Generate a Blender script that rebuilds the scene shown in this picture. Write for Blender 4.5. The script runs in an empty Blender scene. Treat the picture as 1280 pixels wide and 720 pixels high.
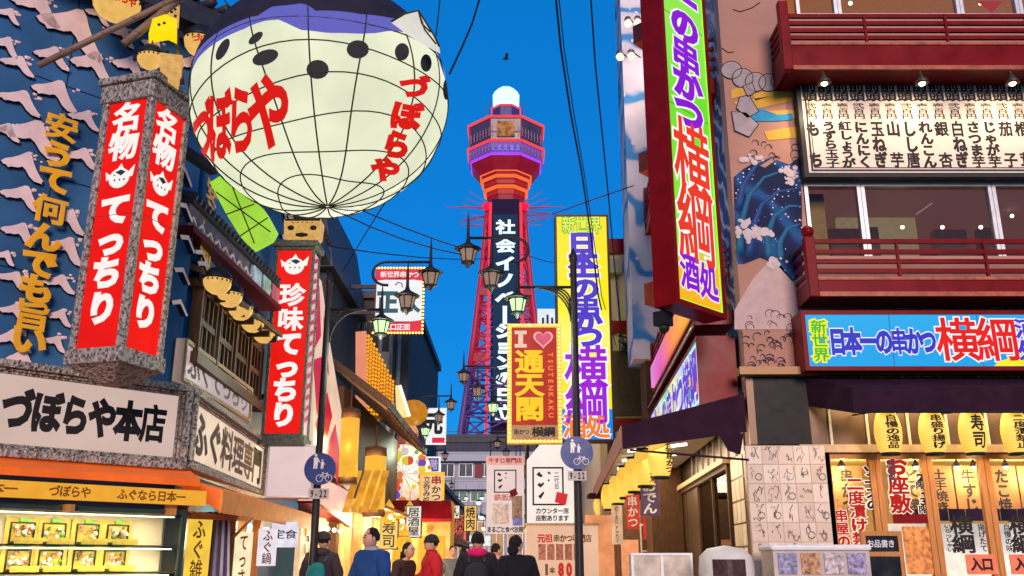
import bpy, bmesh, math, random
from mathutils import Vector, Matrix
R = math.radians
random.seed(7)
S = bpy.context.scene
COL = S.collection

# ------------------------------------------------------------------ camera, sky, sun, exposure
FPX, PITCH, CAMH = 1137.0, R(16.65), 1.4
cam = bpy.data.cameras.new('camera')
cam.sensor_width = 36.0
cam.lens = 36.0 * FPX / 1280.0
cam.clip_start, cam.clip_end = 0.1, 4000
co = bpy.data.objects.new('camera', cam)
co.location = (0, 0, CAMH)
co.rotation_euler = (R(90) + PITCH, 0, 0)
COL.objects.link(co)
S.camera = co

SUN_EL, SUN_ROT = R(12.0), R(176)
w = bpy.data.worlds.new('World'); S.world = w; w.use_nodes = True
nt = w.node_tree
bg = nt.nodes['Background']
sky = nt.nodes.new('ShaderNodeTexSky'); sky.sky_type = 'NISHITA'; sky.sun_disc = False
sky.sun_elevation = SUN_EL; sky.sun_rotation = SUN_ROT
sky.air_density = 1.0; sky.dust_density = 0.1; sky.ozone_density = 6.0
tint = nt.nodes.new('ShaderNodeMix'); tint.data_type = 'RGBA'; tint.blend_type = 'MULTIPLY'
tint.inputs[0].default_value = 1.0
tint.inputs[7].default_value = (0.10, 0.60, 0.80, 1)
nt.links.new(sky.outputs[0], tint.inputs[6]); 
air = nt.nodes.new('ShaderNodeMix'); air.data_type = 'RGBA'; air.inputs[0].default_value = 0.74     # even city dusk over the clear-sky gradient
air.inputs[7].default_value = (0.004, 0.80, 2.66, 1)
nt.links.new(tint.outputs[2], air.inputs[6]); nt.links.new(air.outputs[2], bg.inputs[0])
bg.inputs[1].default_value = 0.10

sl = bpy.data.lights.new('sun', 'SUN'); sl.energy = 1.4; sl.angle = R(20); sl.color = (1.0, 0.76, 0.66)
so = bpy.data.objects.new('sun', sl); COL.objects.link(so)
# the afterglow comes from behind the camera
so.rotation_euler = (R(90 - 16), 0, R(4))

S.view_settings.view_transform = 'Standard'; S.view_settings.look = 'None'
EXPO = 1.3; EK = 2.0 ** -EXPO      # lit signs are set by how bright they show in the photo
S.view_settings.gamma = 1.0; S.view_settings.exposure = EXPO; S.view_settings.use_curve_mapping = False
S.cycles.use_denoising = True
S.cycles.max_bounces = 6; S.cycles.diffuse_bounces = 3; S.cycles.glossy_bounces = 3
S.cycles.transmission_bounces = 4; S.cycles.transparent_max_bounces = 12
S.cycles.sample_clamp_indirect = 4.0
S.cycles.caustics_reflective = False; S.cycles.caustics_refractive = False

# ------------------------------------------------------------------ projection helpers (pixel of the photo -> place in the street)
CP, SP = math.cos(PITCH), math.sin(PITCH)
def ray(px, py):
    a = (px - 640) / FPX; b = (360 - py) / FPX
    k = CP - b * SP
    return a / k, (SP + b * CP) / k
def at(px, py, Y):
    x, t = ray(px, py); return Vector((x * Y, Y, CAMH + t * Y))
def zfor(px, py, z):
    x, t = ray(px, py); Y = (z - CAMH) / t; return Vector((x * Y, Y, z))

def lin(c):
    return c / 12.92 if c <= 0.04045 else ((c + 0.055) / 1.055) ** 2.4
def rgb(r, g, b):
    return (lin(r / 255), lin(g / 255), lin(b / 255))

# ------------------------------------------------------------------ materials
MATS = {}
def _new(name):
    m = bpy.data.materials.new(name); m.use_nodes = True
    n = m.node_tree.nodes; l = m.node_tree.links
    return m, n, l, n['Principled BSDF']
def _noise(n, l, scale, detail=4, gen='Object', stretch=None):
    tc = n.new('ShaderNodeTexCoord'); tx = n.new('ShaderNodeTexNoise')
    tx.inputs['Scale'].default_value = scale; tx.inputs['Detail'].default_value = detail
    if stretch:
        mp = n.new('ShaderNodeMapping'); mp.inputs['Scale'].default_value = stretch
        l.new(tc.outputs[gen], mp.inputs[0]); l.new(mp.outputs[0], tx.inputs['Vector'])
    else:
        l.new(tc.outputs[gen], tx.inputs['Vector'])
    return tx
def mat(name, col, rough=0.6, metal=0.0, var=0.25, scale=7, bump=0.0, stretch=None, emit=None, estr=0.0, spec=0.22):
    if name in MATS: return MATS[name]
    m, n, l, p = _new(name)
    tx = _noise(n, l, scale, 5, 'Object', stretch)
    mr = n.new('ShaderNodeMapRange'); mr.inputs[1].default_value = 0.25; mr.inputs[2].default_value = 0.75
    mr.inputs[3].default_value = 1 - var; mr.inputs[4].default_value = 1 + var * 0.7
    l.new(tx.outputs[0], mr.inputs[0])
    mx = n.new('ShaderNodeMix'); mx.data_type = 'RGBA'; mx.blend_type = 'MULTIPLY'; mx.inputs[0].default_value = 1
    mx.inputs[6].default_value = (*col, 1); l.new(mr.outputs[0], mx.inputs[7]); l.new(mx.outputs[2], p.inputs['Base Color'])
    mr2 = n.new('ShaderNodeMapRange'); mr2.inputs[3].default_value = max(0.05, rough - 0.15); mr2.inputs[4].default_value = min(1, rough + 0.15)
    l.new(tx.outputs[0], mr2.inputs[0]); l.new(mr2.outputs[0], p.inputs['Roughness'])
    p.inputs['Metallic'].default_value = metal; p.inputs['Specular IOR Level'].default_value = spec
    if bump:
        b = n.new('ShaderNodeBump'); b.inputs['Strength'].default_value = bump; b.inputs['Distance'].default_value = 0.02
        tx2 = _noise(n, l, scale * 4, 6, 'Object', stretch)
        l.new(tx2.outputs[0], b.inputs['Height']); l.new(b.outputs[0], p.inputs['Normal'])
    if emit:
        p.inputs['Emission Color'].default_value = (*emit, 1); p.inputs['Emission Strength'].default_value = estr * EK
    MATS[name] = m
    return m
def emat(name, col, strength=1.0, var=0.07, scale=3, sample=True, rough=0.35):
    """lit plastic, neon or bulb: gives off light, slightly uneven"""
    if name in MATS: return MATS[name]
    m, n, l, p = _new(name)
    tx = _noise(n, l, scale, 3)
    mr = n.new('ShaderNodeMapRange'); mr.inputs[1].default_value = 0.3; mr.inputs[2].default_value = 0.7
    mr.inputs[3].default_value = strength * EK * (1 - var); mr.inputs[4].default_value = strength * EK * (1 + var)
    l.new(tx.outputs[0], mr.inputs[0]); l.new(mr.outputs[0], p.inputs['Emission Strength'])
    p.inputs['Emission Color'].default_value = (*col, 1)
    p.inputs['Base Color'].default_value = (col[0] * .02, col[1] * .02, col[2] * .02, 1); p.inputs['Specular IOR Level'].default_value = .06
    p.inputs['Roughness'].default_value = rough
    if not sample: m.cycles.emission_sampling = 'NONE'
    MATS[name] = m
    return m
def ramp_emat(name, axis, stops, lo, hi, strength=1.0, noise=0.0, nscale=3):
    """backlit print or painted glow: colours set along one local axis"""
    m, n, l, p = _new(name)
    tc = n.new('ShaderNodeTexCoord'); sx = n.new('ShaderNodeSeparateXYZ'); l.new(tc.outputs['Object'], sx.inputs[0])
    mr = n.new('ShaderNodeMapRange'); mr.inputs[1].default_value = lo; mr.inputs[2].default_value = hi
    src = sx.outputs['xyz'.index(axis)]
    if noise:
        tx = n.new('ShaderNodeTexNoise'); tx.inputs['Scale'].default_value = nscale; l.new(tc.outputs['Object'], tx.inputs['Vector'])
        ma = n.new('ShaderNodeMath'); ma.operation = 'MULTIPLY_ADD'; ma.inputs[1].default_value = noise
        l.new(tx.outputs[0], ma.inputs[0]); l.new(src, ma.inputs[2]); src = ma.outputs[0]
    l.new(src, mr.inputs[0])
    cr = n.new('ShaderNodeValToRGB'); e = cr.color_ramp.elements
    e[0].position = stops[0][0]; e[0].color = (*stops[0][1], 1)
    e[1].position = stops[-1][0]; e[1].color = (*stops[-1][1], 1)
    for pos, c in stops[1:-1]:
        q = e.new(pos); q.color = (*c, 1)
    l.new(mr.outputs[0], cr.inputs[0]); l.new(cr.outputs[0], p.inputs['Emission Color'])
    p.inputs['Emission Strength'].default_value = strength * EK; p.inputs['Base Color'].default_value = (.006, .006, .006, 1); p.inputs['Specular IOR Level'].default_value = .06
    p.inputs['Roughness'].default_value = .3
    return m
def glass(name, tint=(0.9, 0.95, 0.95), refl=1.0):
    if name in MATS: return MATS[name]
    m = bpy.data.materials.new(name); m.use_nodes = True; n = m.node_tree.nodes; l = m.node_tree.links; n.clear()
    out = n.new('ShaderNodeOutputMaterial'); mx = n.new('ShaderNodeMixShader'); tr = n.new('ShaderNodeBsdfTransparent'); gl = n.new('ShaderNodeBsdfGlossy')
    fr = n.new('ShaderNodeFresnel'); fr.inputs[0].default_value = 1.28
    tr.inputs[0].default_value = (*tint, 1); gl.inputs['Roughness'].default_value = 0.03
    l.new(fr.outputs[0], mx.inputs[0]); l.new(tr.outputs[0], mx.inputs[1]); l.new(gl.outputs[0], mx.inputs[2]); l.new(mx.outputs[0], out.inputs[0])
    MATS[name] = m
    return m
def carved(name, c1, c2, scale=38, bump=.8):
    """grey-bronze carved frame: busy scrollwork relief"""
    if name in MATS: return MATS[name]
    m, n, l, p = _new(name)
    tc = n.new('ShaderNodeTexCoord'); vo = n.new('ShaderNodeTexVoronoi'); vo.feature = 'F1'; vo.inputs['Scale'].default_value = scale
    nz = n.new('ShaderNodeTexNoise'); nz.inputs['Scale'].default_value = scale * .5; nz.inputs['Detail'].default_value = 3
    l.new(tc.outputs['Object'], nz.inputs['Vector'])
    ad = n.new('ShaderNodeMix'); ad.data_type = 'RGBA'; ad.blend_type = 'ADD'; ad.inputs[0].default_value = .12
    l.new(tc.outputs['Object'], ad.inputs[6]); l.new(nz.outputs[1], ad.inputs[7]); l.new(ad.outputs[2], vo.inputs['Vector'])
    cr = n.new('ShaderNodeValToRGB'); cr.color_ramp.elements[0].color = (*c2, 1); cr.color_ramp.elements[0].position = .1
    cr.color_ramp.elements[1].color = (*c1, 1); cr.color_ramp.elements[1].position = .6
    l.new(vo.outputs['Distance'], cr.inputs[0]); l.new(cr.outputs[0], p.inputs['Base Color'])
    b = n.new('ShaderNodeBump'); b.inputs['Strength'].default_value = bump; b.inputs['Distance'].default_value = .02; b.invert = True
    l.new(vo.outputs['Distance'], b.inputs['Height']); l.new(b.outputs[0], p.inputs['Normal'])
    p.inputs['Roughness'].default_value = .5; p.inputs['Metallic'].default_value = .2
    MATS[name] = m
    return m

K_BLACK = mat('black_paint', (.012, .012, .014), .5)
K_INK = mat('ink', (.015, .012, .012), .7, var=.1)
K_IRON = mat('dark_iron', (.022, .020, .024), .5, .3)
K_STEEL = mat('steel', (.45, .44, .43), .4, .7)
K_ALU = mat('aluminium', (.5, .5, .5), .45, .6, var=.1)
K_WHITE = mat('white_paint', (.75, .73, .70), .5, var=.12)
K_CREAM = mat('cream_panel', (.70, .60, .52), .5, var=.10)
K_RED = mat('red_lacquer', (.175, .004, .006), .34, var=.25, scale=3, spec=.09)
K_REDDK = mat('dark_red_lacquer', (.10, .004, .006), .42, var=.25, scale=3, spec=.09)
K_ORANGEBOX = mat('orange_red_paint', (.50, .06, .02), .45, var=.2)
K_WOOD = mat('brown_wood', (.10, .045, .02), .55, var=.4, scale=5, stretch=(6, 6, .8), bump=.2)
K_WOODO = mat('orange_wood', (.50, .20, .05), .45, var=.3, scale=5, stretch=(8, 8, .7), bump=.15)
K_WOODL = mat('light_wood', (.42, .24, .12), .55, var=.3, scale=5, stretch=(8, 8, .7))
K_NAVY = mat('navy_paint', (.010, .016, .06), .55)
K_SLATE = mat('slate_tile', (.035, .033, .042), .5, var=.35, bump=.3)
K_GREY = mat('grey_render', (.22, .22, .23), .75, var=.2, bump=.1)
K_DARKWALL = mat('dark_wall', (.035, .032, .04), .7, var=.3, bump=.1)
K_CARVED = carved('carved_bronze', (.36, .30, .25), (.012, .011, .011), 24, 1.0)
K_YELP = mat('golden_yellow_paint', (.75, .36, .02), .4, var=.15, emit=rgb(230, 150, 10), estr=.12)
K_GOLD = emat('lit_gold_paper', rgb(228, 176, 96), .85, .2, 14)
K_PURPLE = mat('purple_canvas', (.030, .011, .022), .85, var=.3, scale=4, bump=.15, spec=.05)
K_GLASS = glass('window_glass')
K_CABLE = mat('cable_rubber', (.010, .010, .014), .6)
W_LIT = emat('lit_white', rgb(255, 250, 245), 1.0, .04, sample=False)
W_TXT = emat('lit_white_letter', rgb(255, 245, 240), .98, .03, sample=False)
R_LIT = emat('lit_red_panel', rgb(238, 26, 20), 1.0, .10, 2.2)
WARM_BULB = emat('warm_bulb', (1.0, .72, .36), 9.0, .05)
YEL_BULB = emat('amber_bulb', (1.0, .55, .12), 2.6, .1, sample=False)
LANT, _n, _l, _p = _new('yellow_lantern_paper')
_tc = _n.new('ShaderNodeTexCoord'); _wv = _n.new('ShaderNodeTexWave'); _wv.bands_direction = 'Z'; _wv.inputs['Scale'].default_value = 7.5; _wv.inputs['Distortion'].default_value = .3
_l.new(_tc.outputs['Object'], _wv.inputs['Vector']); _nz = _n.new('ShaderNodeTexNoise'); _nz.inputs['Scale'].default_value = 6; _l.new(_tc.outputs['Object'], _nz.inputs['Vector'])
_m1 = _n.new('ShaderNodeMapRange'); _m1.inputs[3].default_value = .70 * EK; _m1.inputs[4].default_value = .98 * EK; _l.new(_wv.outputs['Fac'], _m1.inputs[0])
_m2 = _n.new('ShaderNodeMapRange'); _m2.inputs[3].default_value = .82; _m2.inputs[4].default_value = 1.18; _l.new(_nz.outputs[0], _m2.inputs[0])
_mm = _n.new('ShaderNodeMath'); _mm.operation = 'MULTIPLY'; _l.new(_m1.outputs[0], _mm.inputs[0]); _l.new(_m2.outputs[0], _mm.inputs[1]); _l.new(_mm.outputs[0], _p.inputs['Emission Strength'])
_p.inputs['Emission Color'].default_value = (*rgb(250, 200, 74), 1); _p.inputs['Base Color'].default_value = (.5, .34, .1, 1); _p.inputs['Roughness'].default_value = .8

# ------------------------------------------------------------------ mesh builder
GL = {}
SIMPLE = set('一二入口八本日山中大小千三人正元門久切土')
def glyph(ch, bev):
    if 0x4e00 <= ord(ch) <= 0x9fff and ch not in SIMPLE:      # many-stroked characters carry thinner strokes
        bev = bev * .6 if bev < .085 else bev - .028
    k = (ch, round(bev, 4))
    if k in GL: return GL[k]
    c = bpy.data.curves.new('t', 'FONT'); c.body = ch; c.size = 1; c.resolution_u = 3
    c.align_x = 'LEFT'; c.bevel_depth = bev; c.bevel_resolution = 1; c.extrude = .004
    o = bpy.data.objects.new('t', c); COL.objects.link(o)
    dg = bpy.context.evaluated_depsgraph_get()
    me = bpy.data.meshes.new_from_object(o.evaluated_get(dg))
    bpy.data.objects.remove(o); bpy.data.curves.remove(c)
    vs = [v.co.copy() for v in me.vertices]; fs = []
    for p in me.polygons:
        if p.center.z > -1e-4 and p.normal.z > -.3: fs.append(tuple(p.vertices))
    bpy.data.meshes.remove(me)
    used = sorted({i for f in fs for i in f}); mp = {i: j for j, i in enumerate(used)}
    vs = [vs[i] for i in used]; fs = [tuple(mp[i] for i in f) for f in fs]
    GL[k] = (vs, fs)
    return GL[k]
def embox(ch):
    """(centre x, centre y, size) of the em box"""
    if ord(ch) > 0x2000: return EM
    if ch == '-': return glyph_mid
    vs, _ = glyph(ch, 0.0)
    x = [v.x for v in vs]; y = [v.y for v in vs]
    return (min(x) + max(x)) / 2, (min(y) + max(y)) / 2, max(max(x) - min(x), max(y) - min(y)) * 1.1
_vs, _f = glyph('国', 0.0)
glyph_mid = (.18, .36, .8)
EM = ((min(v.x for v in _vs) + max(v.x for v in _vs)) / 2, (min(v.y for v in _vs) + max(v.y for v in _vs)) / 2, (max(v.y for v in _vs) - min(v.y for v in _vs)) * 1.06)

SPLIT = {'bracket', 'rim', 'drainpipe', 'balcony_slab', 'banner', 'hanger', 'strut', 'spots', 'eyes', 'food_picture', 'price_tags', 'paper_box', 'menu_poster', 'packets', 'poster', 'support_beam', 'hanging_wire', 'tail_stripes', 'fin_ribs', 'railing_post', 'blue_light', 'wooden_plaque', 'stripe', 'air_unit', 'printed_figures', 'painted_panel', 'clamp'}
class MB:
    def __init__(s): s.v = []; s.f = []; s.m = []; s.s = []
    def add(s, vs, fs, m=0, smooth=False):
        b = len(s.v); s.v += [Vector(v) for v in vs]
        for f in fs:
            s.f.append(tuple(b + i for i in f)); s.m.append(m); s.s.append(smooth)
        return s
    def box(s, x0, x1, y0, y1, z0, z1, m=0):
        v = [(x, y, z) for x in (x0, x1) for y in (y0, y1) for z in (z0, z1)]
        return s.add(v, [(0, 1, 3, 2), (4, 6, 7, 5), (0, 4, 5, 1), (2, 3, 7, 6), (0, 2, 6, 4), (1, 5, 7, 3)], m)
    def obox(s, a, b, w, h, m=0, up=(0, 0, 1)):
        """bar from a to b with cross-section w (sideways) x h (up)"""
        a = Vector(a); b = Vector(b); d = (b - a).normalized(); u = Vector(up)
        if abs(d.dot(u)) > .98: u = Vector((0, 1, 0))
        r = d.cross(u).normalized(); u = r.cross(d).normalized()
        v = []
        for p in (a, b):
            for i, j in ((-1, -1), (1, -1), (1, 1), (-1, 1)): v.append(p + r * i * w / 2 + u * j * h / 2)
        return s.add(v, [(3, 2, 1, 0), (4, 5, 6, 7), (0, 1, 5, 4), (1, 2, 6, 5), (2, 3, 7, 6), (3, 0, 4, 7)], m)
    def prism(s, pts, y0, y1, m=0, ms=None):
        """polygon in the x-z plane, between y0 (front) and y1 (back)"""
        n = len(pts)
        v = [(p[0], y0, p[1]) for p in pts] + [(p[0], y1, p[1]) for p in pts]
        s.add(v, [tuple(range(n))], m)
        s.add(v, [tuple(range(2 * n - 1, n - 1, -1))] + [((i + 1) % n, i, n + i, n + (i + 1) % n) for i in range(n)], m if ms is None else ms)
        return s
    def quad(s, a, b, c, d, m=0): return s.add([a, b, c, d], [(0, 1, 2, 3)], m)
    def tube(s, pts, r, n=8, m=0, r2=None, closed=False):
        pts = [Vector(p) for p in pts]; N = len(pts); vs = []; fs = []
        prev = None
        for i, p in enumerate(pts):
            if closed: d = pts[(i + 1) % N] - pts[i - 1]
            else: d = pts[min(i + 1, N - 1)] - pts[max(i - 1, 0)]
            d.normalize()
            if prev is None:
                u = Vector((0, 0, 1)) if abs(d.z) < .9 else Vector((1, 0, 0))
                a = d.cross(u).normalized()
            else:
                a = (prev - d * prev.dot(d)).normalized()
            prev = a; b = d.cross(a)
            rr = r if r2 is None else r + (r2 - r) * i / max(1, N - 1)
            for k in range(n):
                t = 2 * math.pi * k / n
                vs.append(p + a * math.cos(t) * rr + b * math.sin(t) * rr)
        for i in range(N if closed else N - 1):
            j = (i + 1) % N
            for k in range(n):
                fs.append((i * n + k, i * n + (k + 1) % n, j * n + (k + 1) % n, j * n + k))
        if not closed: fs += [tuple(range(n - 1, -1, -1)), tuple((N - 1) * n + k for k in range(n))]
        return s.add(vs, fs, m, True)
    def lathe(s, c, prof, n=16, m=0, rot=0.0, smooth=True, sy=1.0):
        c = Vector(c); vs = []; fs = []
        for r, z in prof:
            for k in range(n):
                t = 2 * math.pi * k / n + rot
                vs.append(c + Vector((r * math.cos(t), r * math.sin(t) * sy, z)))
        P = len(prof)
        for i in range(P - 1):
            for k in range(n):
                fs.append((i * n + k, i * n + (k + 1) % n, (i + 1) * n + (k + 1) % n, (i + 1) * n + k))
        fs += [tuple(range(n - 1, -1, -1)), tuple((P - 1) * n + k for k in range(n))]
        return s.add(vs, fs, m, smooth)
    def sph(s, c, rx, ry=None, rz=None, n=12, m=0):
        ry = ry or rx; rz = rz or rx; k = n // 2
        prof = [(math.sin(math.pi * i / k), -math.cos(math.pi * i / k)) for i in range(k + 1)]
        prof[0] = (.02, -1); prof[-1] = (.02, 1)
        b = MB().lathe((0, 0, 0), prof, n)
        return s.add([Vector((v.x * rx, v.y * ry, v.z * rz)) + Vector(c) for v in b.v], b.f, m, True)
    def text(s, cells, y, bev=.03, m=0, xf=None, thick=.002, maxlen=None):
        """cells: (char, centre x, centre z, width, height[, rotation])"""
        for c in cells:
            ch, cx, cz, wd, ht = c[:5]; rot = c[5] if len(c) > 5 else 0
            if ch == ' ': continue
            vs, fs = glyph(ch, bev); ex, ey, es = embox(ch)
            cr, sr = math.cos(rot), math.sin(rot); out = []
            zmax = max(v.z for v in vs) or 1
            P = [Vector(((v.x - ex) / es, (v.y - ey) / es, v.z / zmax)) for v in vs]
            F_ = fs
            if maxlen:
                bm = bmesh.new(); bv = [bm.verts.new(p) for p in P]
                for f in fs:
                    try: bm.faces.new([bv[i] for i in f])
                    except ValueError: pass
                bmesh.ops.triangulate(bm, faces=bm.faces[:])
                for _ in range(4):
                    ed = [e for e in bm.edges if (e.verts[0].co - e.verts[1].co).length > maxlen]
                    if not ed: break
                    bmesh.ops.subdivide_edges(bm, edges=ed, cuts=1)
                    bmesh.ops.triangulate(bm, faces=[f for f in bm.faces if len(f.verts) > 3])
                bm.verts.index_update()
                P = [v.co.copy() for v in bm.verts]; F_ = [tuple(v.index for v in f.verts) for f in bm.faces]; bm.free()
            for p in P:
                gx, gy, gz = p
                if rot: gx, gy = gx * cr - gy * sr, gx * sr + gy * cr
                x = cx + gx * wd; z = cz + gy * ht
                out.append(xf(x, z, thick * gz) if xf else Vector((x, y - thick * gz, z)))
            s.add(out, F_, m)
        return s
    def islands(s):
        n = len(s.v); par = list(range(n))
        def fd(a):
            while par[a] != a: par[a] = par[par[a]]; a = par[a]
            return a
        for f in s.f:
            r = fd(f[0])
            for i in f[1:]: par[fd(i)] = r
        G = {}
        for k, f in enumerate(s.f): G.setdefault(fd(f[0]), []).append(k)
        out = []
        for ks in G.values():
            used = sorted({i for k in ks for i in s.f[k]}); mp = {i: j for j, i in enumerate(used)}
            b = MB(); b.v = [s.v[i] for i in used]; b.f = [tuple(mp[i] for i in s.f[k]) for k in ks]; b.m = [s.m[k] for k in ks]; b.s = [s.s[k] for k in ks]; out.append(b)
        return out
    def build(s, name, mats, parent=None, loc=None, rz=None, bevel=0):
        if name in SPLIT and parent is not None:      # separate pieces become parts of their own
            I = s.islands()
            if 1 < len(I) <= 60:
                q = [b._build(name, mats, parent, loc, rz, bevel) for b in I]
                return q[0]
        return s._build(name, mats, parent, loc, rz, bevel)
    def _build(s, name, mats, parent=None, loc=None, rz=None, bevel=0):
        me = bpy.data.meshes.new(name)
        me.from_pydata([tuple(v) for v in s.v], [], s.f)
        if not isinstance(mats, (list, tuple)): mats = [mats]
        for q in mats: me.materials.append(q)
        for p, a, b in zip(me.polygons, s.m, s.s): p.material_index = a; p.use_smooth = b
        me.update()
        o = bpy.data.objects.new(name, me); COL.objects.link(o)
        if parent is not None: o.parent = parent
        if loc is not None: o.location = loc
        if rz is not None: o.rotation_euler.z = rz
        if bevel:
            bv = o.modifiers.new('bevel', 'BEVEL'); bv.width = bevel; bv.segments = 2; bv.limit_method = 'ANGLE'
        return o

def tag(o, label=None, cat=None, group=None, kind=None):
    if label: o['label'] = label
    if cat: o['category'] = cat
    if group: o['group'] = group
    if kind: o['kind'] = kind
    return o
def thing(name, label, cat, loc=(0, 0, 0), rz=0.0, group=None):
    o = bpy.data.objects.new(name, None); COL.objects.link(o); o.empty_display_size = .1
    o.location = loc; o.rotation_euler.z = rz
    return tag(o, label, cat, group)
def dup(o, parent=None):
    c = o.copy(); COL.objects.link(c)
    if parent is not None: c.parent = parent
    for ch in list(o.children): dup(ch, c)
    return c
def lamp(name, kind, loc, energy, col=(1, .75, .45), size=.1, parent=None, rot=None, **kw):
    l = bpy.data.lights.new(name, kind); l.energy = energy; l.color = col
    if kind == 'AREA': l.size = size
    else: l.shadow_soft_size = size
    for k, v in kw.items(): setattr(l, k, v)
    o = bpy.data.objects.new(name, l); COL.objects.link(o); o.location = loc
    if parent is not None: o.parent = parent
    if rot: o.rotation_euler = rot
    return o

class Wall:
    """vertical plane seen with its left end at p0 and right end at p1; local x along it, y into it, z up"""
    def __init__(s, x0, y0, x1, y1):
        s.o = Vector((x0, y0, 0)); d = Vector((x1 - x0, y1 - y0, 0)); s.len = d.length; s.u = d.normalized()
        s.n = Vector((-s.u.y, s.u.x, 0)); s.ang = math.atan2(s.u.y, s.u.x)
    def on(s, px, py, n=0.0):
        x, t = ray(px, py); o = s.o + s.n * n
        Y = s.n.dot(o) / (s.n.x * x + s.n.y)
        p = Vector((x * Y, Y, CAMH + t * Y)); return (p - s.o).dot(s.u), p.z
    def w(s, a, n, z): return s.o + s.u * a + s.n * n + Vector((0, 0, z))
    def thing(s, name, label, cat, a=0.0, n=0.0, z=0.0, group=None):
        return thing(name, label, cat, s.w(a, n, z), s.ang, group)

def vcells(t, x, z1, z0, wd, hk=.96):
    h = (z1 - z0) / len(t)
    return [(c, x, z1 - h * (i + .5), wd, h * hk) for i, c in enumerate(t)]
def hcells(t, x0, x1, z, ht, wk=.98):
    wd = (x1 - x0) / len(t)
    return [(c, x0 + wd * (i + .5), z, wd * wk, ht) for i, c in enumerate(t)]
def letters(parent, cells, y, layers, name='lettering', xf=None):
    b = MB(); ms = []
    for i, (bev, m, dy) in enumerate(layers):
        b.text(cells, y - dy, bev, i, xf); ms.append(m)
    return b.build(name, ms, parent)

def frame(mb, x0, x1, z0, z1, t, y0, y1, m=0):
    mb.box(x0, x1, y0, y1, z1 - t, z1, m); mb.box(x0, x1, y0, y1, z0, z0 + t, m)
    mb.box(x0, x0 + t, y0, y1, z0 + t, z1 - t, m); mb.box(x1 - t, x1, y0, y1, z0 + t, z1 - t, m)
    return mb

# ================================================================== THE SETTING
asph = mat('street_paving', (.11, .10, .10), .55, var=.3, scale=1.2, bump=.25)
MB().box(-400, 400, -60, 700, -.3, 0).build('ground', asph)['kind'] = 'structure'
def sheet(name, x0, x1, y0, y1, z, m):
    b = MB(); b.box(x0, x1, y0, y1, -.05, z); o = b.build(name, m); o['kind'] = 'structure'
slabs = mat('pale_paving', (.24, .21, .19), .5, var=.2, scale=.8, bump=.1)
sheet('street', -2.9, .8, 13.6, 150, .004, slabs)
sheet('pavement', -4.2, -2.9, 15, 150, .12, slabs)
sheet('pavement', .8, 3.4, 15, 23, .12, slabs)

# ================================================================== LEFT: pufferfish restaurant
CX, CY = -3.6, 10.1
FL = Wall(CX - .694 * 5, CY - .72 * 5, CX, CY)
P0 = FL.w(5, .35, 0); P_ = FL.w(0, .35, 0)
FW = Wall(P_.x, P_.y, P0.x, P0.y)
SL = Wall(P0.x, P0.y, -4.35, 19.0)

wallblue = mat('blue_painted_wall', (.035, .115, .25), .5, var=.45, scale=1.1, bump=.15)
sidebl = mat('bright_blue_wall', (.012, .12, .30), .5, var=.25, scale=2)
relief = mat('pale_wave_relief', (.80, .58, .54), .6, var=.22, scale=4, bump=.1)
rest = FW.thing('restaurant_building', 'blue restaurant building with pale wave reliefs behind the twin faced red lantern', 'building')
MB().box(0, FW.len, 0, .3, 0, 7.65).build('wall', wallblue, rest)
b = MB()
for i in range(1, 6): b.box(i * FW.len / 6 - .006, i * FW.len / 6 + .006, -.004, -.0005, 3.2, 7.6)
for z in (4.3, 5.4, 6.5): b.box(0, FW.len, -.0045, -.0008, z - .006, z + .006)
b.build('panel_joint', K_NAVY, rest)
def child_frame(o, wall, ref):   # part placed in another wall's frame
    d = wall.o - ref.o
    o.location = (d.dot(ref.u), d.dot(ref.n), 0); o.rotation_euler.z = wall.ang - ref.ang
b = MB(); b.box(.31, SL.len, 0, .3, 0, 7.6)
sw = b.build('side_wall', sidebl, rest); child_frame(sw, SL, FW)
b = MB()   # heavy dark roof edge
b.box(-.3, FW.len + .25, -.45, .6, 7.66, 7.95); b.box(-.2, FW.len + .1, -.3, .5, 7.95, 8.1)
for i in range(26): b.tube([(-.1 + i * .2, -.5, 8.02), (-.1 + i * .2, .6, 8.3)], .06, 6)
b.build('roof', K_SLATE, rest)
b = MB(); b.box(0, SL.len, -.35, .6, 7.61, 7.9)
for i in range(40): b.tube([(.05 + i * .21, -.4, 7.98), (.05 + i * .21, .6, 8.25)], .06, 6)
child_frame(b.build('roof', K_SLATE, rest), SL, FW)
WAVES = [(43, 10, 63), (88, 38, 80), (63, 72, 43), (113, 83, 50), (20, 82, 42), (23, 127, 52), (67, 118, 55), (103, 150, 38), (37, 172, 73), (100, 198, 40),
         (27, 208, 50), (5, 58, 34), (160, 85, 40), (236, 84, 36), (25, 247, 50), (82, 276, 43), (22, 292, 43), (80, 312, 44), (14, 350, 38), (72, 355, 38),
         (14, 390, 34), (72, 397, 30), (66, 429, 30), (11, 425, 38), (24, 449, 34), (150, 45, 34), (5, 165, 36), (4, 322, 26), (120, 20, 30), (190, 60, 30), (8, 20, 30)]
shape = [(-1, -.02), (-.82, .12), (-.52, .22), (-.2, .38), (.06, .56), (.24, .58), (.36, .44), (.46, .22), (.64, -.08), (.84, -.32), (1.0, -.46), (.93, -.52), (.96, -.6), (.82, -.58), (.58, -.56), (.34, -.40), (.14, -.16), (-.02, -.06), (-.22, -.14), (-.5, -.16), (-.66, -.22), (-.74, -.14), (-.88, -.12)]
rr = random.Random(3)
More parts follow.
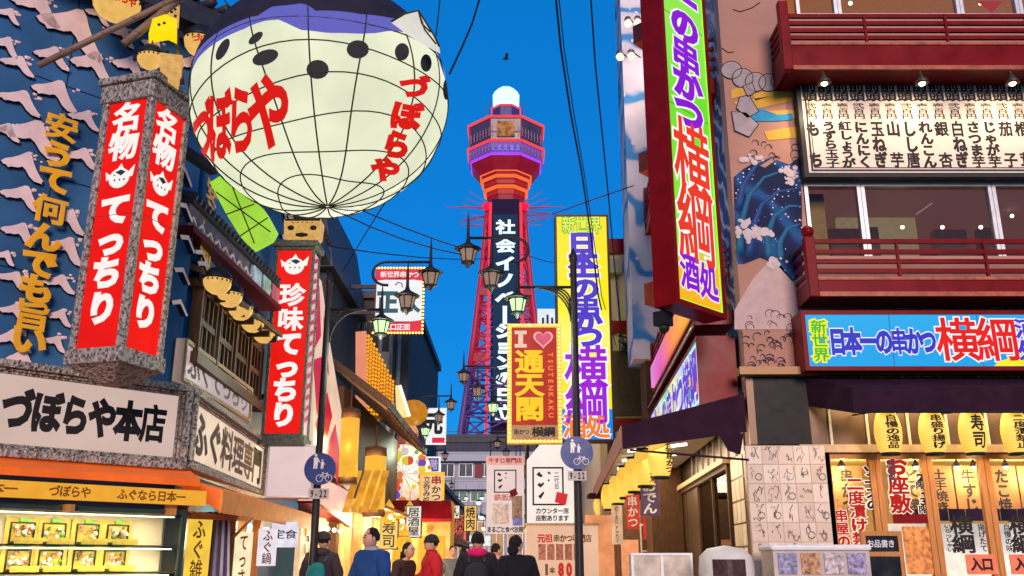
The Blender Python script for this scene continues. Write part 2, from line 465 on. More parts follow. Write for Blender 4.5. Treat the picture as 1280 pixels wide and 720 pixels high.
for px, py, wd in WAVES:
    sx, z = FW.on(px, py); s1, _ = FW.on(px + wd / 2, py); h = s1 - sx
    if sx - h < 0.02 or sx + h > FW.len: continue
    k = rr.uniform(.85, 1.15); a = rr.uniform(-.12, .12)
    h *= 1.12; pts = [(sx + (x * math.cos(a) - y * math.sin(a)) * h, z + (x * math.sin(a) + y * math.cos(a)) * h * k * 1.15) for x, y in shape]
    b = MB().prism(pts, -.045, .003, 0, 1)
    for i in range(5):    # flecks of foam over the crest
        fx = sx + h * rr.uniform(.3, 1.0); fz = z + h * rr.uniform(.35, .8); r = rr.uniform(.012, .028)
        b.lathe((fx, -.002, fz), [(r, -r * .7), (r * 1.2, 0), (r, r * .7)], 6, 0, sy=.25)
    b.build('wave_relief', [relief, K_NAVY], rest)
cells = []
for c, px, py in zip('安うて何んでも旨い', (73, 68, 65, 58, 51, 45, 41, 36, 32), (163, 197, 228, 265, 299, 332, 364, 397, 427)):
    sx, z = FW.on(px, py); cells.append((c, sx, z, .34, .30))
letters(rest, cells, -.095, [(.055, K_YELP, 0)])
b = MB()
for c, px, py in zip('安うて何んでも旨い', range(224, 204, -2), range(190, 470, 30)):
    sx, z = SL.on(px + 4, py); b.text([(c, max(sx, .5), z, .5, .28)], -.03, .05, 0)
child_frame(b.build('lettering', K_YELP, rest), SL, FW)
# side: small waves, shutters, frames
chev = [(-1, -.3), (0, .35), (1, -.3), (.8, -.5), (0, 0), (-.8, -.5)]
for px, py in [(247, 318), (250, 332), (249, 347), (226, 260), (229, 300), (222, 340), (219, 380), (350, 262), (362, 275), (355, 300), (372, 440), (345, 470), (378, 480), (225, 215)]:
    sx, z = SL.on(px, py); q = .32 if px < 300 else .5
    b = MB().prism([(sx + x * q, z + y * q * .5) for x, y in chev], -.06, .004, 0, 1)
    child_frame(b.build('wave_relief', [relief, K_NAVY], rest), SL, FW)
sA = SL.on(238, 400)[0]; sB = SL.on(318, 470)[0]
n_sh = 4; zt, zb = SL.on(262, 375)[1], SL.on(262, 462)[1]
for i in range(n_sh):
    a0 = sA + (sB - sA) * i / n_sh + .04; a1 = sA + (sB - sA) * (i + 1) / n_sh - .04
    b = MB(); b.box(a0, a1, -.05, .0, zb, zt); frame(b, a0, a1, zb, zt, .07, -.10, -.05)
    b.box(a0 + .07, a1 - .07, -.09, -.05, (zb + zt) / 2 - .04, (zb + zt) / 2 + .04)
    for j in range(1, 4):
        xx = a0 + (a1 - a0) * j / 4; b.box(xx - .02, xx + .02, -.085, -.05, zb + .07, zt - .07)
    child_frame(b.build('shutter', K_WOOD, rest), SL, FW)
b = MB(); b.box(sA - .1, sB + .1, -.16, .0, zb - .14, zb - .005); b.box(sA - .1, sB + .1, -.1, 0, zt + .005, zt + .1)
for i in range(n_sh + 1):
    xx = sA + (sB - sA) * i / n_sh; b.box(xx - .03, xx + .03, -.13, .0, zb, zt)
child_frame(b.build('window_frame', K_WOOD, rest), SL, FW)

# tiled canopy with a decorated fascia over the side windows
EV = Wall(-3.86, 10.15, -3.70, 13.7)
ev = EV.thing('tiled_canopy', 'dark tiled canopy with decorated fascia over the brown wooden shutters', 'canopy', 0, 0, 5.2)
fas = mat('canopy_fascia', (.16, .12, .17), .6, var=.6, scale=9)
b = MB(); b.box(0, EV.len, 0, .12, .0, .30); b.build('fascia', fas, ev)
b = MB(); b.box(-.02, EV.len, -.05, .5, .305, .36)
for i in range(24): b.tube([(i * .15, -.08, .38), (i * .15, .5, .52)], .05, 6)
b.build('tiles', K_SLATE, ev)
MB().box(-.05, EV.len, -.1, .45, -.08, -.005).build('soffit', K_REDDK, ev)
b = MB()
for i in range(12): b.prism([(.1 + i * .28 + x * .11, .13 + y * .12) for x, y in chev], -.03, .0)
b.build('wave_trim', relief, ev)
for i, (u0, c) in enumerate(((2.3, (.5, .6, .7)), (2.75, (.35, .5, .45)), (3.2, (.5, .1, .15)))):
    b = MB().box(u0, u0 + .36, -.05, .0, .03, .27).build('painted_panel', mat('panel_%d' % i, c, .5, var=.5, scale=12), ev)
# lower dark overhang
ov = EV.thing('wooden_overhang', 'dark wooden overhang above the row of little pufferfish lanterns', 'overhang', .2, .05, 4.72)
b = MB(); b.add([(0, -.25, .0), (3.2, -.25, 0), (3.2, .4, .3), (0, .4, .3), (0, -.25, -.07), (3.2, -.25, -.07), (3.2, .4, .2), (0, .4, .2)],
                [(0, 1, 2, 3), (7, 6, 5, 4), (4, 5, 1, 0), (5, 6, 2, 1), (6, 7, 3, 2), (7, 4, 0, 3)])
b.build('board', K_WOOD, ov)
b = MB()
for i in range(9): b.box(.1 + i * .37, .16 + i * .37, -.2, .38, -.16, -.072)
b.build('rafters', K_WOOD, ov)

# ---- small pufferfish lanterns
GOLD2 = emat('lit_gold_belly', rgb(238, 186, 100), .95, .12, 9)
def puffer(loc, r, rz, label, group, text=None, spots=True, parent=None):
    t = thing('pufferfish_lantern', label, 'lantern', loc, rz, group)
    b = MB(); b.sph((0, 0, 0), r * 1.05, r * .85, r, 16); b.build('belly', GOLD2, t)
    b = MB(); prof = [(r * 1.09, .12 * r), (r * 1.06, .3 * r), (r * .95, .62 * r), (r * .6, .95 * r), (.01, 1.1 * r)]
    b.lathe((0, 0, 0), prof, 16, 0, sy=.82)
    for s_ in (-1, 1): b.prism([(s_ * r * .95, .1 * r), (s_ * r * 1.45, .45 * r), (s_ * r * 1.4, -.15 * r)], -.02, .02)
    b.tube([(0, .0, r * 1.05), (0, .0, r * 1.5)], r * .06, 6)
    b.build('back', K_BLACK, t)
    b = MB()
    for i in range(7):
        a = R(-150 + 20 * i); b.lathe((r * 1.03 * math.cos(a), r * .84 * math.sin(a), .0), [(.001, -.1 * r), (.09 * r, 0), (.001, .1 * r)], 6)
    for s_ in (-.35, .35): b.sph((s_ * r, -r * .74, r * .22), .1 * r, .07 * r, .1 * r, 8)
    b.build('spots', K_INK, t)
    if text:
        b = MB(); b.text(hcells(text, -r * .7, r * .7, -.25 * r, r * .4), 0, .05, 0, xf=lambda x, z, q: Vector((x, -r * .87 * math.sqrt(max(.05, 1 - (x / r / 1.06) ** 2 - (z / r / 1.02) ** 2)) - .004 - q, z)), maxlen=.3)
        b.build('lettering', R_TXT, t)
    return t
R_TXT = emat('red_ink_on_lantern', rgb(215, 38, 22), .9, .08, 4, sample=False)
for i, ((px, py), Y) in enumerate(zip([(272, 352), (287, 369), (301, 386), (316, 402), (330, 416)], (10.5, 11.3, 12.0, 12.7, 13.4))):
    p = at(px, py, Y)
    puffer(p, .165, R(40), ['gold pufferfish lantern nearest the bright blue wall in the row under the overhang', 'second gold pufferfish lantern from the blue wall under the overhang',
           'middle gold pufferfish lantern of the row under the overhang', 'fourth gold pufferfish lantern from the blue wall under the overhang', 'gold pufferfish lantern beside the tall red sign, last of the row'][i], 'little pufferfish lanterns under the overhang')
puffer(at(146, 2, 8.9), .25, R(35), 'large gold pufferfish lantern with red letters under the roof edge at the top', 'pufferfish lanterns on the roof edge', 'づぼらや')
puffer(at(252, 53, 9.8), .2, R(30), 'gold pufferfish lantern between bamboo poles and the giant lantern tail', 'pufferfish lanterns on the roof edge', 'づぼら')
puffer(at(188, 72, 8.55), .135, R(-10), 'small gold pufferfish lantern sitting on the red lantern tower', 'pufferfish lanterns on the roof edge')
t = thing('fish_float', 'bright yellow box fish with dark dots above the red lantern tower', 'ornament', at(205, 38, 8.6), R(20))
b = MB(); b.prism([(-.14, -.13), (-.12, .06), (.0, .14), (.12, .1), (.14, -.08), (.05, -.05)], -.1, .1); b.build('body', emat('lit_yellow', rgb(255, 222, 5), 1, .08), t)
b = MB(); b.prism([(.0, .142), (.13, .3), (.14, .1)], -.08, .08); b.build('fin', K_GOLD, t)
b = MB()
for x, z in ((.06, .18), (.1, .14), (.09, .22), (-.05, .0), (.0, .03)): b.sph((x, -.1, z), .018, .012, .018, 6)
b.build('spots', K_INK, t)
t = thing('stacked_boxes', 'stack of tan square paper lanterns on the red lantern tower', 'lantern', at(213, 92, 8.5), R(15))
b = MB(); b.box(-.09, .09, -.09, .09, -.15, .0); b.box(-.1, .1, -.1, .1, .01, .14); b.box(-.11, .11, -.11, .11, .15, .17); b.build('paper_box', K_GOLD, t)
for lab, a, c, r in (('long bamboo pole slanting across the blue wave wall', at(48, 82, 8.3), at(240, -12, 8.75), .035), ('short bamboo pole beside the yellow fish', at(155, 55, 8.5), at(235, -10, 8.8), .045),
                     ('thin upright pole behind the yellow fish', at(216, 10, 8.9), at(228, 105, 8.8), .025)):
    d = c - a; b = MB(); b.tube([(0, 0, 0), tuple(d * .33), tuple(d * .66), tuple(d)], r, 8)
    for k in range(1, 5): b.lathe(tuple(d * (k / 5)), [(r * 1.1, -.012), (r * 1.25, 0), (r * 1.1, .012)], 8)
    o = b.build('bamboo_pole', mat('bamboo', (.21, .13, .085), .5, var=.3), None, a); tag(o, lab, 'pole', 'poles above the red lantern')

# ---- red lantern tower, two lit faces
def fugu_logo(mb, x, z, r, y, m_w=0, m_d=1):
    """white pufferfish emblem with ink fins"""
    pts = [(x + r * math.cos(a) * .82, z - r * .1 + r * .72 * math.sin(a)) for a in [2 * math.pi * i / 16 for i in range(16)]]
    mb.prism(pts, y, y + .004, m_w)
    mb.prism([(x + .6 * r, z + .2 * r), (x + 1.15 * r, z + .75 * r), (x + 1.05 * r, z - .05 * r), (x + .7 * r, z - .1 * r)], y - .001, y + .004, m_w)
    mb.prism([(x - .6 * r, z + .1 * r), (x - 1.15 * r, z + .45 * r), (x - 1.0 * r, z - .2 * r)], y - .001, y + .004, m_w)
    mb.prism([(x - .25 * r, z + .5 * r), (x + .05 * r, z + .95 * r), (x + .3 * r, z + .55 * r)], y - .001, y + .004, m_w)
    mb.prism([(x - .35 * r, z + .35 * r), (x + .1 * r, z + .5 * r), (x + .5 * r, z + .3 * r), (x + .15 * r, z + .05 * r)], y - .003, y - .0015, m_d)
    for q in (-.4, .0, .35): mb.prism([(x + q * r, z - .22 * r), (x + (q + .1) * r, z - .15 * r), (x + (q + .16) * r, z - .26 * r), (x + (q + .06) * r, z - .33 * r)], y - .003, y - .0015, m_d)
    mb.prism([(x - .5 * r, z + .12 * r), (x - .36 * r, z + .2 * r), (x - .3 * r, z + .08 * r)], y - .003, y - .0015, m_d)
G_INK = mat('dark_green_ink', (.01, .05, .05), .6)
Y0 = 8.3; Cn = at(150, 445, Y0)
zb = Cn.z; zt_ = at(178, 97, Y0).z; Wd = .615
tw = thing('red_lantern_tower', 'square red lit lantern sign with two white lettered faces in a carved bronze frame', 'sign', (Cn.x, Cn.y, zb), R(-17))
Hh = zt_ - zb
# local: nearest edge at origin, left face runs to -x, right face runs to +y
b = MB(); b.box(-Wd + .06, -.06, .06, Wd - .06, .09, Hh - .09); b.build('core', K_BLACK, tw)
MB().box(-Wd + .07, -.07, .03, .058, .1, Hh - .1).build('panel', R_LIT, tw)
MB().box(-.058, -.03, .07, Wd - .07, .1, Hh - .1).build('panel', R_LIT, tw)
b = MB()
for x in (-Wd, -.075):
    for y in (0, Wd - .075): b.box(x, x + .075, y, y + .075, .0, Hh)
for z in (0.0, Hh - .16):
    b.box(-Wd - .02, .02, -.02, Wd + .02, z - .05, z + .15 - (.05 if z == 0 else 0))
b.box(-Wd - .05, .05, -.05, Wd + .05, Hh - .01, Hh + .07)
b.build('carved_frame', K_CARVED, tw, bevel=.012)
b = MB(); b.add([(-Wd, 0, -.05), (0, 0, -.05), (0, Wd, -.05), (-Wd, Wd, -.05), (-Wd / 2 - .1, Wd / 2 - .1, -.2), (-Wd / 2 + .1, Wd / 2 - .1, -.2), (-Wd / 2 + .1, Wd / 2 + .1, -.2), (-Wd / 2 - .1, Wd / 2 + .1, -.2)],
                [(4, 5, 1, 0), (5, 6, 2, 1), (6, 7, 3, 2), (7, 4, 0, 3), (7, 6, 5, 4)]); b.build('base', K_CARVED, tw)
b = MB(); b.box(-Wd / 2 - .05, -Wd / 2 + .05, Wd - .1, Wd + .9, Hh - .4, Hh - .3); b.build('bracket', K_IRON, tw)
def face_cells(w0, w1, H):
    cw = (w1 - w0) * .70; xc = (w0 + w1) / 2; h = H - .28
    c = []; 
    fr = [(.905, '名'), (.785, '物'), (.52, 'て'), (.395, 'っ'), (.27, 'ち'), (.135, 'り')]
    for f, ch in fr: c.append((ch, xc, .14 + h * f, cw, h * .118))
    return c, xc, .14 + h * .655
b = MB(); b.box(-Wd + .075, -.08, .0275, .0295, Hh * .5 - .003, Hh * .5 + .003); b.box(-.0295, -.0275, .08, Wd - .08, Hh * .5 - .003, Hh * .5 + .003); b.build('panel_seam', mat('seam', (.05, .04, .03), .6), tw)
c, xc, zl = face_cells(-Wd + .07, -.07, Hh)
b = MB(); b.text(c, .03, .065, 0); fugu_logo(b, xc, zl, .15, .026); b.build('lettering', [W_TXT, G_INK], tw)
c, xc, zl = face_cells(.07, Wd - .07, Hh)
b = MB(); b.text(c, .03, .065, 0); fugu_logo(b, xc, zl, .15, .026); o = b.build('lettering', [W_TXT, G_INK], tw); o.rotation_euler.z = R(90)
# rotated 90 deg: local x -> +y of tower, local y(.03) -> -x ; good for the right hand face

# ---- corner signboards
def board(wall, name, label, a0, a1, z0, z1, n, text, tx0, tx1, bev, ink, lit, hk=.75):
    t = wall.thing(name, label, 'sign', a0, n, z0); W_, H_ = a1 - a0, z1 - z0
    MB().box(.06, W_ - .06, .03, .14, .06, H_ - .06).build('panel', lit, t)
    b = MB(); frame(b, 0, W_, 0, H_, .075, -.06, .16); frame(b, .075, W_ - .075, .075, H_ - .075, .03, -.02, .1); frame(b, .105, W_ - .105, .105, H_ - .105, .025, .0, .08)
    b.build('carved_frame', K_CARVED, t, bevel=.01)
    letters(t, hcells(text, tx0 - a0, tx1 - a0, H_ / 2, (H_ - .26) * hk), .03, [(bev, ink, 0)])
    return t
LITCREAM = emat('lit_cream_panel', rgb(226, 196, 184), .82, .06, 1.5)
LITCREAM2 = emat('lit_cream_side_panel', rgb(236, 206, 180), .92, .10, 2)
board(FL, 'shop_signboard', 'wide cream signboard with black letters in carved bronze frame above the orange eave', FL.on(-60, 520)[0], FL.len, 2.34, 3.27, -.02, 'づぼらや本店', FL.on(2, 520)[0], FL.on(206, 545)[0], .06, K_INK, LITCREAM, .58)
b1 = zfor(238, 592, 2.34); b2 = zfor(330, 630, 2.34)
WS_ = 0
WS = Wall(CX + .02, CY + .03, CX + .02 + (b2.x - b1.x) * .75, CY + .03 + (b2.y - b1.y))
board(WS, 'shop_signboard', 'cream signboard round the corner with fading brown letters facing the street', 0, WS.on(331, 600)[0], 2.36, 3.25, 0.0, 'ふぐ料理専門', .28, WS.on(331, 600)[0] - .25, .05, mat('faded_brown_ink', (.16, .10, .07), .7), LITCREAM2, .8)
WU = Wall(-3.78, 10.25, -3.95, 14.6)
t = WU.thing('small_signboard', 'narrow pale sign with grey letters directly above the corner signboard', 'sign', 0, 0, 3.36)
MB().box(0, WU.len * .75, 0, .1, 0, .5).build('panel', emat('lit_pale_panel', rgb(205, 185, 185), .75, .1), t)
b = MB(); frame(b, 0, WU.len * .75, 0, .5, .05, -.03, .11); b.build('frame', K_WOODL, t)
letters(t, hcells('ふぐてっちり', .2, WU.len * .72, .25, .32), -.003, [(.03, mat('grey_ink', (.2, .17, .18), .7), 0)])

# ---- orange eave with fascia
ORANGE = mat('orange_canvas', (.60, .12, .012), .6, var=.3, scale=3, emit=rgb(250, 96, 20), estr=.34)  # emission paints in lamp light coming through the canvas
YELF = mat('golden_fascia', (.62, .33, .03), .5, var=.12, emit=rgb(250, 165, 20), estr=.34)  # glow put into the fascia colour in the same way
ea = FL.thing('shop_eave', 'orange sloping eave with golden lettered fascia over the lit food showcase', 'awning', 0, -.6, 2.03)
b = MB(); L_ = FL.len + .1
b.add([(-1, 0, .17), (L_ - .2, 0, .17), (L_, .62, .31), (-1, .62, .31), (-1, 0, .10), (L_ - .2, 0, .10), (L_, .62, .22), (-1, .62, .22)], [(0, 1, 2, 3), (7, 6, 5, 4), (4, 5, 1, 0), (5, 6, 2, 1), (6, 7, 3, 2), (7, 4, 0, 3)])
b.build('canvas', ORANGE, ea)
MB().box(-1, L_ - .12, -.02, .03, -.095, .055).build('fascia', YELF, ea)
cl = []
for t0, x0, x1 in (('ふぐなら日本一', 2.35, 3.15), ('づぼらや', 3.42, 3.8), ('ふぐなら日本一', 4.05, 4.75), ('づぼらや', 1.6, 2.1)): cl += hcells(t0, x0, x1, -.02, .10)
letters(ea, cl, -.022, [(.03, mat('brown_ink', (.22, .08, .01), .6), 0)])
b = MB()
for i in range(6): b.box(L_ - .5 - i * 1.0, L_ - .42 - i * 1.0, .0, .7, -.2, -.131)
b.build('support_beam', K_WOODO, ea)
e2 = Wall(CX + .18, CY + .0, CX - .1, CY + 7.2)
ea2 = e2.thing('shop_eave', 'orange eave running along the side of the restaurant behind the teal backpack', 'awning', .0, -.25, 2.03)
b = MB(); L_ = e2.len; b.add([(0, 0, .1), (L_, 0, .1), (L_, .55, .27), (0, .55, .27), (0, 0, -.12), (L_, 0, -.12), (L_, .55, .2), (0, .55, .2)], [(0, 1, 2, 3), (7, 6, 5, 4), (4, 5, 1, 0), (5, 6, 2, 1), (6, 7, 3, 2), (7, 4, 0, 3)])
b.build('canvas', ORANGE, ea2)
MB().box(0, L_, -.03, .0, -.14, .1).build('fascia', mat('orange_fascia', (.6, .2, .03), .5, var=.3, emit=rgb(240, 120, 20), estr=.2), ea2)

# ---- lit food showcase
s0 = FL.on(-40, 660)[0]; s1 = FL.on(203, 660)[0]
zc_top = FL.on(120, 634, -.45)[1]
sc_ = FL.thing('food_showcase', 'brightly lit glass showcase of food samples under the golden fascia', 'showcase', s0, -.5, 0)
Wc = s1 - s0; zt = zc_top
SHW = mat('showcase_back', (.75, .62, .42), .6, var=.1)
b = MB(); b.box(0, Wc, .42, .46, .3, zt - .02); b.box(0, Wc, 0, .45, .3, .34); b.build('back_panel', SHW, sc_)
b = MB(); frame(b, 0, Wc, .3, zt, .045, -.02, .03); b.box(0, Wc, .03, .46, zt - .04, zt); b.box(0, .04, .42, .46, .3, zt - .04); b.box(Wc - .04, Wc, .42, .46, .3, zt - .04)
b.box(0, Wc, 0, .46, 0, .3); b.build('frame', mat('dark_green_frame', (.03, .05, .035), .4), sc_)
MB().box(.045, Wc - .045, .002, .008, .345, zt - .045).build('glass_front', K_GLASS, sc_)
MB().box(Wc - .03, Wc - .024, .03, .42, .345, zt - .045).build('glass_side', K_GLASS, sc_)
zs = [FL.on(100, 679, -.3)[1], FL.on(100, 713, -.3)[1], FL.on(100, 679, -.3)[1] - .64]
b = MB()
for z in zs: b.box(.05, Wc - .05, .05, .42, z - .03, z - .015)
b.build('shelf', K_GLASS, sc_)
b = MB()
for z in [zt - .07, zs[0] - .05, zs[1] - .05]: b.tube([(.1, .05, z), (Wc - .1, .05, z)], .006, 6)
b.build('tube_light', emat('shop_tube', (1, .85, .55), 5, 0), sc_)
for z in (zt - .12, zs[0] - .1, zs[1] - .1): lamp('case_light', 'AREA', (Wc / 2, .12, z), 5, (1, .80, .48), Wc * .9, sc_, (R(25), 0, 0), shape='RECTANGLE', size_y=.06)
PLATE = mat('black_lacquer_tray', (.02, .015, .014), .3); YC = mat('yellow_price_card', (.72, .50, .07), .5, var=.25, scale=12)
foods = [mat('food_rice', (.7, .62, .5), .6, var=.3), mat('food_brown', (.25, .12, .05), .5, var=.5), mat('food_green', (.12, .25, .05), .5, var=.5), mat('food_pink', (.65, .3, .22), .5, var=.4)]
proto = None
def food_plate(loc, rz, lab, i):
    t = thing('food_plate', lab, 'food display', loc, rz, 'food samples in the glass showcase')
    b = MB(); b.box(-.095, .095, -.05, .12, .005, .025); frame(b, -.11, .11, .0, .20, .012, .125, .14); b.build('tray', PLATE, t)
    b = MB(); rnd = random.Random(i)
    for k in range(16):
        b.sph((rnd.uniform(-.08, .08), rnd.uniform(.06, .12), rnd.uniform(.05, .17)), rnd.uniform(.014, .026), n=7, m=rnd.choice((0, 0, 1, 2, 3)))
    b.build('food', foods, t)
    b = MB(); b.box(-.125, .125, -.075, -.065, -.0, .055); b.box(-.15, .15, .145, .15, .0, .24); b.box(-.04, .05, .1, .144, .205, .235, 1); b.build('price_card', [YC, mat('leaf_green', (.25, .6, .06), .5)], t)
    return t
cnt = 0
for row, z in enumerate(zs):
    for k, px in enumerate((30, 70, 112, 150)):
        a = FL.on(px, 670, -.2)[0]; p = FL.w(a, -.27, z - .012)
        row_n = ('top shelf', 'middle shelf', 'bottom shelf')[row]; k_n = ('beside the corner frame', 'second along', 'third along', 'nearest the wooden post')[k]
        if row == 2: continue
        food_plate(p, FL.ang, 'food sample with yellow card on the %s, %s' % (row_n, k_n), cnt); cnt += 1

# ---- shop front round the corner: posts, banners, counter
post_x = [(208, 10.0), (222, 10.3), (286, 11.5), (300, 12.6), (318, 13.6)]
for i, (px, Y) in enumerate(post_x):
    p = at(px, 690, Y); o = MB().box(-.06, .06, -.06, .06, 0, 2.05).build('wooden_post', K_WOODO if i % 2 == 0 else K_WOOD, None, (p.x, p.y, 0), R(15), bevel=.008)
    tag(o, ['orange wooden post at the showcase corner', 'brown wooden post beside the yellow banner', 'orange wooden post past the purple curtain', 'brown wooden post by the inner menu', 'orange wooden post farthest along the restaurant side'][i], 'post', 'posts under the orange eave')
def hang_sign(name, label, cat, p, w_, h_, m, text=None, ink=K_INK, rz=0., bev=.03, th=.03, vertical=True, group=None, fr=None, cellw=.75):
    t = thing(name, label, cat, p, rz, group)
    MB().box(-w_ / 2, w_ / 2, 0, th, -h_ / 2, h_ / 2).build('panel', m, t)
    if fr: b = MB(); frame(b, -w_ / 2 - .02, w_ / 2 + .02, -h_ / 2 - .02, h_ / 2 + .02, .03, -.015, th + .01); b.build('frame', fr, t)
    if text:
        c = vcells(text, 0, h_ / 2 * .92, -h_ / 2 * .92, w_ * cellw) if vertical else hcells(text, -w_ / 2 * .92, w_ / 2 * .92, 0, h_ * cellw)
        letters(t, c, -.002, [(bev, ink, 0)])
    return t
YB = emat('lit_yellow_cloth', rgb(252, 205, 70), .95, .2, 4)
hang_sign('cloth_banner', 'bright yellow upright banner beside the purple curtain', 'banner', at(246, 700, 10.6), .26, .95, YB, 'ふぐ雑炊', mat('brown_ink', (.22, .08, .01), .6), R(15), .02, cellw=.5)
b = MB(); n_ = 14
for i in range(n_):
    x0 = -.2 + .4 * i / n_; x1 = x0 + .4 / n_; y0 = .03 * math.sin(i * 1.7); y1 = .03 * math.sin((i + 1) * 1.7)
    b.quad((x0 * (.7), y0, .45), (x1 * .7, y1, .45), (x1, y1, -.35), (x0, y0, -.35), i % 3 == 1)
o = b.build('noren_curtain', [mat('violet_cloth', (.10, .07, .16), .8), mat('pale_cloth', (.5, .45, .5), .8)], None, at(268, 690, 10.9), R(10)); tag(o, 'gathered violet and white curtain in the restaurant doorway', 'curtain')
o.modifiers.new('s', 'SOLIDIFY').thickness = .006
hang_sign('menu_board', 'glowing cream menu board between orange posts', 'sign', at(303, 700, 12.2), .22, .7, emat('lit_menu', rgb(255, 235, 190), 1, .15, 6), 'てっさ', mat('brown_ink', (.22, .08, .01), .6), R(20), .02, cellw=.45)
hang_sign('menu_board', 'white menu board on the restaurant side below the orange eave', 'sign', at(334, 684, 13.2), .26, .5, emat('lit_menu_white', rgb(240, 230, 235), .95, .12, 6), 'ふぐ鍋', K_RED, R(20), .02, cellw=.5)
hang_sign('picture_board', 'white food picture board hanging under the eave end', 'sign', at(356, 668, 13.6), .38, .36, emat('lit_menu_lav', rgb(232, 226, 240), .95, .2, 8), '定食', K_INK, R(15), .02, vertical=False, cellw=.35)
sd = thing('doorway_room', 'warm lit shop interior behind the restaurant posts', 'shop front', (-4.1, 11.0, 0), R(4))
MB().box(-.02, .02, -.3, 5.5, 0, 2.0).build('back_wall', mat('warm_wall', (.6, .38, .2), .7, var=.3, emit=rgb(255, 190, 90), estr=.25), sd)
b = MB(); b.box(.02, .5, .2, 5.2, 0, .85); b.build('counter', K_WOODL, sd)
for i in range(5):
    b = MB(); b.sph((.5, .6 + i * 1.05, 1.85), .045, n=8); b.build('bulb', WARM_BULB, sd)
lamp('shop_light', 'POINT', (.45, 1.2, 1.7), 25, (1, .7, .35), .15, sd); lamp('shop_light', 'POINT', (.45, 3.6, 1.7), 25, (1, .7, .35), .15, sd)
b = MB(); b.box(.03, .06, .5, 1.3, 1.1, 1.7, 0); b.box(.03, .06, 1.6, 2.3, 1.0, 1.8, 1); b.box(.03, .06, 2.7, 3.6, 1.1, 1.7, 2); b.build('menu_poster', [K_WHITE, YC, K_RED], sd)
t = thing('wooden_rack', 'small slatted wooden roof rack on struts beside the showcase', 'rack', at(262, 645, 10.6), R(50))
b = MB()
for i in range(11): b.obox((-.5 + i * .1, 0, .0), (-.5 + i * .1, .35, .05), .05, .02)
b.build('slats', K_WOODL, t)
b = MB(); b.obox((-.55, .0, -.02), (.55, .0, -.02), .03, .04); b.obox((-.5, .3, -.25), (-.5, -.1, .0), .025, .025); b.obox((.5, .3, -.25), (.5, -.1, .0), .025, .025); b.build('strut', K_WOODO, t)

# ================================================================== GIANT PUFFERFISH LANTERN
gc = Vector((-1.865, 8.0, 5.69)); GR = Vector((1.235, 1.15, 1.125))
GM = Matrix.Rotation(R(-7), 3, 'Y') @ Matrix.Rotation(R(-3), 3, 'X'); GMI = GM.inverted()
gl = thing('giant_pufferfish_lantern', 'giant glowing pufferfish lantern with black back and red letters hanging over the street', 'lantern', gc)
cp_ = Vector((0, 0, CAMH))
def hit(px, py, k=1.0):
    x, t = ray(px, py); d = Vector((x, 1, t))
    o = GMI @ (cp_ - gc); e = GMI @ d
    o = Vector((o.x / GR.x, o.y / GR.y, o.z / GR.z)); e = Vector((e.x / GR.x, e.y / GR.y, e.z / GR.z))
    A = e.dot(e); B = 2 * o.dot(e); Cc = o.dot(o) - 1; D = B * B - 4 * A * Cc
    s_ = (-B - math.sqrt(D)) / (2 * A) if D > 0 else -B / (2 * A)
    p = o + e * s_; p.normalize()
    return p
def sph_pt(p, k=1.0): return GM @ Vector((p.x * GR.x * k, p.y * GR.y * k, p.z * GR.z * k))
def lonlat(p): return math.atan2(p.y, p.x), math.asin(max(-1, min(1, p.z)))
def ll(lo, la): return Vector((math.cos(la) * math.cos(lo), math.cos(la) * math.sin(lo), math.sin(la)))
PAPER = emat('lit_lantern_paper', rgb(236, 240, 208), .97, .10, 1.6)
NL, NP = 64, 40
vs = []; fs = []
mer, par = 16, 10
def puff(lo, la):   # the paper sags a little between the hoops
    return 1 - .012 * abs(math.sin(lo * mer / 2)) ** 2 * math.cos(la) * 0 + .010 * (abs(math.sin(lo * mer / 2)) - 1) * -1 * 0
for i in range(NP + 1):
    la = -math.pi / 2 + math.pi * i / NP
    for j in range(NL):
        lo = 2 * math.pi * j / NL
        vs.append(sph_pt(ll(lo, la), 1.0 - .014 * (1 - abs(math.sin((lo + .1) * mer / 2))) * math.cos(la)))
for i in range(NP):
    for j in range(NL): fs.append((i * NL + j, i * NL + (j + 1) % NL, (i + 1) * NL + (j + 1) % NL, (i + 1) * NL + j))
MB().add(vs, fs, 0, True).build('paper_body', PAPER, gl)
NETM = mat('net_cord', (.035, .035, .02), .8)
b = MB()
for j in range(mer):
    lo = 2 * math.pi * j / mer + .1; ph = .10 * math.sin(j * 2.1)
    b.tube([sph_pt(ll(lo + ph * math.sin(2.2 * la), la), 1.003) for la in [R(-89 + i * 150 / 30) for i in range(31)]], .0075, 5)
for i in range(1, par):
    la0 = R(-82 + 150 * i / par)
    b.tube([sph_pt(ll(lo, la0 + .045 * math.sin(3 * lo + i * 1.3)), 1.003) for lo in [2 * math.pi * k / 56 for k in range(56)]], .0065, 5, closed=True)
b.build('net', NETM, gl)
def capshell(bound, k, m, name):
    bl = sorted((lonlat(hit(px, py)) for px, py in bound), key=lambda q: q[0])
    lo0, lo1 = bl[0][0], bl[-1][0]
    def lat(lo):
        if lo <= lo0: return bl[0][1]
        if lo >= lo1: return bl[-1][1]
        for (a, la), (c, lb) in zip(bl, bl[1:]):
            if a <= lo <= c: return la + (lb - la) * (lo - a) / max(1e-6, c - a)
    n = 120; rows = 12; v = []; f = []
    for j in range(n):
        lo = -math.pi + 2 * math.pi * j / n; L0 = lat(lo)
        L0 = L0 if lo0 <= lo <= lo1 else (bl[0][1] + bl[-1][1]) / 2 * 1
        for i in range(rows + 1): v.append(sph_pt(ll(lo, L0 + (math.pi / 2 - L0) * i / rows), k))
    for j in range(n):
        for i in range(rows): a = j * (rows + 1) + i; c = ((j + 1) % n) * (rows + 1) + i; f.append((a, c, c + 1, a + 1))
    MB().add(v, f, 0, True).build(name, m, gl)
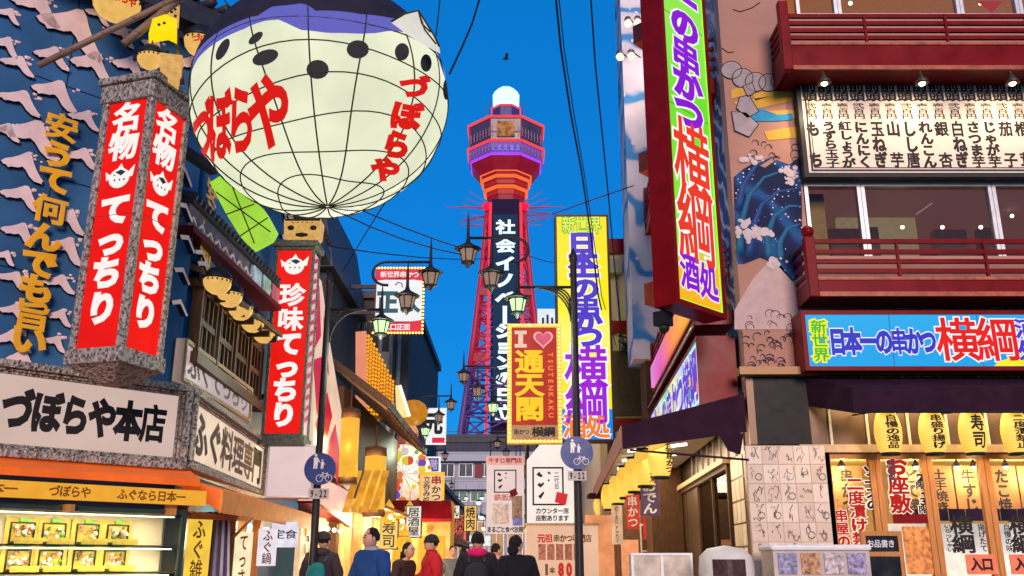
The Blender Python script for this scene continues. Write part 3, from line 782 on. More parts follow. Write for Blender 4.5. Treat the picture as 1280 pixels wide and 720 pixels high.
capshell([(306, 44), (313, 33), (330, 27), (348, 25), (362, 31), (375, 38), (410, 42), (449, 43), (470, 42), (488, 39), (505, 41), (523, 47), (545, 62), (556, 78)], 1.006, ramp_emat('violet_back', 'z', [(0, rgb(112, 110, 210)), (.5, rgb(146, 122, 204)), (1, rgb(130, 108, 180))], .62, 1.0, .8, .35, 5), 'violet_band')
capshell([(322, 22), (340, 10), (362, 8), (383, 5), (390, 15), (420, 15), (450, 19), (488, 24), (512, 27), (530, 36), (545, 48), (556, 66)], 1.012, mat('black_back_cloth', (.018, .015, .025), .8, bump=.2), 'black_back')
SPOT = mat('black_spot', (.03, .03, .03), .8, var=.2)
def spot(px, py, rx, ry, rot=0):
    n = 16; rng = [0, .5, 1.0]; v = []; f = []
    for q in rng:
        for i in range(n):
            a = 2 * math.pi * i / n; x = rx * q * math.cos(a); y = ry * q * math.sin(a)
            v.append(sph_pt(hit(px + x * math.cos(rot) - y * math.sin(rot), py + x * math.sin(rot) + y * math.cos(rot)), 1.0045))
    for r_ in range(2):
        for i in range(n): f.append((r_ * n + i, r_ * n + (i + 1) % n, (r_ + 1) * n + (i + 1) % n, (r_ + 1) * n + i))
    MB().add(v, f, 0, True).build('spot', SPOT, gl)
for q in [(332, 72, 17, 9, -.35), (397, 87, 14, 12, 0), (447, 62, 14, 11.5, 0), (502, 65, 9, 11, .1), (532, 79, 7, 11, 0), (557, 112, 4, 13, 0), (320, 48, 11, 5, -.7), (279, 62, 6, 15, .5)]: spot(*q)
RTX = emat('red_lantern_letters', rgb(222, 30, 24), .95, .08, 4, sample=False)
xf = lambda x, z, q: sph_pt(hit(x, -z), 1.006 + q)
b = MB(); b.text([('づ', 254, -166, 22, 80, .06), ('ぼ', 276, -158, 27, 86, .06), ('ら', 302, -151, 32, 84, .05), ('や', 337, -141, 50, 92, .10)], 0, .042, 0, xf, .003, .16); b.build('lettering', RTX, gl)
b = MB(); b.text([('づ', 517, -109, 34, 28, -.12), ('ぼ', 507, -145, 36, 33, -.15), ('ら', 495, -181, 33, 33, -.18), ('や', 481, -212, 34, 28, -.2)], 0, .07, 0, xf, .003, .16); b.build('lettering', RTX, gl)
def px_prism(mb, pts, Y, th, m=0, ms=None):
    f = [at(px, py, Y) - gc for px, py in pts]; bk = [p + Vector((0, th, 0)) for p in f]; n = len(f)
    mb.add(f + bk, [tuple(range(n)), tuple(range(2 * n - 1, n - 1, -1))], m)
    mb.add(f + bk, [((i + 1) % n, i, n + i, n + (i + 1) % n) for i in range(n)], m if ms is None else ms)
b = MB(); px_prism(b, [(489, 27), (506, 18), (523, 14), (532, 26), (543, 46), (549, 58), (530, 48), (510, 36)], 7.15, .12)
b.build('fin', emat('lit_fin', rgb(236, 232, 222), .9, .1), gl)
b = MB()
for e in ((545, 55), (538, 40)): b.tube([at(523, 14, 7.14) - gc, at((523 + e[0]) / 2 - 3, (14 + e[1]) / 2 + 3, 7.13) - gc, at(*e, 7.14) - gc], .008, 5)
b.tube([at(489, 27, 7.14) - gc, at(506, 17, 7.13) - gc, at(523, 13, 7.14) - gc, at(543, 45, 7.14) - gc, at(549, 58, 7.14) - gc], .01, 5)
b.build('fin_ribs', NETM, gl)
b = MB(); px_prism(b, [(264, 46), (272, 42), (283, 27), (287, 12), (297, 15), (306, 24), (318, 36), (306, 56), (299, 62), (281, 55)], 8.75, .1); b.build('tail', mat('tail_cloth', (.035, .03, .04), .8), gl)
b = MB()
for i in range(7):
    t0 = i / 6; a = (288 + t0 * -20, 18 + t0 * 30); c = (314 - t0 * 13, 38 + t0 * 20)
    b.tube([at(*a, 8.74) - gc, at(*c, 8.74) - gc], .022, 5)
b.build('tail_stripes', mat('pale_stripe', (.55, .48, .52), .7), gl)
GRN = emat('lit_green_fin', rgb(178, 236, 70), .85, .15, 3)
b = MB(); px_prism(b, [(262, 228), (275, 220), (300, 235), (330, 262), (342, 284), (336, 295), (313, 307), (300, 295), (283, 268)], 8.5, .2); b.build('fin', GRN, gl, bevel=.05)
b = MB()
for a, c in (((270, 240), (338, 290)), ((283, 268), (318, 255)), ((300, 295), (335, 272)), ((290, 232), (318, 304))): b.tube([at(*a, 8.49) - gc, at(*c, 8.49) - gc], .007, 5)
b.build('fin_ribs', NETM, gl)
b = MB()
for a, c in (((300, 28), (215, -95)), ((318, 20), (195, -170)), ((330, 20), (215, -190)), ((545, 45), (585, -330)), ((430, -5), (420, -330))): b.tube([at(*a, 8.2) - gc, at(*c, 8.2) - gc], .007, 5)
b.build('hanging_wire', K_CABLE, gl)
lamp('lantern_glow', 'POINT', (0, 0, -1.9), 12, (.95, 1, .75), .6, gl)

# ================================================================== SECOND TALL RED SIGN
def at_box(name, label, cat, px0, px1, py0, py1, Y, pm=None, group=None, rz=0):
    """thing whose base centre is where the sign's foot stands in the photo"""
    ym = (py0 + py1) / 2; a = at(px0, ym, Y); c = at(px1, ym, Y); z1 = at((px0 + px1) / 2, py0, Y).z; z0 = at((px0 + px1) / 2, py1, Y).z
    t = thing(name, label, cat, ((a.x + c.x) / 2, Y, z0), rz, group)
    return t, c.x - a.x, z1 - z0
Y_ = 14.2
t, W_, H_ = at_box('tall_red_sign', 'tall red lit sign with white letters in green bronze frame below a gold fish mask', 'sign', 335, 386, 308, 546, Y_)
greenb = carved('green_bronze', (.16, .17, .12), (.02, .025, .02))
MB().box(-W_ / 2 + .05, W_ / 2 - .05, .03, .06, .06, H_ - .06).build('panel', R_LIT, t)
SIDEP = emat('lit_pink_side', rgb(240, 190, 200), .9, .1)
MB().box(W_ / 2 - .06, W_ / 2 - .03, .07, .42, .06, H_ - .06).build('panel', SIDEP, t)
b = MB(); b.box(-W_ / 2 + .05, W_ / 2 - .06, .061, .42, .05, H_ - .05)
frame(b, -W_ / 2, W_ / 2, 0, H_, .05, 0, .06)
b.box(W_ / 2 - .05, W_ / 2, .42, .48, 0, H_); b.box(-W_ / 2, W_ / 2, .06, .48, 0, .05); b.box(-W_ / 2 - .04, W_ / 2 + .05, -.05, .52, H_ + .002, H_ + .1); b.box(-W_ / 2 - .03, W_ / 2 + .03, -.04, .5, -.12, -.002)
b.build('carved_frame', greenb, t, bevel=.008)
c = [(ch, 0, H_ * f, W_ * .60, H_ * .118) for ch, f in zip('珍味てっちり', (.735, .605, .475, .355, .235, .11))]
b = MB(); b.text(c, .028, .06, 0); fugu_logo(b, 0, H_ * .90, .2, .022); b.build('lettering', [W_TXT, G_INK], t)
b = MB()
for i in range(16):
    z = .2 + i * (H_ - .3) / 16; b.add([(W_ / 2 - .028, .1, z), (W_ / 2 - .028, .4, z + .12), (W_ / 2 - .028, .4, z + .2), (W_ / 2 - .028, .1, z + .08)], [(0, 1, 2, 3)])
b.build('stripe', emat('lit_pink_stripe', rgb(215, 50, 90), .9, .1, sample=False), t)
b = MB(); b.box(-1.2, -W_ / 2 - .01, .2, .3, H_ * .8, H_ * .8 + .08); b.box(-1.2, -W_ / 2 - .01, .2, .3, H_ * .2, H_ * .2 + .08); b.build('bracket', K_IRON, t)
# gold fish mask above it
t, W_, H_ = at_box('fish_mask', 'gold pufferfish face ornament on top of the tall red sign', 'ornament', 354, 401, 274, 303, Y_)
b = MB(); b.prism([(-W_ / 2, H_), (-W_ * .47, .25 * H_), (-W_ * .3, 0), (W_ * .3, 0), (W_ * .47, .25 * H_), (W_ / 2, H_)], 0, .3); b.build('face', K_GOLD, t, bevel=.03)
b = MB()
b.box(-W_ * .47, W_ * .47, -.02, .0, H_ * .93, H_ * .99)
for s_ in (-1, 1):
    b.sph((s_ * W_ * .30, -.01, H_ * .62), .06, .03, .045, 8)
for i in range(5): b.sph((-.16 + i * .08, -.005, H_ * .86), .014, .01, .012, 6)
b.lathe((0, -.01, H_ * .32), [(.01, -.04), (.1, -.02), (.1, .02), (.01, .04)], 14, sy=.25)
b.build('markings', K_INK, t)
# plain lit box sign under it
t, W_, H_ = at_box('blank_sign', 'plain pale pink lit box sign under the tall red sign', 'sign', 333, 392, 556, 622, 14.3)
MB().box(-W_ / 2 + .03, W_ / 2 - .03, 0, .4, .03, H_ - .03).build('panel', emat('lit_blank', rgb(236, 206, 204), .92, .08, 1.2), t)
b = MB(); frame(b, -W_ / 2, W_ / 2, 0, H_, .028, -.01, .41); b.build('frame', K_ALU, t)

# ================================================================== PINK BANNER SIGN on the side wall
BW = Wall(-3.72, 17.4, -3.72, 21.5)
def wp(W, pts, n=0): return [W.on(px, py, n) for px, py in pts]
bn = BW.thing('sail_banner', 'cream sail shaped banner with crimson brush strokes beside the lamp post', 'banner', 0, 0, 0)
pts = wp(BW, [(392, 560), (388, 330), (402, 352), (413, 432), (428, 520), (439, 612)])
CREAML = emat('lit_banner_cream', rgb(246, 208, 178), .88, .1, 2); CRIM = emat('lit_crimson', rgb(214, 26, 58), .88, .12, 4, sample=False)
b = MB(); b.prism(pts, 0, .12); b.build('cloth', CREAML, bn)
b = MB()
for q in ([(390, 345), (399, 358), (401, 420), (391, 440)], [(391, 450), (404, 445), (408, 470), (396, 520)], [(394, 530), (409, 490), (415, 520), (403, 570)], [(408, 560), (419, 530), (428, 590), (424, 624 - 10)], [(391, 575), (400, 560), (404, 580), (396, 590)], [(404, 395), (409, 430), (411, 470), (406, 455)]):
    b.prism(wp(BW, q), -.006, -.001)
b.build('brush_stroke', CRIM, bn)
bn2 = BW.thing('fascia_box', 'pink lit fascia below the sail shaped banner', 'sign', 0, -.03, 0)
b = MB(); b.prism(wp(BW, [(393, 592), (439, 616), (439, 656), (393, 626)], -.03), 0, .3); b.build('panel', emat('lit_pink_fascia', rgb(242, 196, 182), .9, .08), bn2)
b = MB(); b.prism(wp(BW, [(393, 626), (439, 656), (439, 659), (393, 629)], -.03), -.02, .32); b.build('trim', K_RED, bn2)
st = thing('lit_stall', 'brightly lit shop opening with hanging packets behind the teal backpack', 'shop front', (-3.9, 17.6, 0), R(2))
MB().box(-.1, 0, -.2, 3.4, 0, 2.2).build('back_wall', mat('warm_stall', (.8, .62, .4), .6, var=.4, scale=5, emit=rgb(255, 225, 170), estr=.5), st)
b = MB()
for i in range(26):
    y = .1 + (i % 13) * .26; z = 1.5 + (i // 13) * .28 + .05 * math.sin(i * 3); b.box(.02, .05, y, y + .17, z, z + .2, i % 4)
b.build('packets', [K_WHITE, YC, K_RED, mat('mid_green', (.1, .3, .1))], st)
for i in range(4):
    b = MB(); b.sph((.25, .4 + i * .85, 2.0), .045, n=8); b.build('bulb', WARM_BULB, st)
lamp('stall_light', 'POINT', (.7, 1.6, 1.9), 60, (1, .8, .5), .2, st)
MB().box(0, .6, 0, 3.2, 0, .8).build('counter', K_WOODL, st)

# ================================================================== STREET LAMPS
GREENL = emat('lit_green_glass', rgb(196, 255, 170), 1.5, .1, 8); PALEG = emat('pale_lamp_glass', rgb(196, 160, 140), .55, .2, 8, sample=False)  # glass of unlit lanterns gets its pale tone from a faint emission
HANG = {}
def lamp_lantern(parent, x, z, lit):
    if ('lan', lit) in HANG:
        o = HANG[('lan', lit)].copy(); COL.objects.link(o); o.parent = parent; o.location = (x, 0, z)
        for ch in HANG[('lan', lit)].children: q = ch.copy(); COL.objects.link(q); q.parent = o
        return
    b = MB(); b.lathe((0, 0, 0), [(.225, -.075), (.235, -.06), (.12, .0), (.05, .05), (.03, .12), (.02, .45), (.004, .62)], 12)
    for k in range(6):
        a = 2 * math.pi * k / 6 + .26; b.tube([(.155 * math.cos(a), .155 * math.sin(a), -.08), (.10 * math.cos(a), .10 * math.sin(a), -.31)], .011, 5)
    b.lathe((0, 0, 0), [(.165, -.09), (.165, -.075)], 12); b.lathe((0, 0, 0), [(.012, -.42), (.05, -.36), (.115, -.33), (.115, -.30)], 12)
    o = b.build('lantern_frame', K_IRON, parent, (x, 0, z))
    b = MB(); b.lathe((0, 0, 0), [(.098, -.30), (.148, -.09)], 6, 0, .0, smooth=False); b.build('lantern_glass', GREENL if lit else PALEG, o)
    HANG[('lan', lit)] = o
def street_lamp(x, y, sg, label, scale=1.0, lit=True):
    t = thing('street_lamp', label, 'street lamp', (x, y, 0), 0, 'wrought iron lamps along the street'); t.scale = (scale,) * 3
    b = MB(); b.lathe((0, 0, 0), [(.16, 0), (.16, .25), (.1, .35), (.075, .9), (.065, 2.5), (.055, 6.35), (.07, 6.38), (.07, 6.44), (.02, 6.6)], 12); b.build('pole', K_IRON, t)
    z3, z2, z1 = 5.90, 6.36, 6.80; a3, a2, a1 = .97, 1.42, 1.83
    def curl(xc, z0, z1_, n=10): # C-shaped scroll joining two arms, bulging towards the pole
        r = (z1_ - z0) / 2; return [(sg * (xc - r * 1.1 * math.sin(math.pi * i / n)), 0, z0 + r - r * math.cos(math.pi * i / n)) for i in range(n + 1)]
    b = MB()
    b.tube([(sg * .05, 0, z3), (sg * a3, 0, z3)], .026, 8)
    b.tube([(sg * (a3 - .35), 0, z3)] + curl(.62, z3, z2) + [(sg * a2, 0, z2)], .026, 8)
    b.tube([(sg * (a2 - .35), 0, z2)] + curl(1.02, z2, z1) + [(sg * a1, 0, z1)], .026, 8)
    b.build('arm', K_IRON, t)
    b = MB()
    for i in range(4):
        r = .62 - i * .12
        b.tube([(sg * (.05 + r * math.sin(q)), 0, z3 - r * .95 + r * .95 * (1 - math.cos(q)) - 0.0) if False else (sg * (.06 + r * (1 - math.cos(q)) * .9), 0, z3 - .02 - (r * .95) * (1 - math.sin(q))) for q in [math.pi / 2 * k / 8 for k in range(9)]], .016, 6)
    b.build('brace', K_IRON, t)
    for k, (a, z) in enumerate(((a3, z3), (a2, z2), (a1, z1))): lamp_lantern(t, sg * a, z - .14, lit and k == 0)
    if lit: lamp('lamp_light', 'POINT', (sg * a3, -.0, z3 - 1.0), 60, (.9, 1, .72), .25, t)
    return t
street_lamp(at(403, 500, 14.0).x, 14.0, 1, 'wrought iron street lamp nearest on the restaurant side, carrying the blue round sign', .886)
street_lamp(at(720, 500, 15).x, 15, -1, 'wrought iron street lamp nearest in front of the tall yellow sign')
street_lamp(at(495, 560, 31).x, 31, 1, 'second street lamp on the restaurant side, standing before the festival float', lit=True)
street_lamp(at(659, 600, 26).x, 26, -1, 'second wrought iron street lamp behind the heart sign', lit=True)  # lantern switched on as added fill for the pale building
for i, (px, Y, sg, lab) in enumerate([(672, 42, -1, 'third street lamp on the tower side, behind the heart sign'), (510, 47, 1, 'third street lamp on the restaurant side of the street'),
                                 (668, 62, -1, 'fourth street lamp on the tower side, against the grey end building'), (532, 66, 1, 'fourth street lamp on the restaurant side, far down the street'),
                                 (664, 88, -1, 'fifth street lamp on the tower side, far down the street'), (546, 92, 1, 'fifth street lamp on the restaurant side, small against the grey building'), (560, 125, 1, 'farthest street lamp near the end of the street')]):
    street_lamp(at(px, 620, Y).x, Y, sg, lab, lit=(i > 3))

def blue_sign(px, py, Y, label, n):
    p = at(px, py, Y); t = thing('traffic_sign', label, 'traffic sign', p, 0, 'blue round footpath signs')
    r = .265 * (1 if Y > 14.5 else .9)
    BL = mat('traffic_blue', (.003, .026, .17), .35, var=.15); 
    b = MB(); c = [(r * math.cos(2 * math.pi * i / 40), r * math.sin(2 * math.pi * i / 40)) for i in range(40)]
    b.prism(c, 0, .02); b.build('disc', BL, t)
    b = MB()
    # adult leading a child, and a bicycle below
    def fig(x, z, h):
        b.prism([(x + .1 * h * math.cos(2 * math.pi * i / 10), z + h * .9 + .1 * h * math.sin(2 * math.pi * i / 10)) for i in range(10)], -.004, -.001)
        b.prism([(x - .14 * h, z + .76 * h), (x + .14 * h, z + .76 * h), (x + .16 * h, z + .4 * h), (x + .12 * h, z + .0), (x + .02 * h, z + .0), (x, z + .34 * h), (x - .04 * h, z + 0), (x - .14 * h, z + 0), (x - .13 * h, z + .4 * h)], -.004, -.001)
        b.prism([(x + .14 * h, z + .76 * h), (x + .3 * h, z + .45 * h), (x + .24 * h, z + .42 * h), (x + .12 * h, z + .6 * h)], -.004, -.001)
    fig(-.07, .0, .22); fig(.03, .0, .14)
    for xx in (-.0, .14):
        b.tube([(xx + .05 * math.cos(2 * math.pi * i / 16), -.004, -.14 + .05 * math.sin(2 * math.pi * i / 16)) for i in range(16)], .006, 4, closed=True)
    for s_, e in (((.0, -.14), (.045, -.07)), ((.045, -.07), (.07, -.14)), ((.07, -.14), (.115, -.07)), ((.045, -.07), (.115, -.07)), ((.115, -.055), (.14, -.14)), ((.03, -.055), (.06, -.055))): b.tube([(s_[0], -.004, s_[1]), (e[0], -.004, e[1])], .006, 4)
    b.build('pictogram', K_WHITE, t)
    MB().box(-.15, .15, 0, .015, -.44, -.29).build('plate', mat('grey_plate', (.42, .38, .36), .5), t)
    letters(t, hcells('9-22', -.13, .13, -.365, .11), -.001, [(.03, K_INK, 0)])
    MB().box(-.08, .08, .016, .05, -.03, .03).build('clamp', K_STEEL, t)
blue_sign(400, 586, 13.85, 'blue round footpath and bicycle sign on the lamp post near the restaurant', 0)
blue_sign(721, 566, 14.85, 'blue round footpath and bicycle sign on the lamp post near the yellow lanterns', 1)

# ================================================================== LEFT STREET: buildings behind
def windows(root, x0, x1, z0, z1, nx, nz, y, m, fm, gap=.3):
    for i in range(nx):
        for j in range(nz):
            a = x0 + (x1 - x0) * (i + gap / 2) / nx; c = x0 + (x1 - x0) * (i + 1 - gap / 2) / nx
            d = z0 + (z1 - z0) * (j + gap / 2) / nz; e = z0 + (z1 - z0) * (j + 1 - gap / 2) / nz
            b = MB(); frame(b, a, c, d, e, min(.08, (c - a) * .12), y - .05, y); b.box((a + c) / 2 - .03, (a + c) / 2 + .03, y - .04, y, d + .05, e - .05); o = b.build('window', fm, root)
            MB().box(a + .05, c - .05, y - .02, y - .002, d + .05, e - .05).build('pane', m, o)
PANE = mat('dark_pane', (.03, .04, .06), .12, var=.3)
PANEW = mat('warm_pane', (.2, .13, .07), .2, var=.4, emit=rgb(255, 190, 100), estr=.3)
xr = at(511, 430, 34).x; xl = -9.5; ztop = at(470, 374, 34).z
db = thing('dark_building', 'dark flat roofed building with grey drainpipes behind the white billboard', 'building', (xl, 34, 0))
MB().box(0, xr - xl, 0, 14, 0, ztop).build('wall', K_DARKWALL, db)
MB().box(-.2, xr - xl + .15, -.2, 14.2, ztop + .002, ztop + .3).build('parapet', K_SLATE, db)
windows(db, 3.2, xr - xl - 1.6, ztop - 5.2, ztop - .6, 3, 2, 0, PANE, K_GREY)
b = MB()
for px in (476, 489, 499): x = at(px, 430, 34).x - xl; b.tube([(x, -.08, 1), (x, -.08, ztop - .1)], .09, 8)
b.build('drainpipe', K_GREY, db)
b = MB(); b.box(3.4, 4.9, -.5, -.05, ztop - 3.3, ztop - 2.2); b.box(xr - xl + .0, xr - xl + .5, .4, 1.0, ztop - 4.4, ztop - 4.1); b.build('air_unit', K_GREY, db)
gb = thing('gabled_house', 'dark steep roofed old house behind the gold fish mask', 'building', (at(400, 320, 27).x - .6, 27, 0))
zr0 = at(425, 330, 27).z; zr1 = at(418, 240, 27).z
b = MB(); b.box(-2.2, .85, 0, 6, 0, zr0); b.build('wall', K_DARKWALL, gb)
b = MB(); b.add([(-2.6, -.4, zr0 - .2), (-.1, -.4, zr1), (.62, -.4, zr1), (1.12, -.4, zr0 - .2), (-2.6, 6.3, zr0 - .2), (-.1, 6.3, zr1), (.62, 6.3, zr1), (1.12, 6.3, zr0 - .2)], [(0, 1, 2, 3), (7, 6, 5, 4), (0, 4, 5, 1), (1, 5, 6, 2), (2, 6, 7, 3), (3, 7, 4, 0)])
b.build('roof', K_SLATE, gb)
windows(gb, -1.3, .8, zr0 - 2.4, zr0 - .4, 2, 1, 0, PANE, K_GREY)

# shop with wooden eaves and long amber lanterns
es = thing('wooden_shop', 'wooden shop with deep plank eaves above the long amber lanterns', 'building', (-3.2, 20.5, 0))
zea = at(422, 478, 21).z; zeb = at(474, 556, 27.5).z
b = MB(); b.box(-4, -.62, 0, 10, 0, 5.2); b.build('wall', K_WOOD, es)
b = MB(); b.add([(-1.5, -.2, zea + .9), (.42, -.2, zea - .5), (.42, 9.5, zea - .5), (-1.5, 9.5, zea + .9), (-1.5, -.2, zea + .75), (.42, -.2, zea - .68), (.42, 9.5, zea - .68), (-1.5, 9.5, zea + .75)], [(0, 1, 2, 3), (7, 6, 5, 4), (4, 5, 1, 0), (5, 6, 2, 1), (6, 7, 3, 2), (7, 4, 0, 3)])
b.build('roof', K_WOOD, es)
b = MB()
for i in range(20): b.obox((-1.4, i * .5, zea + .68), (.38, i * .5, zea - .7), .08, .06)
b.build('rafters', K_WOODL, es)
for i in range(6):
    o = MB().box(-.618, -.58, .3 + i * 1.6, 1.7 + i * 1.6, .25, 2.5).build('shop_front', mat('fill_warm_front_%d' % (i % 3), ((.6, .35, .15), (.45, .2, .06), (.65, .5, .3))[i % 3], .6, var=.7, scale=3, emit=rgb(*((255, 190, 90), (250, 150, 60), (255, 225, 160))[i % 3]), estr=.55), es)  # glowing front panels added to warm the lower street
b = MB(); b.box(-.6, .1, .1, 9.8, 2.62, 2.7); b.build('shop_canopy', K_WOODO, es)
for i in range(4): lamp('front_fill_light', 'POINT', (.1, .8 + i * 2.6, 2.3), 45, (1, .7, .36), .12, es)  # added fill along the shop front, with bulbs to match
for i in range(4):
    b = MB(); b.sph((.1, .8 + i * 2.6, 2.45), .06, n=8); b.build('bulb', WARM_BULB, es)
AMBER = emat('amber_lantern_cloth', rgb(250, 186, 62), 1.0, .16, 3)
def long_lantern(px0, px1, py0, py1, Y, lab):
    t, W_, H_ = at_box('long_lantern', lab, 'lantern', px0, px1, py0, py1, Y, group='long amber lanterns')
    b = MB(); b.lathe((0, 0, 0), [(W_ / 2, .15), (W_ / 2, H_ - .18)], 20); b.build('shade', AMBER, t)
    b = MB(); b.lathe((0, 0, 0), [(W_ * .48, 0), (W_ * .52, .02), (W_ * .52, .15)], 20); b.lathe((0, 0, H_), [(W_ * .52, -.19), (W_ * .52, -.0), (W_ * .1, .05), (.02, .1), (.02, .5)], 20); b.build('rim', K_WOOD, t)
    lamp('lantern_light', 'POINT', (0, -W_, H_ / 2), 45, (1, .65, .25), .2, t)
long_lantern(425, 448, 512, 606, 19.2, 'long amber lantern beside the sail shaped banner')
long_lantern(455, 482, 560, 646, 20.6, 'long amber lantern lower and farther along the wooden eave')
for i in range(4):
    b = MB(); x = -.42 + i * .2; n_ = 6
    for k in range(n_):
        z1 = .46 - .88 * k / n_; z0 = .46 - .88 * (k + 1) / n_; f = lambda z: x + (.46 - z) * -.28 + .25; y = .03 * math.sin(k * 1.4 + i); y2 = .03 * math.sin(k * 1.4 + 1.4 + i)
        b.quad((f(z1) - .07, y, z1), (f(z1) + .07, y + .03, z1), (f(z0) + .08, y2 + .03, z0), (f(z0) - .08, y2, z0))
    if i == 0: drp = thing('draped_cloth', 'slanting amber cloth strips hung beside the lower long lantern', 'curtain', at(457, 615, 20.0))
    o = b.build('cloth_strip', emat('amber_strip', rgb(236, 160, 44), .8, .3, 5), drp); o.modifiers.new('s', 'SOLIDIFY').thickness = .01

# yellow light-column sign
ls = BWy = Wall(at(456, 480, 26).x, 26, at(456, 480, 26).x + .9, 28.4)
lc = ls.thing('light_column_sign', 'tall sign of yellow light columns with slanted top beside the dark building', 'sign', 0, 0, 0)
COLM = emat('yellow_light_column', rgb(255, 178, 40), 1.0, .15, 6)
npx = 11
for i in range(npx):
    px = 457 + i * 3.4; top = 418 + max(0, (px - 462)) * 1.95; bot = 521 - max(0, 481 - abs(px - 481) * 3 - 460) * 1.0
    s_, z1 = ls.on(px, top); _, z0 = ls.on(px, bot); r = .036
    b = MB(); b.tube([(s_, 0, z0), (s_, 0, z1)], r * .7, 6, 1)
    n_ = int((z1 - z0) / .11)
    for k in range(n_): b.lathe((s_, -r * .4, z0 + (k + .5) * (z1 - z0) / n_), [(.3 * r, -.05), (r * 1.1, -.02), (r * 1.1, .02), (.3 * r, .05)], 6)
    b.build('light_column', [COLM, K_ORANGEBOX], lc)
pts = wp(ls, [(454, 415), (462, 417), (494, 480), (496, 524), (454, 524)])
b = MB(); b.prism(pts, .06, .2); b.build('backing', mat('dark_orange_board', (.35, .12, .02), .5, emit=rgb(255, 140, 20), estr=.15), lc)
b = MB(); b.prism(wp(ls, [(452, 414), (456, 414), (457, 524), (452, 524)]), -.05, .2); b.build('edge', emat('lit_pink_edge', rgb(240, 150, 120), .9), lc)
t = thing('slanted_light', 'bright slanted neon gable beside the yellow light columns', 'sign', at(505, 505, 29))
b = MB(); P = [at(494, 482, 29), at(500, 482, 29), at(512, 520, 29), at(496, 522, 29)]; P = [p - at(505, 505, 29) for p in P]
b.prism([(p.x, p.z) for p in P], 0, .15); b.build('panel', emat('lit_cream_gable', rgb(255, 225, 150), 1.0), t)
b = MB(); b.tube([(P[1].x, -.03, P[1].z), (P[2].x, -.03, P[2].z)], .05, 6); b.build('neon_tube', emat('white_neon', rgb(255, 245, 220), 1.6, 0), t)

# white billboard with red border
t, W_, H_ = at_box('billboard', 'white lit billboard with red borders and amber bulbs above the lamp lanterns', 'billboard', 468, 529, 335, 416, 30)
b = MB(); b.box(0 - W_ / 2, W_ / 2, .06, .3, 0, H_); b.build('box', K_RED, t)
MB().box(-W_ / 2 + .05, W_ / 2 - .05, .03, .06, H_ * .18, H_ * .82).build('panel', emat('lit_white_board', rgb(240, 244, 246), .98, .04), t)
REDB = emat('lit_crimson_board', rgb(226, 40, 70), .95, .08)
b = MB(); n_ = 12
for sgn, z_ in ((1, H_), (-1, 0)):
    top = [(-W_ / 2 + W_ * i / n_, z_) for i in range(n_ + 1)]; low = [(-W_ / 2 + W_ * i / n_, z_ - sgn * H_ * (.15 + .05 * abs(i / n_ * 2 - 1))) for i in range(n_, -1, -1)]
    b = MB(); b.prism(top + low, .02, .058); b.build('border_band', REDB, t)
letters(t, hcells('新世界串かつ', -W_ * .4, W_ * .4, H_ * .9, .22), .018, [(.03, W_TXT, 0)])
letters(t, hcells('入口正面', -W_ * .3, W_ * .25, H_ * .09, .22), .018, [(.03, W_TXT, 0)])
letters(t, [('正', -W_ * .24, H_ * .47, W_ * .42, H_ * .34), ('久', W_ * .24, H_ * .47, W_ * .36, H_ * .3)], .028, [(.055, mat('teal_ink', (.02, .10, .12), .6), 0)])
b = MB(); b.tube([(-.15, .02, H_ * .73), (-.05, .02, H_ * .78), (.08, .02, H_ * .76), (.1, .02, H_ * .7)], .02, 5); b.build('brush_mark', K_RED, t)
b0 = None
bl_ = [( -W_ / 2 + W_ * i / 16, H_) for i in range(17)] + [(-W_ / 2 + W_ * i / 16, 0) for i in range(17)] + [(W_ / 2, H_ * i / 18) for i in range(1, 18)]
for x, z in bl_:
    if b0 is None:
        b = MB(); b.sph((0, 0, 0), .045, n=6); b0 = b.build('bulb', YEL_BULB, t, (x, .0, z))
    else:
        o = b0.copy(); COL.objects.link(o); o.location = (x, .0, z)
b = MB(); b.box(-W_ / 2 - 1.0, -W_ / 2, .15, .25, H_ * .3, H_ * .36); b.box(-W_ / 2 - 1.0, -W_ / 2, .15, .25, H_ * .7, H_ * .76); b.build('bracket', K_IRON, t)

# small white sign, shield sign, blue sign
t, W_, H_ = at_box('square_sign', 'white square lit sign with black brush letter and red strip beyond the second lamp', 'sign', 527, 557, 511, 555, 42)
MB().box(-W_ / 2, W_ / 2, 0, .3, 0, H_).build('panel', emat('lit_white_sq', rgb(238, 243, 250), 1, .04), t)
MB().box(-W_ * .05, W_ * .48, -.02, -.002, .05, H_ * .18).build('strip', REDB, t)
letters(t, [('元', 0, H_ * .58, W_ * .7, H_ * .6)], -.002, [(.05, K_INK, 0)])
bb = None
for i in range(44):
    k = i / 44 * 4; x, z = ((-W_ / 2 + W_ * k, H_), (W_ / 2, H_ * (2 - k)), (W_ / 2 - W_ * (k - 2), 0), (-W_ / 2, H_ * (k - 3)))[int(k)]
    if bb is None: b = MB(); b.sph((0, 0, 0), .045, n=6); bb = b.build('bulb', W_LIT, t, (x, -.02, z))
    else: o = bb.copy(); COL.objects.link(o); o.location = (x, -.02, z)
t, W_, H_ = at_box('shield_sign', 'amber edged shield shaped sign with black and red letters over the shopping street', 'sign', 524, 555, 590, 643, 30)
sh = lambda k: [(-W_ / 2 * k, H_ * (.5 + .5 * k)), (W_ / 2 * k, H_ * (.5 + .5 * k)), (W_ / 2 * k, H_ * (.5 - .28 * k)), (0, H_ * (.5 - .5 * k)), (-W_ / 2 * k, H_ * (.5 - .28 * k))]
b = MB(); b.prism(sh(1), 0, .15); b.build('edge', emat('lit_amber_edge', rgb(255, 190, 40), 1.05, .08), t)
b = MB(); b.prism(sh(.84), -.02, -.001); b.build('panel', emat('lit_cream_shield', rgb(246, 200, 150), .95, .08), t)
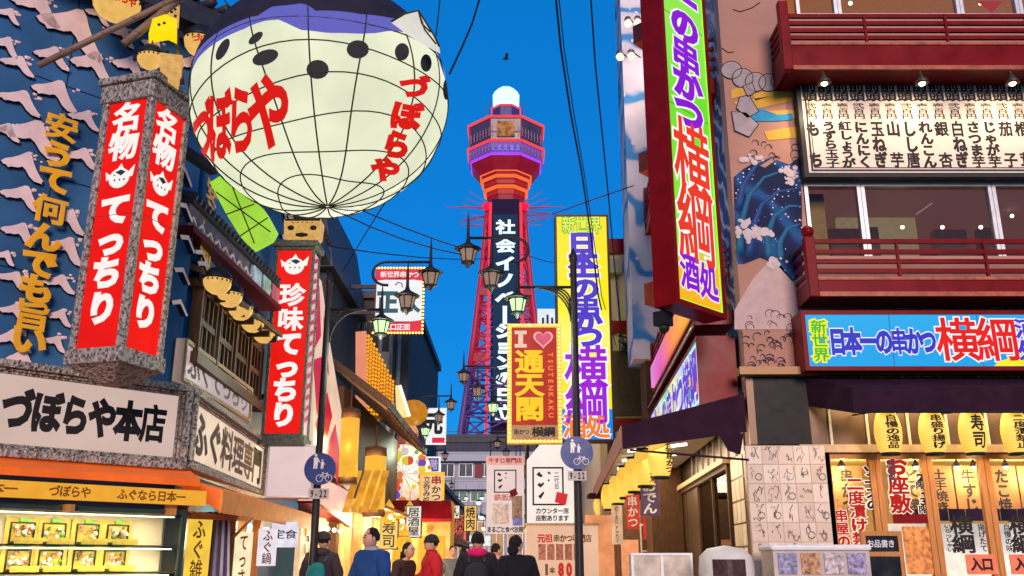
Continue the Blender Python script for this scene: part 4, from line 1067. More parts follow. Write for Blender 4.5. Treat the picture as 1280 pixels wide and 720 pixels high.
letters(t, [('串', W_ * .18, H_ * .8, W_ * .42, H_ * .2), ], -.022, [(.05, K_RED, 0)])
letters(t, [('か', W_ * .18, H_ * .58, W_ * .36, H_ * .18), ('つ', W_ * .18, H_ * .4, W_ * .36, H_ * .18)] + vcells('立呑み処', -W_ * .2, H_ * .9, H_ * .25, W_ * .28), -.022, [(.03, K_INK, 0)])
t, W_, H_ = at_box('small_sign', 'small dark blue sign with white bulbs above the shield sign', 'sign', 527, 549, 572, 590, 38)
MB().box(-W_ / 2, W_ / 2, 0, .2, 0, H_).build('panel', emat('lit_violet_blue', rgb(70, 80, 160), .8), t)
b = MB(); frame(b, -W_ / 2 - .04, W_ / 2 + .04, -.04, H_ + .04, .06, -.03, .2); b.build('frame', W_LIT, t)
letters(t, hcells('二階', -W_ * .4, W_ * .4, H_ / 2, H_ * .7), -.002, [(.04, mat('light_blue', (.5, .5, .8)), 0)])

GOLDL = emat('lit_gold_ornament', rgb(255, 190, 60), 1.0, .3, 5)
for px, py, Y, w_, h_, c, tx, lab in ((486, 668, 27, .5, .8, (255, 214, 120), '寿司', 'small amber lit sign below the long lanterns near the stooping person'), (517, 652, 28, .45, .9, (250, 240, 225), '居酒屋', 'narrow white lit sign beside the shield sign foot'),
        (562, 640, 52, 1.1, .7, (250, 235, 215), 'うどん', 'far white lit sign left of the hanging brush sign'), (574, 660, 60, .9, 1.6, (255, 120, 90), '居酒屋', 'far coral lit upright sign behind the crimson hood'), (588, 648, 46, .6, 1.2, (255, 205, 110), '焼肉', 'far amber lit upright sign by the hanging brush sign'),
        (550, 662, 42, .6, 1.1, (245, 90, 80), '酒', 'far red lit sign at the red jacketed person'), (600, 676, 70, 1.6, .8, (240, 245, 250), 'カフェ', 'farthest white lit sign low above the crowd')):
    hang_sign('small_lit_sign', lab, 'sign', at(px, py, Y), w_, h_, emat('lit_small_%d' % px, rgb(*c), .9, .15, 3), tx, K_INK if c[2] > 85 and c[0] > 248 else W_TXT, 0, .03, .12, vertical=h_ > w_, group='small lit signs down the street', fr=K_IRON)
for i, (px, py, Y) in enumerate(((486, 640, 26.5), (500, 655, 27.5), (512, 640, 28.5), (505, 672, 26.5))):
    t = thing('gold_ornament', ('glowing gold gourd ornament highest on the left of the stall', 'glowing gold gourd ornament in the middle of the stall front', 'glowing gold gourd ornament under the festival float', 'glowing gold gourd ornament lowest, above the stooping person')[i], 'ornament', at(px, py, Y), 0, 'gold ornaments of the stall')
    b = MB(); b.lathe((0, 0, 0), [(.05, -.32), (.2, -.24), (.24, -.1), (.13, .04), (.15, .14), (.06, .26), (.02, .34)], 14); b.build('gourd', GOLDL, t)
    b = MB(); b.tube([(0, 0, .33), (0, 0, .6)], .012, 5); b.lathe((0, 0, .03), [(.135, -.02), (.145, 0), (.135, .02)], 12); b.build('red_cord', K_RED, t)
# colourful round float (drum, fans and paper flowers)
fl = thing('festival_float', 'round festival float crowded with violet, yellow and orange paper balls behind the second lamp', 'ornament', at(503, 592, 33), R(8))
b = MB(); b.lathe((0, 0, 0), [(1.0, -.1), (1.05, 0), (1.0, .1)], 28); o = b.build('wheel', mat('float_cream', (.8, .7, .6), .6, emit=rgb(255, 220, 190), estr=.4), fl); o.rotation_euler.x = R(90)
fc = [emat('float_%d' % i, c, .8, .15, sample=False) for i, c in enumerate([rgb(120, 80, 200), rgb(250, 220, 70), rgb(250, 130, 60), rgb(235, 220, 225), rgb(150, 200, 110), rgb(235, 90, 70)])]
rf = random.Random(5)
for i in range(46):
    a = rf.uniform(0, 6.28); r = math.sqrt(rf.random()) * 1.0; b = MB(); b.sph((r * math.cos(a), -.12, r * math.sin(a)), rf.uniform(.07, .17), n=8); b.build('paper_ball', fc[rf.randrange(6)], fl)
b = MB()
for i in range(12): a = 2 * math.pi * i / 12; b.obox((0, -.1, 0), (1.02 * math.cos(a), -.1, 1.02 * math.sin(a)), .04, .04)
b.build('spokes', fc[3], fl)
o = MB().sph((0, 0, 0), .5, .45, .45, 14).build('round_paper_lantern', emat('lit_ochre', rgb(216, 140, 40), .75, .2, 6), None, at(517, 516, 31)); tag(o, 'ochre round paper lantern at the arm of the second lamp', 'lantern')
t, W_, H_ = at_box('shop_sign', 'orange shop sign panel with red band behind the second lamp pole', 'sign', 496, 522, 524, 568, 34)
b = MB(); b.prism([(-W_ / 2, 0), (W_ / 2, 0), (W_ * .5, H_ * .7), (W_ * .2, H_), (-W_ * .4, H_)], 0, .2); b.build('panel', emat('lit_salmon', rgb(246, 160, 110), .85, .25, 5), t)
b = MB(); b.box(-W_ * .48, W_ * .5, -.03, -.001, H_ * .45, H_ * .6); b.build('band', CRIM, t)
t = thing('tented_stall', 'stall with amber canopy and glowing front below the festival float', 'stall', at(515, 690, 30), 0); 
p = at(515, 690, 30); zz = -p.z
b = MB(); b.box(-1.1, 1.2, 0, 2, zz, 1.6); b.build('wall', mat('stall_wall', (.35, .2, .08), .7, var=.5, scale=2, emit=rgb(255, 180, 60), estr=.35), t)
b = MB(); b.add([(-1.3, -.6, 1.0), (1.3, -.6, 1.0), (1.2, 0, 1.6), (-1.2, 0, 1.6), (-1.3, -.6, .9), (1.3, -.6, .9), (1.2, 0, 1.5), (-1.2, 0, 1.5)], [(0, 1, 2, 3), (7, 6, 5, 4), (4, 5, 1, 0), (5, 6, 2, 1), (7, 4, 0, 3)]); b.build('canopy', K_RED, t)
for i in range(2): b = MB(); b.sph((-.7 + i * 1.1, -.3, .7), .09, .09, .12, 10); b.build('bulb', emat('stall_bulb', rgb(255, 200, 90), 1.6), t)
b = MB(); b.box(-.9, -.3, -.05, -.002, -.5, .6); b.box(.2, 1.0, -.05, -.002, -.6, .5); b.build('poster', [AMBER], t)
lamp('stall_light', 'POINT', (0, -1.0, .8), 70, (1, .72, .36), .2, t)

# ================================================================== THE TOWER
TY = 190.0; tcx = at(632, 300, TY).x
def tz(py): return at(632, py, TY).z
def tw_(px, py): return (at(632 + px / 2, py, TY).x - at(632 - px / 2, py, TY).x)
tow = thing('observation_tower', 'tall steel observation tower lit red and violet with a white crown', 'tower', (tcx, TY + 5, 0))
RSTEEL = mat('tower_red_steel', (.22, .03, .05), .5, .2, emit=rgb(200, 20, 60), estr=.38)  # emission on tower steel and panels stands for flood and neon light
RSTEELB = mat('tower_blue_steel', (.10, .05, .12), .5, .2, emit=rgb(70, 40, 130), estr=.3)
NEONR = emat('tower_neon_red', rgb(255, 70, 70), 1.15, 0, sample=False); NEONO = emat('tower_neon_orange', rgb(255, 110, 50), 1.1, .05, sample=False); NEONV = emat('tower_neon_violet', rgb(170, 70, 255), 1.2, .05, sample=False)
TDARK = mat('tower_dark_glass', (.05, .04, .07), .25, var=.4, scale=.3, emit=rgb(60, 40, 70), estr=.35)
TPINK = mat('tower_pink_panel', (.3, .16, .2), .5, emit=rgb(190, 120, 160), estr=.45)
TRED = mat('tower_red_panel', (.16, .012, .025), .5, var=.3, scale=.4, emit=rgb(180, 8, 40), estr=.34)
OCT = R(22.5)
cw = 1 / math.cos(OCT)
def octa(mb, levels, m=0): mb.lathe((0, 0, 0), [(wd / 2 * cw, z) for wd, z in levels], 8, m, OCT, smooth=False)
def ring(mb, wd, z, r, m=0):
    n = [(wd / 2 * cw * math.cos(OCT + math.pi / 4 * i), wd / 2 * cw * math.sin(OCT + math.pi / 4 * i), z) for i in range(8)]
    for i in range(8): mb.tube([n[i], n[(i + 1) % 8]], r, 6, m)
# note: the near edge of each ring stands higher in the picture than its side corners
Z = {k: tz(v) for k, v in dict(a=110, b=125, c=138, d=147, e=153, f=166, g=181, h=192, i=203, j=214, k=226, l=252).items()}
b = MB(); octa(b, [(tw_(30, 110), Z['a'] + .3), (tw_(31, 110), Z['a'] + .9), (tw_(20, 110), Z['a'] + 2.2), (.5, Z['a'] + 2.6)]); octa(b, [(tw_(33, 120), Z['b']), (tw_(34, 120), Z['a'] + .3)])
b.build('crown', emat('tower_crown', rgb(215, 250, 255), 1.25, .06, .5), tow)
b = MB(); octa(b, [(tw_(34, 130), Z['c'] - 1), (tw_(34, 130), Z['b'] - .01)]); b.build('upper_cabin', mat('tower_navy', (.04, .03, .1), .4, emit=rgb(40, 30, 110), estr=.5), tow)
b = MB(); octa(b, [(tw_(96, 150), Z['e'] - .5), (tw_(92, 150), Z['e']), (tw_(46, 138), Z['c'] - .9)]); b.build('roof', TPINK, tow)
b = MB(); octa(b, [(tw_(86, 160), Z['f'] - 3.2), (tw_(90, 160), Z['e'] - .52)]); b.build('upper_deck', TDARK, tow)
b = MB(); octa(b, [(tw_(92, 175), Z['f'] - 4.0), (tw_(93, 175), Z['f'] - 3.21)]); octa(b, [(tw_(84, 190), Z['g'] - 3.6), (tw_(92, 180), Z['f'] - 4.01)]); b.build('lower_deck', mat('tower_violet_panel', (.12, .08, .2), .4, var=.3, scale=.3, emit=rgb(110, 60, 170), estr=.6), tow)
b = MB(); octa(b, [(tw_(66, 205), Z['i'] - 2.2), (tw_(80, 200), Z['h'] - 2.6), (tw_(88, 192), Z['g'] - 3.62)]); octa(b, [(tw_(42, 240), Z['l']), (tw_(46, 240), Z['k'] - 2), (tw_(58, 220), Z['j'] - 1), (tw_(62, 215), Z['i'] - 2.21)]); b.build('lower_drum', TRED, tow)
for px, z, m, r in ((95, Z['e'] - .3, NEONR, .28), (36, Z['b'] - .3, NEONR, .22), (95, Z['f'] - 3.6, NEONR, .3), (86, Z['g'] - 3.6, NEONV, .34), (64, Z['h'] - 2.5, NEONO, .3), (62, Z['i'] - 2.0, NEONO, .42), (57, Z['j'] - 1.2, NEONO, .42), (51, Z['k'] - 1.2, NEONO, .42)):
    b = MB(); ring(b, tw_(px, 190), z, r); b.build('neon_ring', m, tow)
for px, z0, z1 in ((60, Z['i'] - 2, Z['i'] - 3.4), (55, Z['j'] - 1.2, Z['j'] - 2.8), (49, Z['k'] - 1.2, Z['k'] - 2.8)):
    b = MB(); octa(b, [(tw_(px - 2, 200), z1), (tw_(px, 200), z0)]); b.build('red_tier', mat('tower_tier', (.2, .018, .016), .5, emit=rgb(200, 22, 25), estr=.42), tow)
b = MB()
w1 = tw_(34, 165) / 2
for zc_, hh, px in ((Z['f'] - 1.2, 2.2, 88.5), (Z['g'] - 2.2, 1.6, 90)):
    rr0 = tw_(px, 170) / 2
    for fa in range(8):
        a = math.pi / 4 * fa - math.pi / 2; tx_ = Vector((-math.sin(a), math.cos(a), 0)); nx_ = Vector((math.cos(a), math.sin(a), 0)); L = rr0 * math.tan(OCT)
        b = MB()
        for k in range(-3, 4): b.obox(nx_ * (rr0 + .18) + tx_ * L * k / 3.4 + Vector((0, 0, zc_ - hh / 2)), nx_ * (rr0 + .18) + tx_ * L * k / 3.4 + Vector((0, 0, zc_ + hh / 2)), .16, .16)
        b.obox(nx_ * (rr0 + .2) - tx_ * L + Vector((0, 0, zc_)), nx_ * (rr0 + .2) + tx_ * L + Vector((0, 0, zc_)), .12, .12)
        b.build('window_grid', mat('tower_mauve', (.18, .10, .16), .5, emit=rgb(120, 70, 110), estr=.35), tow)
for px, z, m, r in ((90, Z['f'] - 4.0, NEONV, .16), (84, Z['g'] - 3.9, NEONR, .16), (74, Z['h'] - 2.9, NEONR, .14), (60, Z['e'] + 1.4, NEONR, .12)):
    b = MB(); ring(b, tw_(px, 190), z, r); b.build('neon_ring', m, tow)
b = MB(); b.box(-w1 * .62, w1 * .62, -tw_(92, 160) / 2 - .1, -tw_(92, 160) / 2 + .3, Z['f'] - 2.4, Z['e'] - 1.4); b.build('lit_window', emat('tower_amber', rgb(190, 120, 60), .7, .7, .9), tow)
b = MB()
for i in range(5): x = -w1 * .9 + i * w1 * .45; b.box(x - .3, x + .3, -tw_(90, 180) / 2 - .15, -tw_(90, 180) / 2 + .2, Z['g'] - 2.8, Z['g'] - 1.6)
b.build('blue_light', emat('tower_blue', rgb(110, 110, 255), 1.3, .3, .8), tow)
for i in range(8):
    a = OCT + math.pi / 4 * i; r0 = tw_(90, 160) / 2 * cw
    b = MB(); b.tube([(r0 * math.cos(a), r0 * math.sin(a), Z['f'] - 3.2), (r0 * 1.02 * math.cos(a), r0 * 1.02 * math.sin(a), Z['e'] - .5)], .14, 5); b.build('mullion', RSTEEL, tow)
b = MB()
for s_ in (-1, 1): b.tube([(s_ * tw_(42, 140) / 2, -3, Z['c']), (s_ * tw_(42, 140) / 2, -3, Z['b'] + .5)], .12, 5); b.tube([(s_ * tw_(56, 140) / 2, -2, Z['c']), (s_ * tw_(56, 140) / 2, -2, Z['b'] - 1)], .1, 5)
b.build('railing_post', RSTEELB, tow)
# legs: four columns that spread towards the ground
def half(py): # half width at a picture height
    t_ = (py - 252) / (556 - 252); return (23 + 34 * max(0, t_) ** 1.25)
LV = [252, 282, 314, 348, 384, 422, 462, 505, 556, 600, 650]
legs = {}
for sx in (-1, 1):
    for sy in (-1, 1):
        P = []
        for py in LV:
            h = half(py) * (at(633, py, TY).x - at(632, py, TY).x); P.append(Vector((sx * h, sy * h * .9, tz(py))))
        P.append(Vector((sx * (P[-1].x * sx + 3.0), sy * abs(P[-1].y) + sy * 2.5, 0)))
        legs[(sx, sy)] = P
        for k in (0, 1):
            b = MB(); q = P[:7] if k == 0 else P[6:]; b.tube(q, .62, 6); b.build('leg', RSTEEL if k == 0 else RSTEELB, tow)
def lattice(A, B, m1, m2, nm):
    for i in range(len(A) - 1):
        b = MB(); b.tube([A[i], B[i]], .28, 5); b.tube([A[i], B[i + 1]], .2, 5); b.tube([B[i], A[i + 1]], .2, 5)
        mm = (A[i] + A[i + 1]) / 2, (B[i] + B[i + 1]) / 2; b.tube([mm[0], mm[1]], .14, 5)
        b.build(nm, m1 if i < 6 else m2, tow)
lattice(legs[(-1, -1)], legs[(1, -1)], RSTEEL, RSTEELB, 'lattice'); lattice(legs[(-1, 1)], legs[(1, 1)], RSTEEL, RSTEELB, 'lattice')
lattice(legs[(-1, -1)], legs[(-1, 1)], RSTEEL, RSTEELB, 'lattice'); lattice(legs[(1, -1)], legs[(1, 1)], RSTEEL, RSTEELB, 'lattice')
# inner ribs beside the shaft
inner = tw_(38, 300) / 2
for s_ in (-1, 1):
    b = MB(); b.tube([(s_ * inner, -6.2, tz(256)), (s_ * (inner + .6), -6.2, tz(560))], .38, 6); b.build('neon_tube', emat('tower_tube', rgb(255, 66, 84), 1.0, .1, .3, sample=False), tow)
    for i in range(10):
        z0 = tz(262 + i * 29); z1 = tz(262 + (i + 1) * 29); A = legs[(s_, -1)]
        def legx(z):
            for p, q in zip(A, A[1:]):
                if q.z <= z <= p.z: return (p + (q - p) * (p.z - z) / (p.z - q.z))
            return A[0]
        a0, a1 = legx(z0), legx(z1)
        b = MB(); b.tube([(s_ * inner, -6.2, z0), a1], .22, 5); b.tube([a0, (s_ * inner, -6.2, z1)], .22, 5); b.tube([(s_ * inner, -6.2, z0), a0], .2, 5); b.build('bracing', RSTEEL if i < 7 else RSTEELB, tow)
for py in (448, 366):
    for s_ in (-1, 1):
        b = MB(); A = legs[(s_, -1)]; z = tz(py); p = legx(z) if False else None
        b.box(min(s_ * inner, s_ * half(py) * .171), max(s_ * inner, s_ * half(py) * .171), -6.4, -5.8, z - .9, z + .9); b.build('gusset', TRED, tow)
b = MB(); b.box(-inner * .92, inner * .92, -5.6, 5, tz(640), tz(250)); b.build('lift_shaft', mat('tower_shaft', (.015, .01, .025), .8, spec=.02, emit=rgb(45, 30, 70), estr=.3), tow)
sw_ = tw_(31, 400) / 2
MB().box(-sw_, sw_, -7.0, -6.5, tz(530), tz(272)).build('sign_panel', mat('tower_sign_navy', (.008, .018, .035), .8, emit=rgb(38, 68, 100), estr=.4, spec=.02), tow)
WNEON = emat('white_cyan_neon', rgb(225, 250, 255), 1.25, .05, sample=False)
tc_ = '社会イノベーションの日立'
zs_ = [288, 311, 333, 354, 376, 397, 417, 436, 456, 476, 497, 518]
cells = []
for ch, py in zip(tc_, zs_):
    if ch == 'ー': cells.append((ch, 0, tz(py), sw_ * 1.5, 4.2, R(90)))
    else: cells.append((ch, 0, tz(py), sw_ * 1.5, 3.2))
letters(tow, cells, -7.02, [(.06, WNEON, 0)])
# side spikes, flood lamps and the ring net
zr = tz(258)
b = MB()
for s_ in (-1, 1):
    b.tube([(s_ * 4, -4, zr), (s_ * tw_(150, 258) / 2, -4, zr + .3)], .22, 6, r2=.06)
    for a in (-.9, -.55, -.25, .25, .55, .9): b.tube([(s_ * 4.2, -4, zr - 1.5 + a * 3), (s_ * (tw_(90 + 30 * (1 - abs(a)), 258) / 2), -4, zr + a * 4.5)], .07, 4)
b.build('spike', RSTEEL, tow)
b = MB()
for r in (8.5, 10.5): b.tube([(r * math.cos(2 * math.pi * i / 48), 4.0 * math.sin(2 * math.pi * i / 48) - 1, zr - 1.5 + 3.2 * math.sin(2 * math.pi * i / 48 + .3)) for i in range(48)], .09, 4, closed=True)
for i in range(28):
    a = 2 * math.pi * i / 28; b.tube([(4 * math.cos(a), 2 * math.sin(a) - 1, zr - .5), (10.5 * math.cos(a), 4 * math.sin(a) - 1, zr - 1.5 + 3.2 * math.sin(a + .3))], .05, 4)
b.build('ring_net', mat('ring_net', (.15, .06, .14), .5, emit=rgb(150, 70, 150), estr=.3), tow)
for s_ in (-1, 1):
    b = MB(); b.sph((s_ * tw_(48, 258) / 2, -5, zr), .95, 1.2, .95, 10); b.build('flood_lamp', emat('tower_flood', rgb(255, 30, 70), 1.1, .1, .5), tow)

# ================================================================== END OF THE STREET
eb = thing('grey_end_building', 'long grey low building with a fenced roof below the tower', 'building', (-22, 150, 0))
z_ = lambda py: at(620, py, 150).z
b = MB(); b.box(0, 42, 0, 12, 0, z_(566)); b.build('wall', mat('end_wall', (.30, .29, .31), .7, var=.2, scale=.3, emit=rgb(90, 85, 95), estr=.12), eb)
b = MB()
for py, d in ((568, 1.4), (603, 1.6), (634, 2.0)): b.box(-.2, 42.2, -d, -.01, z_(py) - 1.2, z_(py)); b.box(-.2, 42.2, -d - .1, -d + .1, z_(py) + .01, z_(py) + .25)
b.build('balcony_slab', mat('slab_grey', (.36, .36, .40), .6, var=.15), eb)
windows(eb, 10, 34, z_(602) + .4, z_(572) - .6, 8, 1, 0, PANE, K_ALU, .25); windows(eb, 12, 30, z_(632) + .4, z_(606) - .8, 6, 1, 0, mat('green_pane', (.06, .12, .09), .2, var=.5, emit=rgb(90, 140, 110), estr=.3), K_ALU, .2)
windows(eb, 12, 30, 1.2, z_(640) - .8, 6, 1, 0, PANEW, K_ALU, .2)
b = MB()
for i in range(43): b.box(i - .04, i + .04, -1.2, -1.1, z_(566), z_(548))
for k in range(4): b.box(0, 42, -1.2, -1.1, z_(566) + k * 1.0 + .3, z_(566) + k * 1.0 + .38)
b.build('roof_fence', K_IRON, eb)
b = MB()
for i in range(5): b.box(16 + i * 1.8, 17.2 + i * 1.8, -.3, -.05, z_(600) + .4, z_(575) - .6, i % 2)
b.build('banner', [mat('banner_dkred', (.2, .03, .04)), mat('banner_grey', (.3, .3, .3))], eb)
eb2 = thing('dark_end_building', 'dark flat block behind the fence beside the tower foot', 'building', (-30, 172, 0))
b = MB(); b.box(0, 44, 0, 10, 0, at(620, 545, 172).z); b.build('wall', mat('navy_block', (.05, .05, .08), .7, var=.3, scale=.3), eb2)
b = MB(); b.box(-.3, 44.3, -.3, .2, at(620, 545, 172).z - 1.2, at(620, 545, 172).z + .3); b.build('parapet', K_SLATE, eb2)
rl = random.Random(4); GLB = emat('globe_lamp', rgb(240, 250, 255), 1.3, 0, sample=False); g0 = None
for i in range(14):
    px = 560 + rl.random() * 48; py = 618 + rl.random() * 52; Y = rl.uniform(60, 120); p = at(px, py, Y)
    t = thing('globe_light', 'small white globe light strung over the far end of the street', 'light', p, 0, 'globe lights over the far street')
    if g0 is None:
        b = MB(); b.lathe((0, 0, 0), [(.02, -.22), (.2, -.15), (.24, 0), (.16, .08)], 10); g0 = b.build('globe', GLB, t)
        b = MB(); b.lathe((0, 0, 0), [(.27, .085), (.1, .2), (.02, .25), (.012, 1.6)], 10); g1 = b.build('hood', K_IRON, t)
    else:
        for g in (g0, g1): q = g.copy(); COL.objects.link(q); q.parent = t
# far street fronts on both sides
for nm, lab, x0, x1, y0, y1, h, m in (('shop_row', 'row of dim shop fronts far along the restaurant side of the street', -8, -3.9, 48, 88, 5.2, K_WOOD), ('shop_row', 'grey shop block far along the tower side of the street', 2.6, 9, 48, 95, 6.0, K_GREY)):
    t = thing(nm, lab, 'building', (x0, y0, 0)); W_ = x1 - x0
    MB().box(0, W_, 0, y1 - y0, 0, h).build('wall', m, t); MB().box(-.2, W_ + .2, -.2, y1 - y0, h + .002, h + .3).build('parapet', K_SLATE, t)
    windows(t, .3, W_ - .2, 3, h - .4, 3, 1, 0, PANEW, K_ALU)
    b = MB(); xx = W_ if x0 < 0 else 0
    for i in range(10):
        y = .8 + i * 3.6; sg = 1 if x0 < 0 else -1
        b.box(min(xx, xx + sg * .9), max(xx, xx + sg * .9), y, y + 2.8, 2.5, 2.65, 0); b.box(min(xx, xx + sg * .03), max(xx, xx + sg * .03), y, y + 2.6, .3, 2.3, 1 + i % 2)
    b.build('shop_front', [K_RED, emat('far_shop_warm', rgb(255, 190, 110), .6, .4, 1), emat('far_shop_pale', rgb(240, 225, 210), .5, .4, 1)], t)

# ================================================================== CENTRE SIGNS
t, W_, H_ = at_box('heart_sign', 'red sign with amber bulb border, a pink heart and yellow letters', 'sign', 634, 702, 404, 554, 22)
b = MB(); b.box(-W_ / 2, W_ / 2, .05, .35, 0, H_); b.build('box', mat('gold_sign_box', (.4, .25, .05), .4, .3, emit=rgb(220, 140, 30), estr=.25), t)
MB().box(-W_ / 2 + .11, W_ / 2 - .11, .0, .048, H_ * .15, H_ - .11).build('panel', emat('lit_brick_red', rgb(190, 38, 24), .9, .15, 3), t)
MB().box(-W_ / 2 + .11, W_ / 2 - .11, .0, .048, .1, H_ * .145).build('lower_panel', emat('lit_lower', rgb(196, 150, 110), .8, .2, 5), t)
PNK = emat('pink_heart', rgb(222, 92, 120), .95, .1, sample=False); PNKL = emat('pink_outline', rgb(250, 180, 185), 1.0, 0, sample=False)
def heart(cx, cz, s_):
    return [(cx + s_ * 16 * math.sin(q) ** 3 / 17, cz + s_ * (13 * math.cos(q) - 5 * math.cos(2 * q) - 2 * math.cos(3 * q) - math.cos(4 * q)) / 17) for q in [-2 * math.pi * i / 32 for i in range(32)]]
b = MB(); b.prism(heart(W_ * .17, H_ * .865, .26), -.012, -.001); b.prism(heart(W_ * .17, H_ * .865, .215), -.018, -.0125, 1); b.build('heart', [PNKL, PNK], t)
CRM = emat('cream_letter', rgb(240, 205, 180), .95, .05, sample=False); YLT = emat('yellow_letter', rgb(255, 205, 20), 1.0, .05, sample=False); ORL = emat('orange_letter', rgb(250, 140, 40), .95, .05, sample=False)
ix = -W_ * .25
b = MB(); b.box(ix - .06, ix + .06, -.015, -.001, H_ * .79, H_ * .935); b.box(ix - .15, ix + .15, -.015, -.001, H_ * .905, H_ * .935); b.box(ix - .15, ix + .15, -.015, -.001, H_ * .79, H_ * .82); b.build('lettering', CRM, t)
letters(t, [(c_, -W_ * .09, H_ * f, W_ * .5, H_ * .19) for c_, f in zip('通天閣', (.67, .475, .275))], -.002, [(.06, YLT, 0)])
letters(t, [(c_, W_ * .30, H_ * (.73 - i * .056), .13, .13, R(-90)) for i, c_ in enumerate('TSUTENKAKU')], -.002, [(.03, ORL, 0)])
letters(t, hcells('横綱', -W_ * .05, W_ * .37, H_ * .09, .23), -.002, [(.05, K_INK, 0)]); letters(t, hcells('串かつ', -W_ * .38, -W_ * .1, H_ * .09, .13), -.002, [(.03, K_INK, 0)])
b0 = None
per = [(-W_ / 2 + .05 + (W_ - .1) * i / 13, z) for z in (.05, H_ - .05) for i in range(14)] + [(x, .05 + (H_ - .1) * i / 30) for x in (-W_ / 2 + .05, W_ / 2 - .05) for i in range(1, 30)]
for x, z in per:
    if b0 is None: b = MB(); b.sph((0, 0, 0), .036, n=6); b0 = b.build('bulb', YEL_BULB, t, (x, .01, z))
    else: o = b0.copy(); COL.objects.link(o); o.location = (x, .01, z)
b = MB(); b.box(W_ * .2, W_ * .3, .351, 3.4, H_ * .3, H_ * .34); b.box(W_ * .2, W_ * .3, .351, 3.4, H_ * .75, H_ * .79); b.build('bracket', K_IRON, t)

t, W_, H_ = at_box('tall_yellow_sign', 'tall yellow lit sign with violet letters and a blue foot behind the street lamp', 'sign', 695, 765, 268, 552, 23.5)
b = MB(); b.box(-W_ / 2 + .02, W_ / 2 - .02, .05, .42, .02, H_ - .02); frame(b, -W_ / 2, W_ / 2, 0, H_, .06, 0, .45); b.build('frame', mat('brown_sign_frame', (.06, .025, .015), .5), t)
YEL = ramp_emat('yellow_print', 'z', [(0, rgb(255, 236, 0)), (.28, rgb(255, 232, 30)), (.5, rgb(255, 248, 120)), (.62, rgb(255, 240, 10)), (1, rgb(255, 228, 10))], 0, 6, 1.0, .3, 1.5)
MB().box(-W_ / 2 + .062, W_ / 2 - .062, .02, .048, H_ * .135, H_ - .062).build('panel', YEL, t)
MB().box(-W_ / 2 + .062, W_ / 2 - .062, .02, .048, .062, H_ * .133).build('lower_panel', emat('lit_sky_blue', rgb(20, 140, 235), 1.0, .1, 2), t)
VIO = emat('blue_violet_letter', rgb(82, 60, 205), .95, .06, sample=False); PUR = emat('purple_letter', rgb(160, 28, 220), .95, .06, sample=False); GRNL = emat('green_letter', rgb(60, 190, 60), .95, .08, sample=False); YGL = emat('yellow_green_letter', rgb(240, 240, 90), 1.0, 0, sample=False); ORANL = emat('orange_lit_letter', rgb(250, 130, 50), .95, .05, sample=False)
zf = lambda py: (at(730, py, 23.5).z - t.location.z)
letters(t, hcells('新世界', -W_ * .36, W_ * .36, zf(281), .5), .018, [(.09, GRNL, 0), (.02, YGL, .003)])
WO = emat('white_outline', rgb(255, 250, 250), 1.0, 0, sample=False)
letters(t, [(c_, W_ * .02 * i * .6, zf(py), W_ * .5, .62) for i, (c_, py) in enumerate(zip('日本一の串かつ', (304, 327, 345, 361, 385, 401, 421)))], .018, [(.105, WO, 0), (.055, VIO, .003)])
letters(t, [('横', .03, zf(459), W_ * .72, 1.12), ('綱', .03, zf(504), W_ * .72, 1.1)], .018, [(.09, WO, 0), (.034, PUR, .003)])
letters(t, hcells('酒処', -W_ * .4, W_ * .4, zf(533), .6), .018, [(.095, WO, 0), (.05, ORANL, .003)])
MB().box(-W_ / 2 + .062, W_ / 2 - .062, .452, .47, .062, H_ - .062).build('back_panel', emat('fill_yellow_back', rgb(255, 236, 60), 1.6, .05), t)  # unseen back face, added to light the pale building behind
b = MB(); b.box(W_ * .3, W_ * .4, .45, 2.0, H_ * .3, H_ * .32); b.box(W_ * .3, W_ * .4, .45, 2.0, H_ * .75, H_ * .77); b.build('bracket', K_IRON, t)
t, W_, H_ = at_box('white_panel_sign', 'small white lit sign peeking between the heart sign and the yellow sign', 'sign', 672, 697, 386, 420, 36)
MB().box(-W_ / 2, W_ / 2, 0, .2, 0, H_).build('panel', emat('lit_white_small', rgb(225, 240, 250), .95, .1), t)
letters(t, [('山', 0, H_ * .5, W_ * .6, H_ * .5)], -.002, [(.05, K_NAVY, 0)])

# white hanging sign and shop kiosk
WB = emat('lit_white_pink', rgb(240, 212, 208), .92, .06, 2); RB = emat('lit_pink_head', rgb(244, 170, 160), .9, .1)
def brush_sign(t, x0, x1, z0, z1):
    b = MB(); frame(b, x0, x1, z0, z1, .035, -.02, -.001); b.build('border', K_INK, t)
    w_, h_ = x1 - x0, z1 - z0; b = MB()
    def stroke(pts, r): b.tube([(x0 + p[0] * w_, -.012, z0 + p[1] * h_) for p in pts], r, 6, 0, r2=r * .5)
    stroke([(.18, .84), (.24, .78), (.32, .76)], .05); stroke([(.5, .86), (.58, .82)], .03); stroke([(.2, .56), (.26, .5), (.36, .58)], .05); stroke([(.22, .2), (.28, .26), (.36, .34)], .045); stroke([(.5, .66), (.55, .64)], .03)
    b.build('brush_letters', K_INK, t)
t, W_, H_ = at_box('hanging_sign', 'white hanging sign with pink header and brush letters above the crowd', 'sign', 608, 655, 570, 667, 29)
MB().box(-W_ / 2, W_ / 2, 0, .12, 0, H_ * .88).build('panel', WB, t); MB().box(-W_ / 2 - .02, W_ / 2 + .02, -.02, .14, H_ * .882, H_).build('header', RB, t)
letters(t, hcells('牛すじ専門店', -W_ * .45, W_ * .45, H_ * .94, .15), -.022, [(.03, K_RED, 0)])
brush_sign(t, -W_ * .3, W_ * .3, H_ * .52, H_ * .82); letters(t, hcells('鉄板焼', -W_ * .3, W_ * .3, H_ * .46, .2), -.002, [(.04, mat('pink_ink', (.5, .12, .1)), 0)])
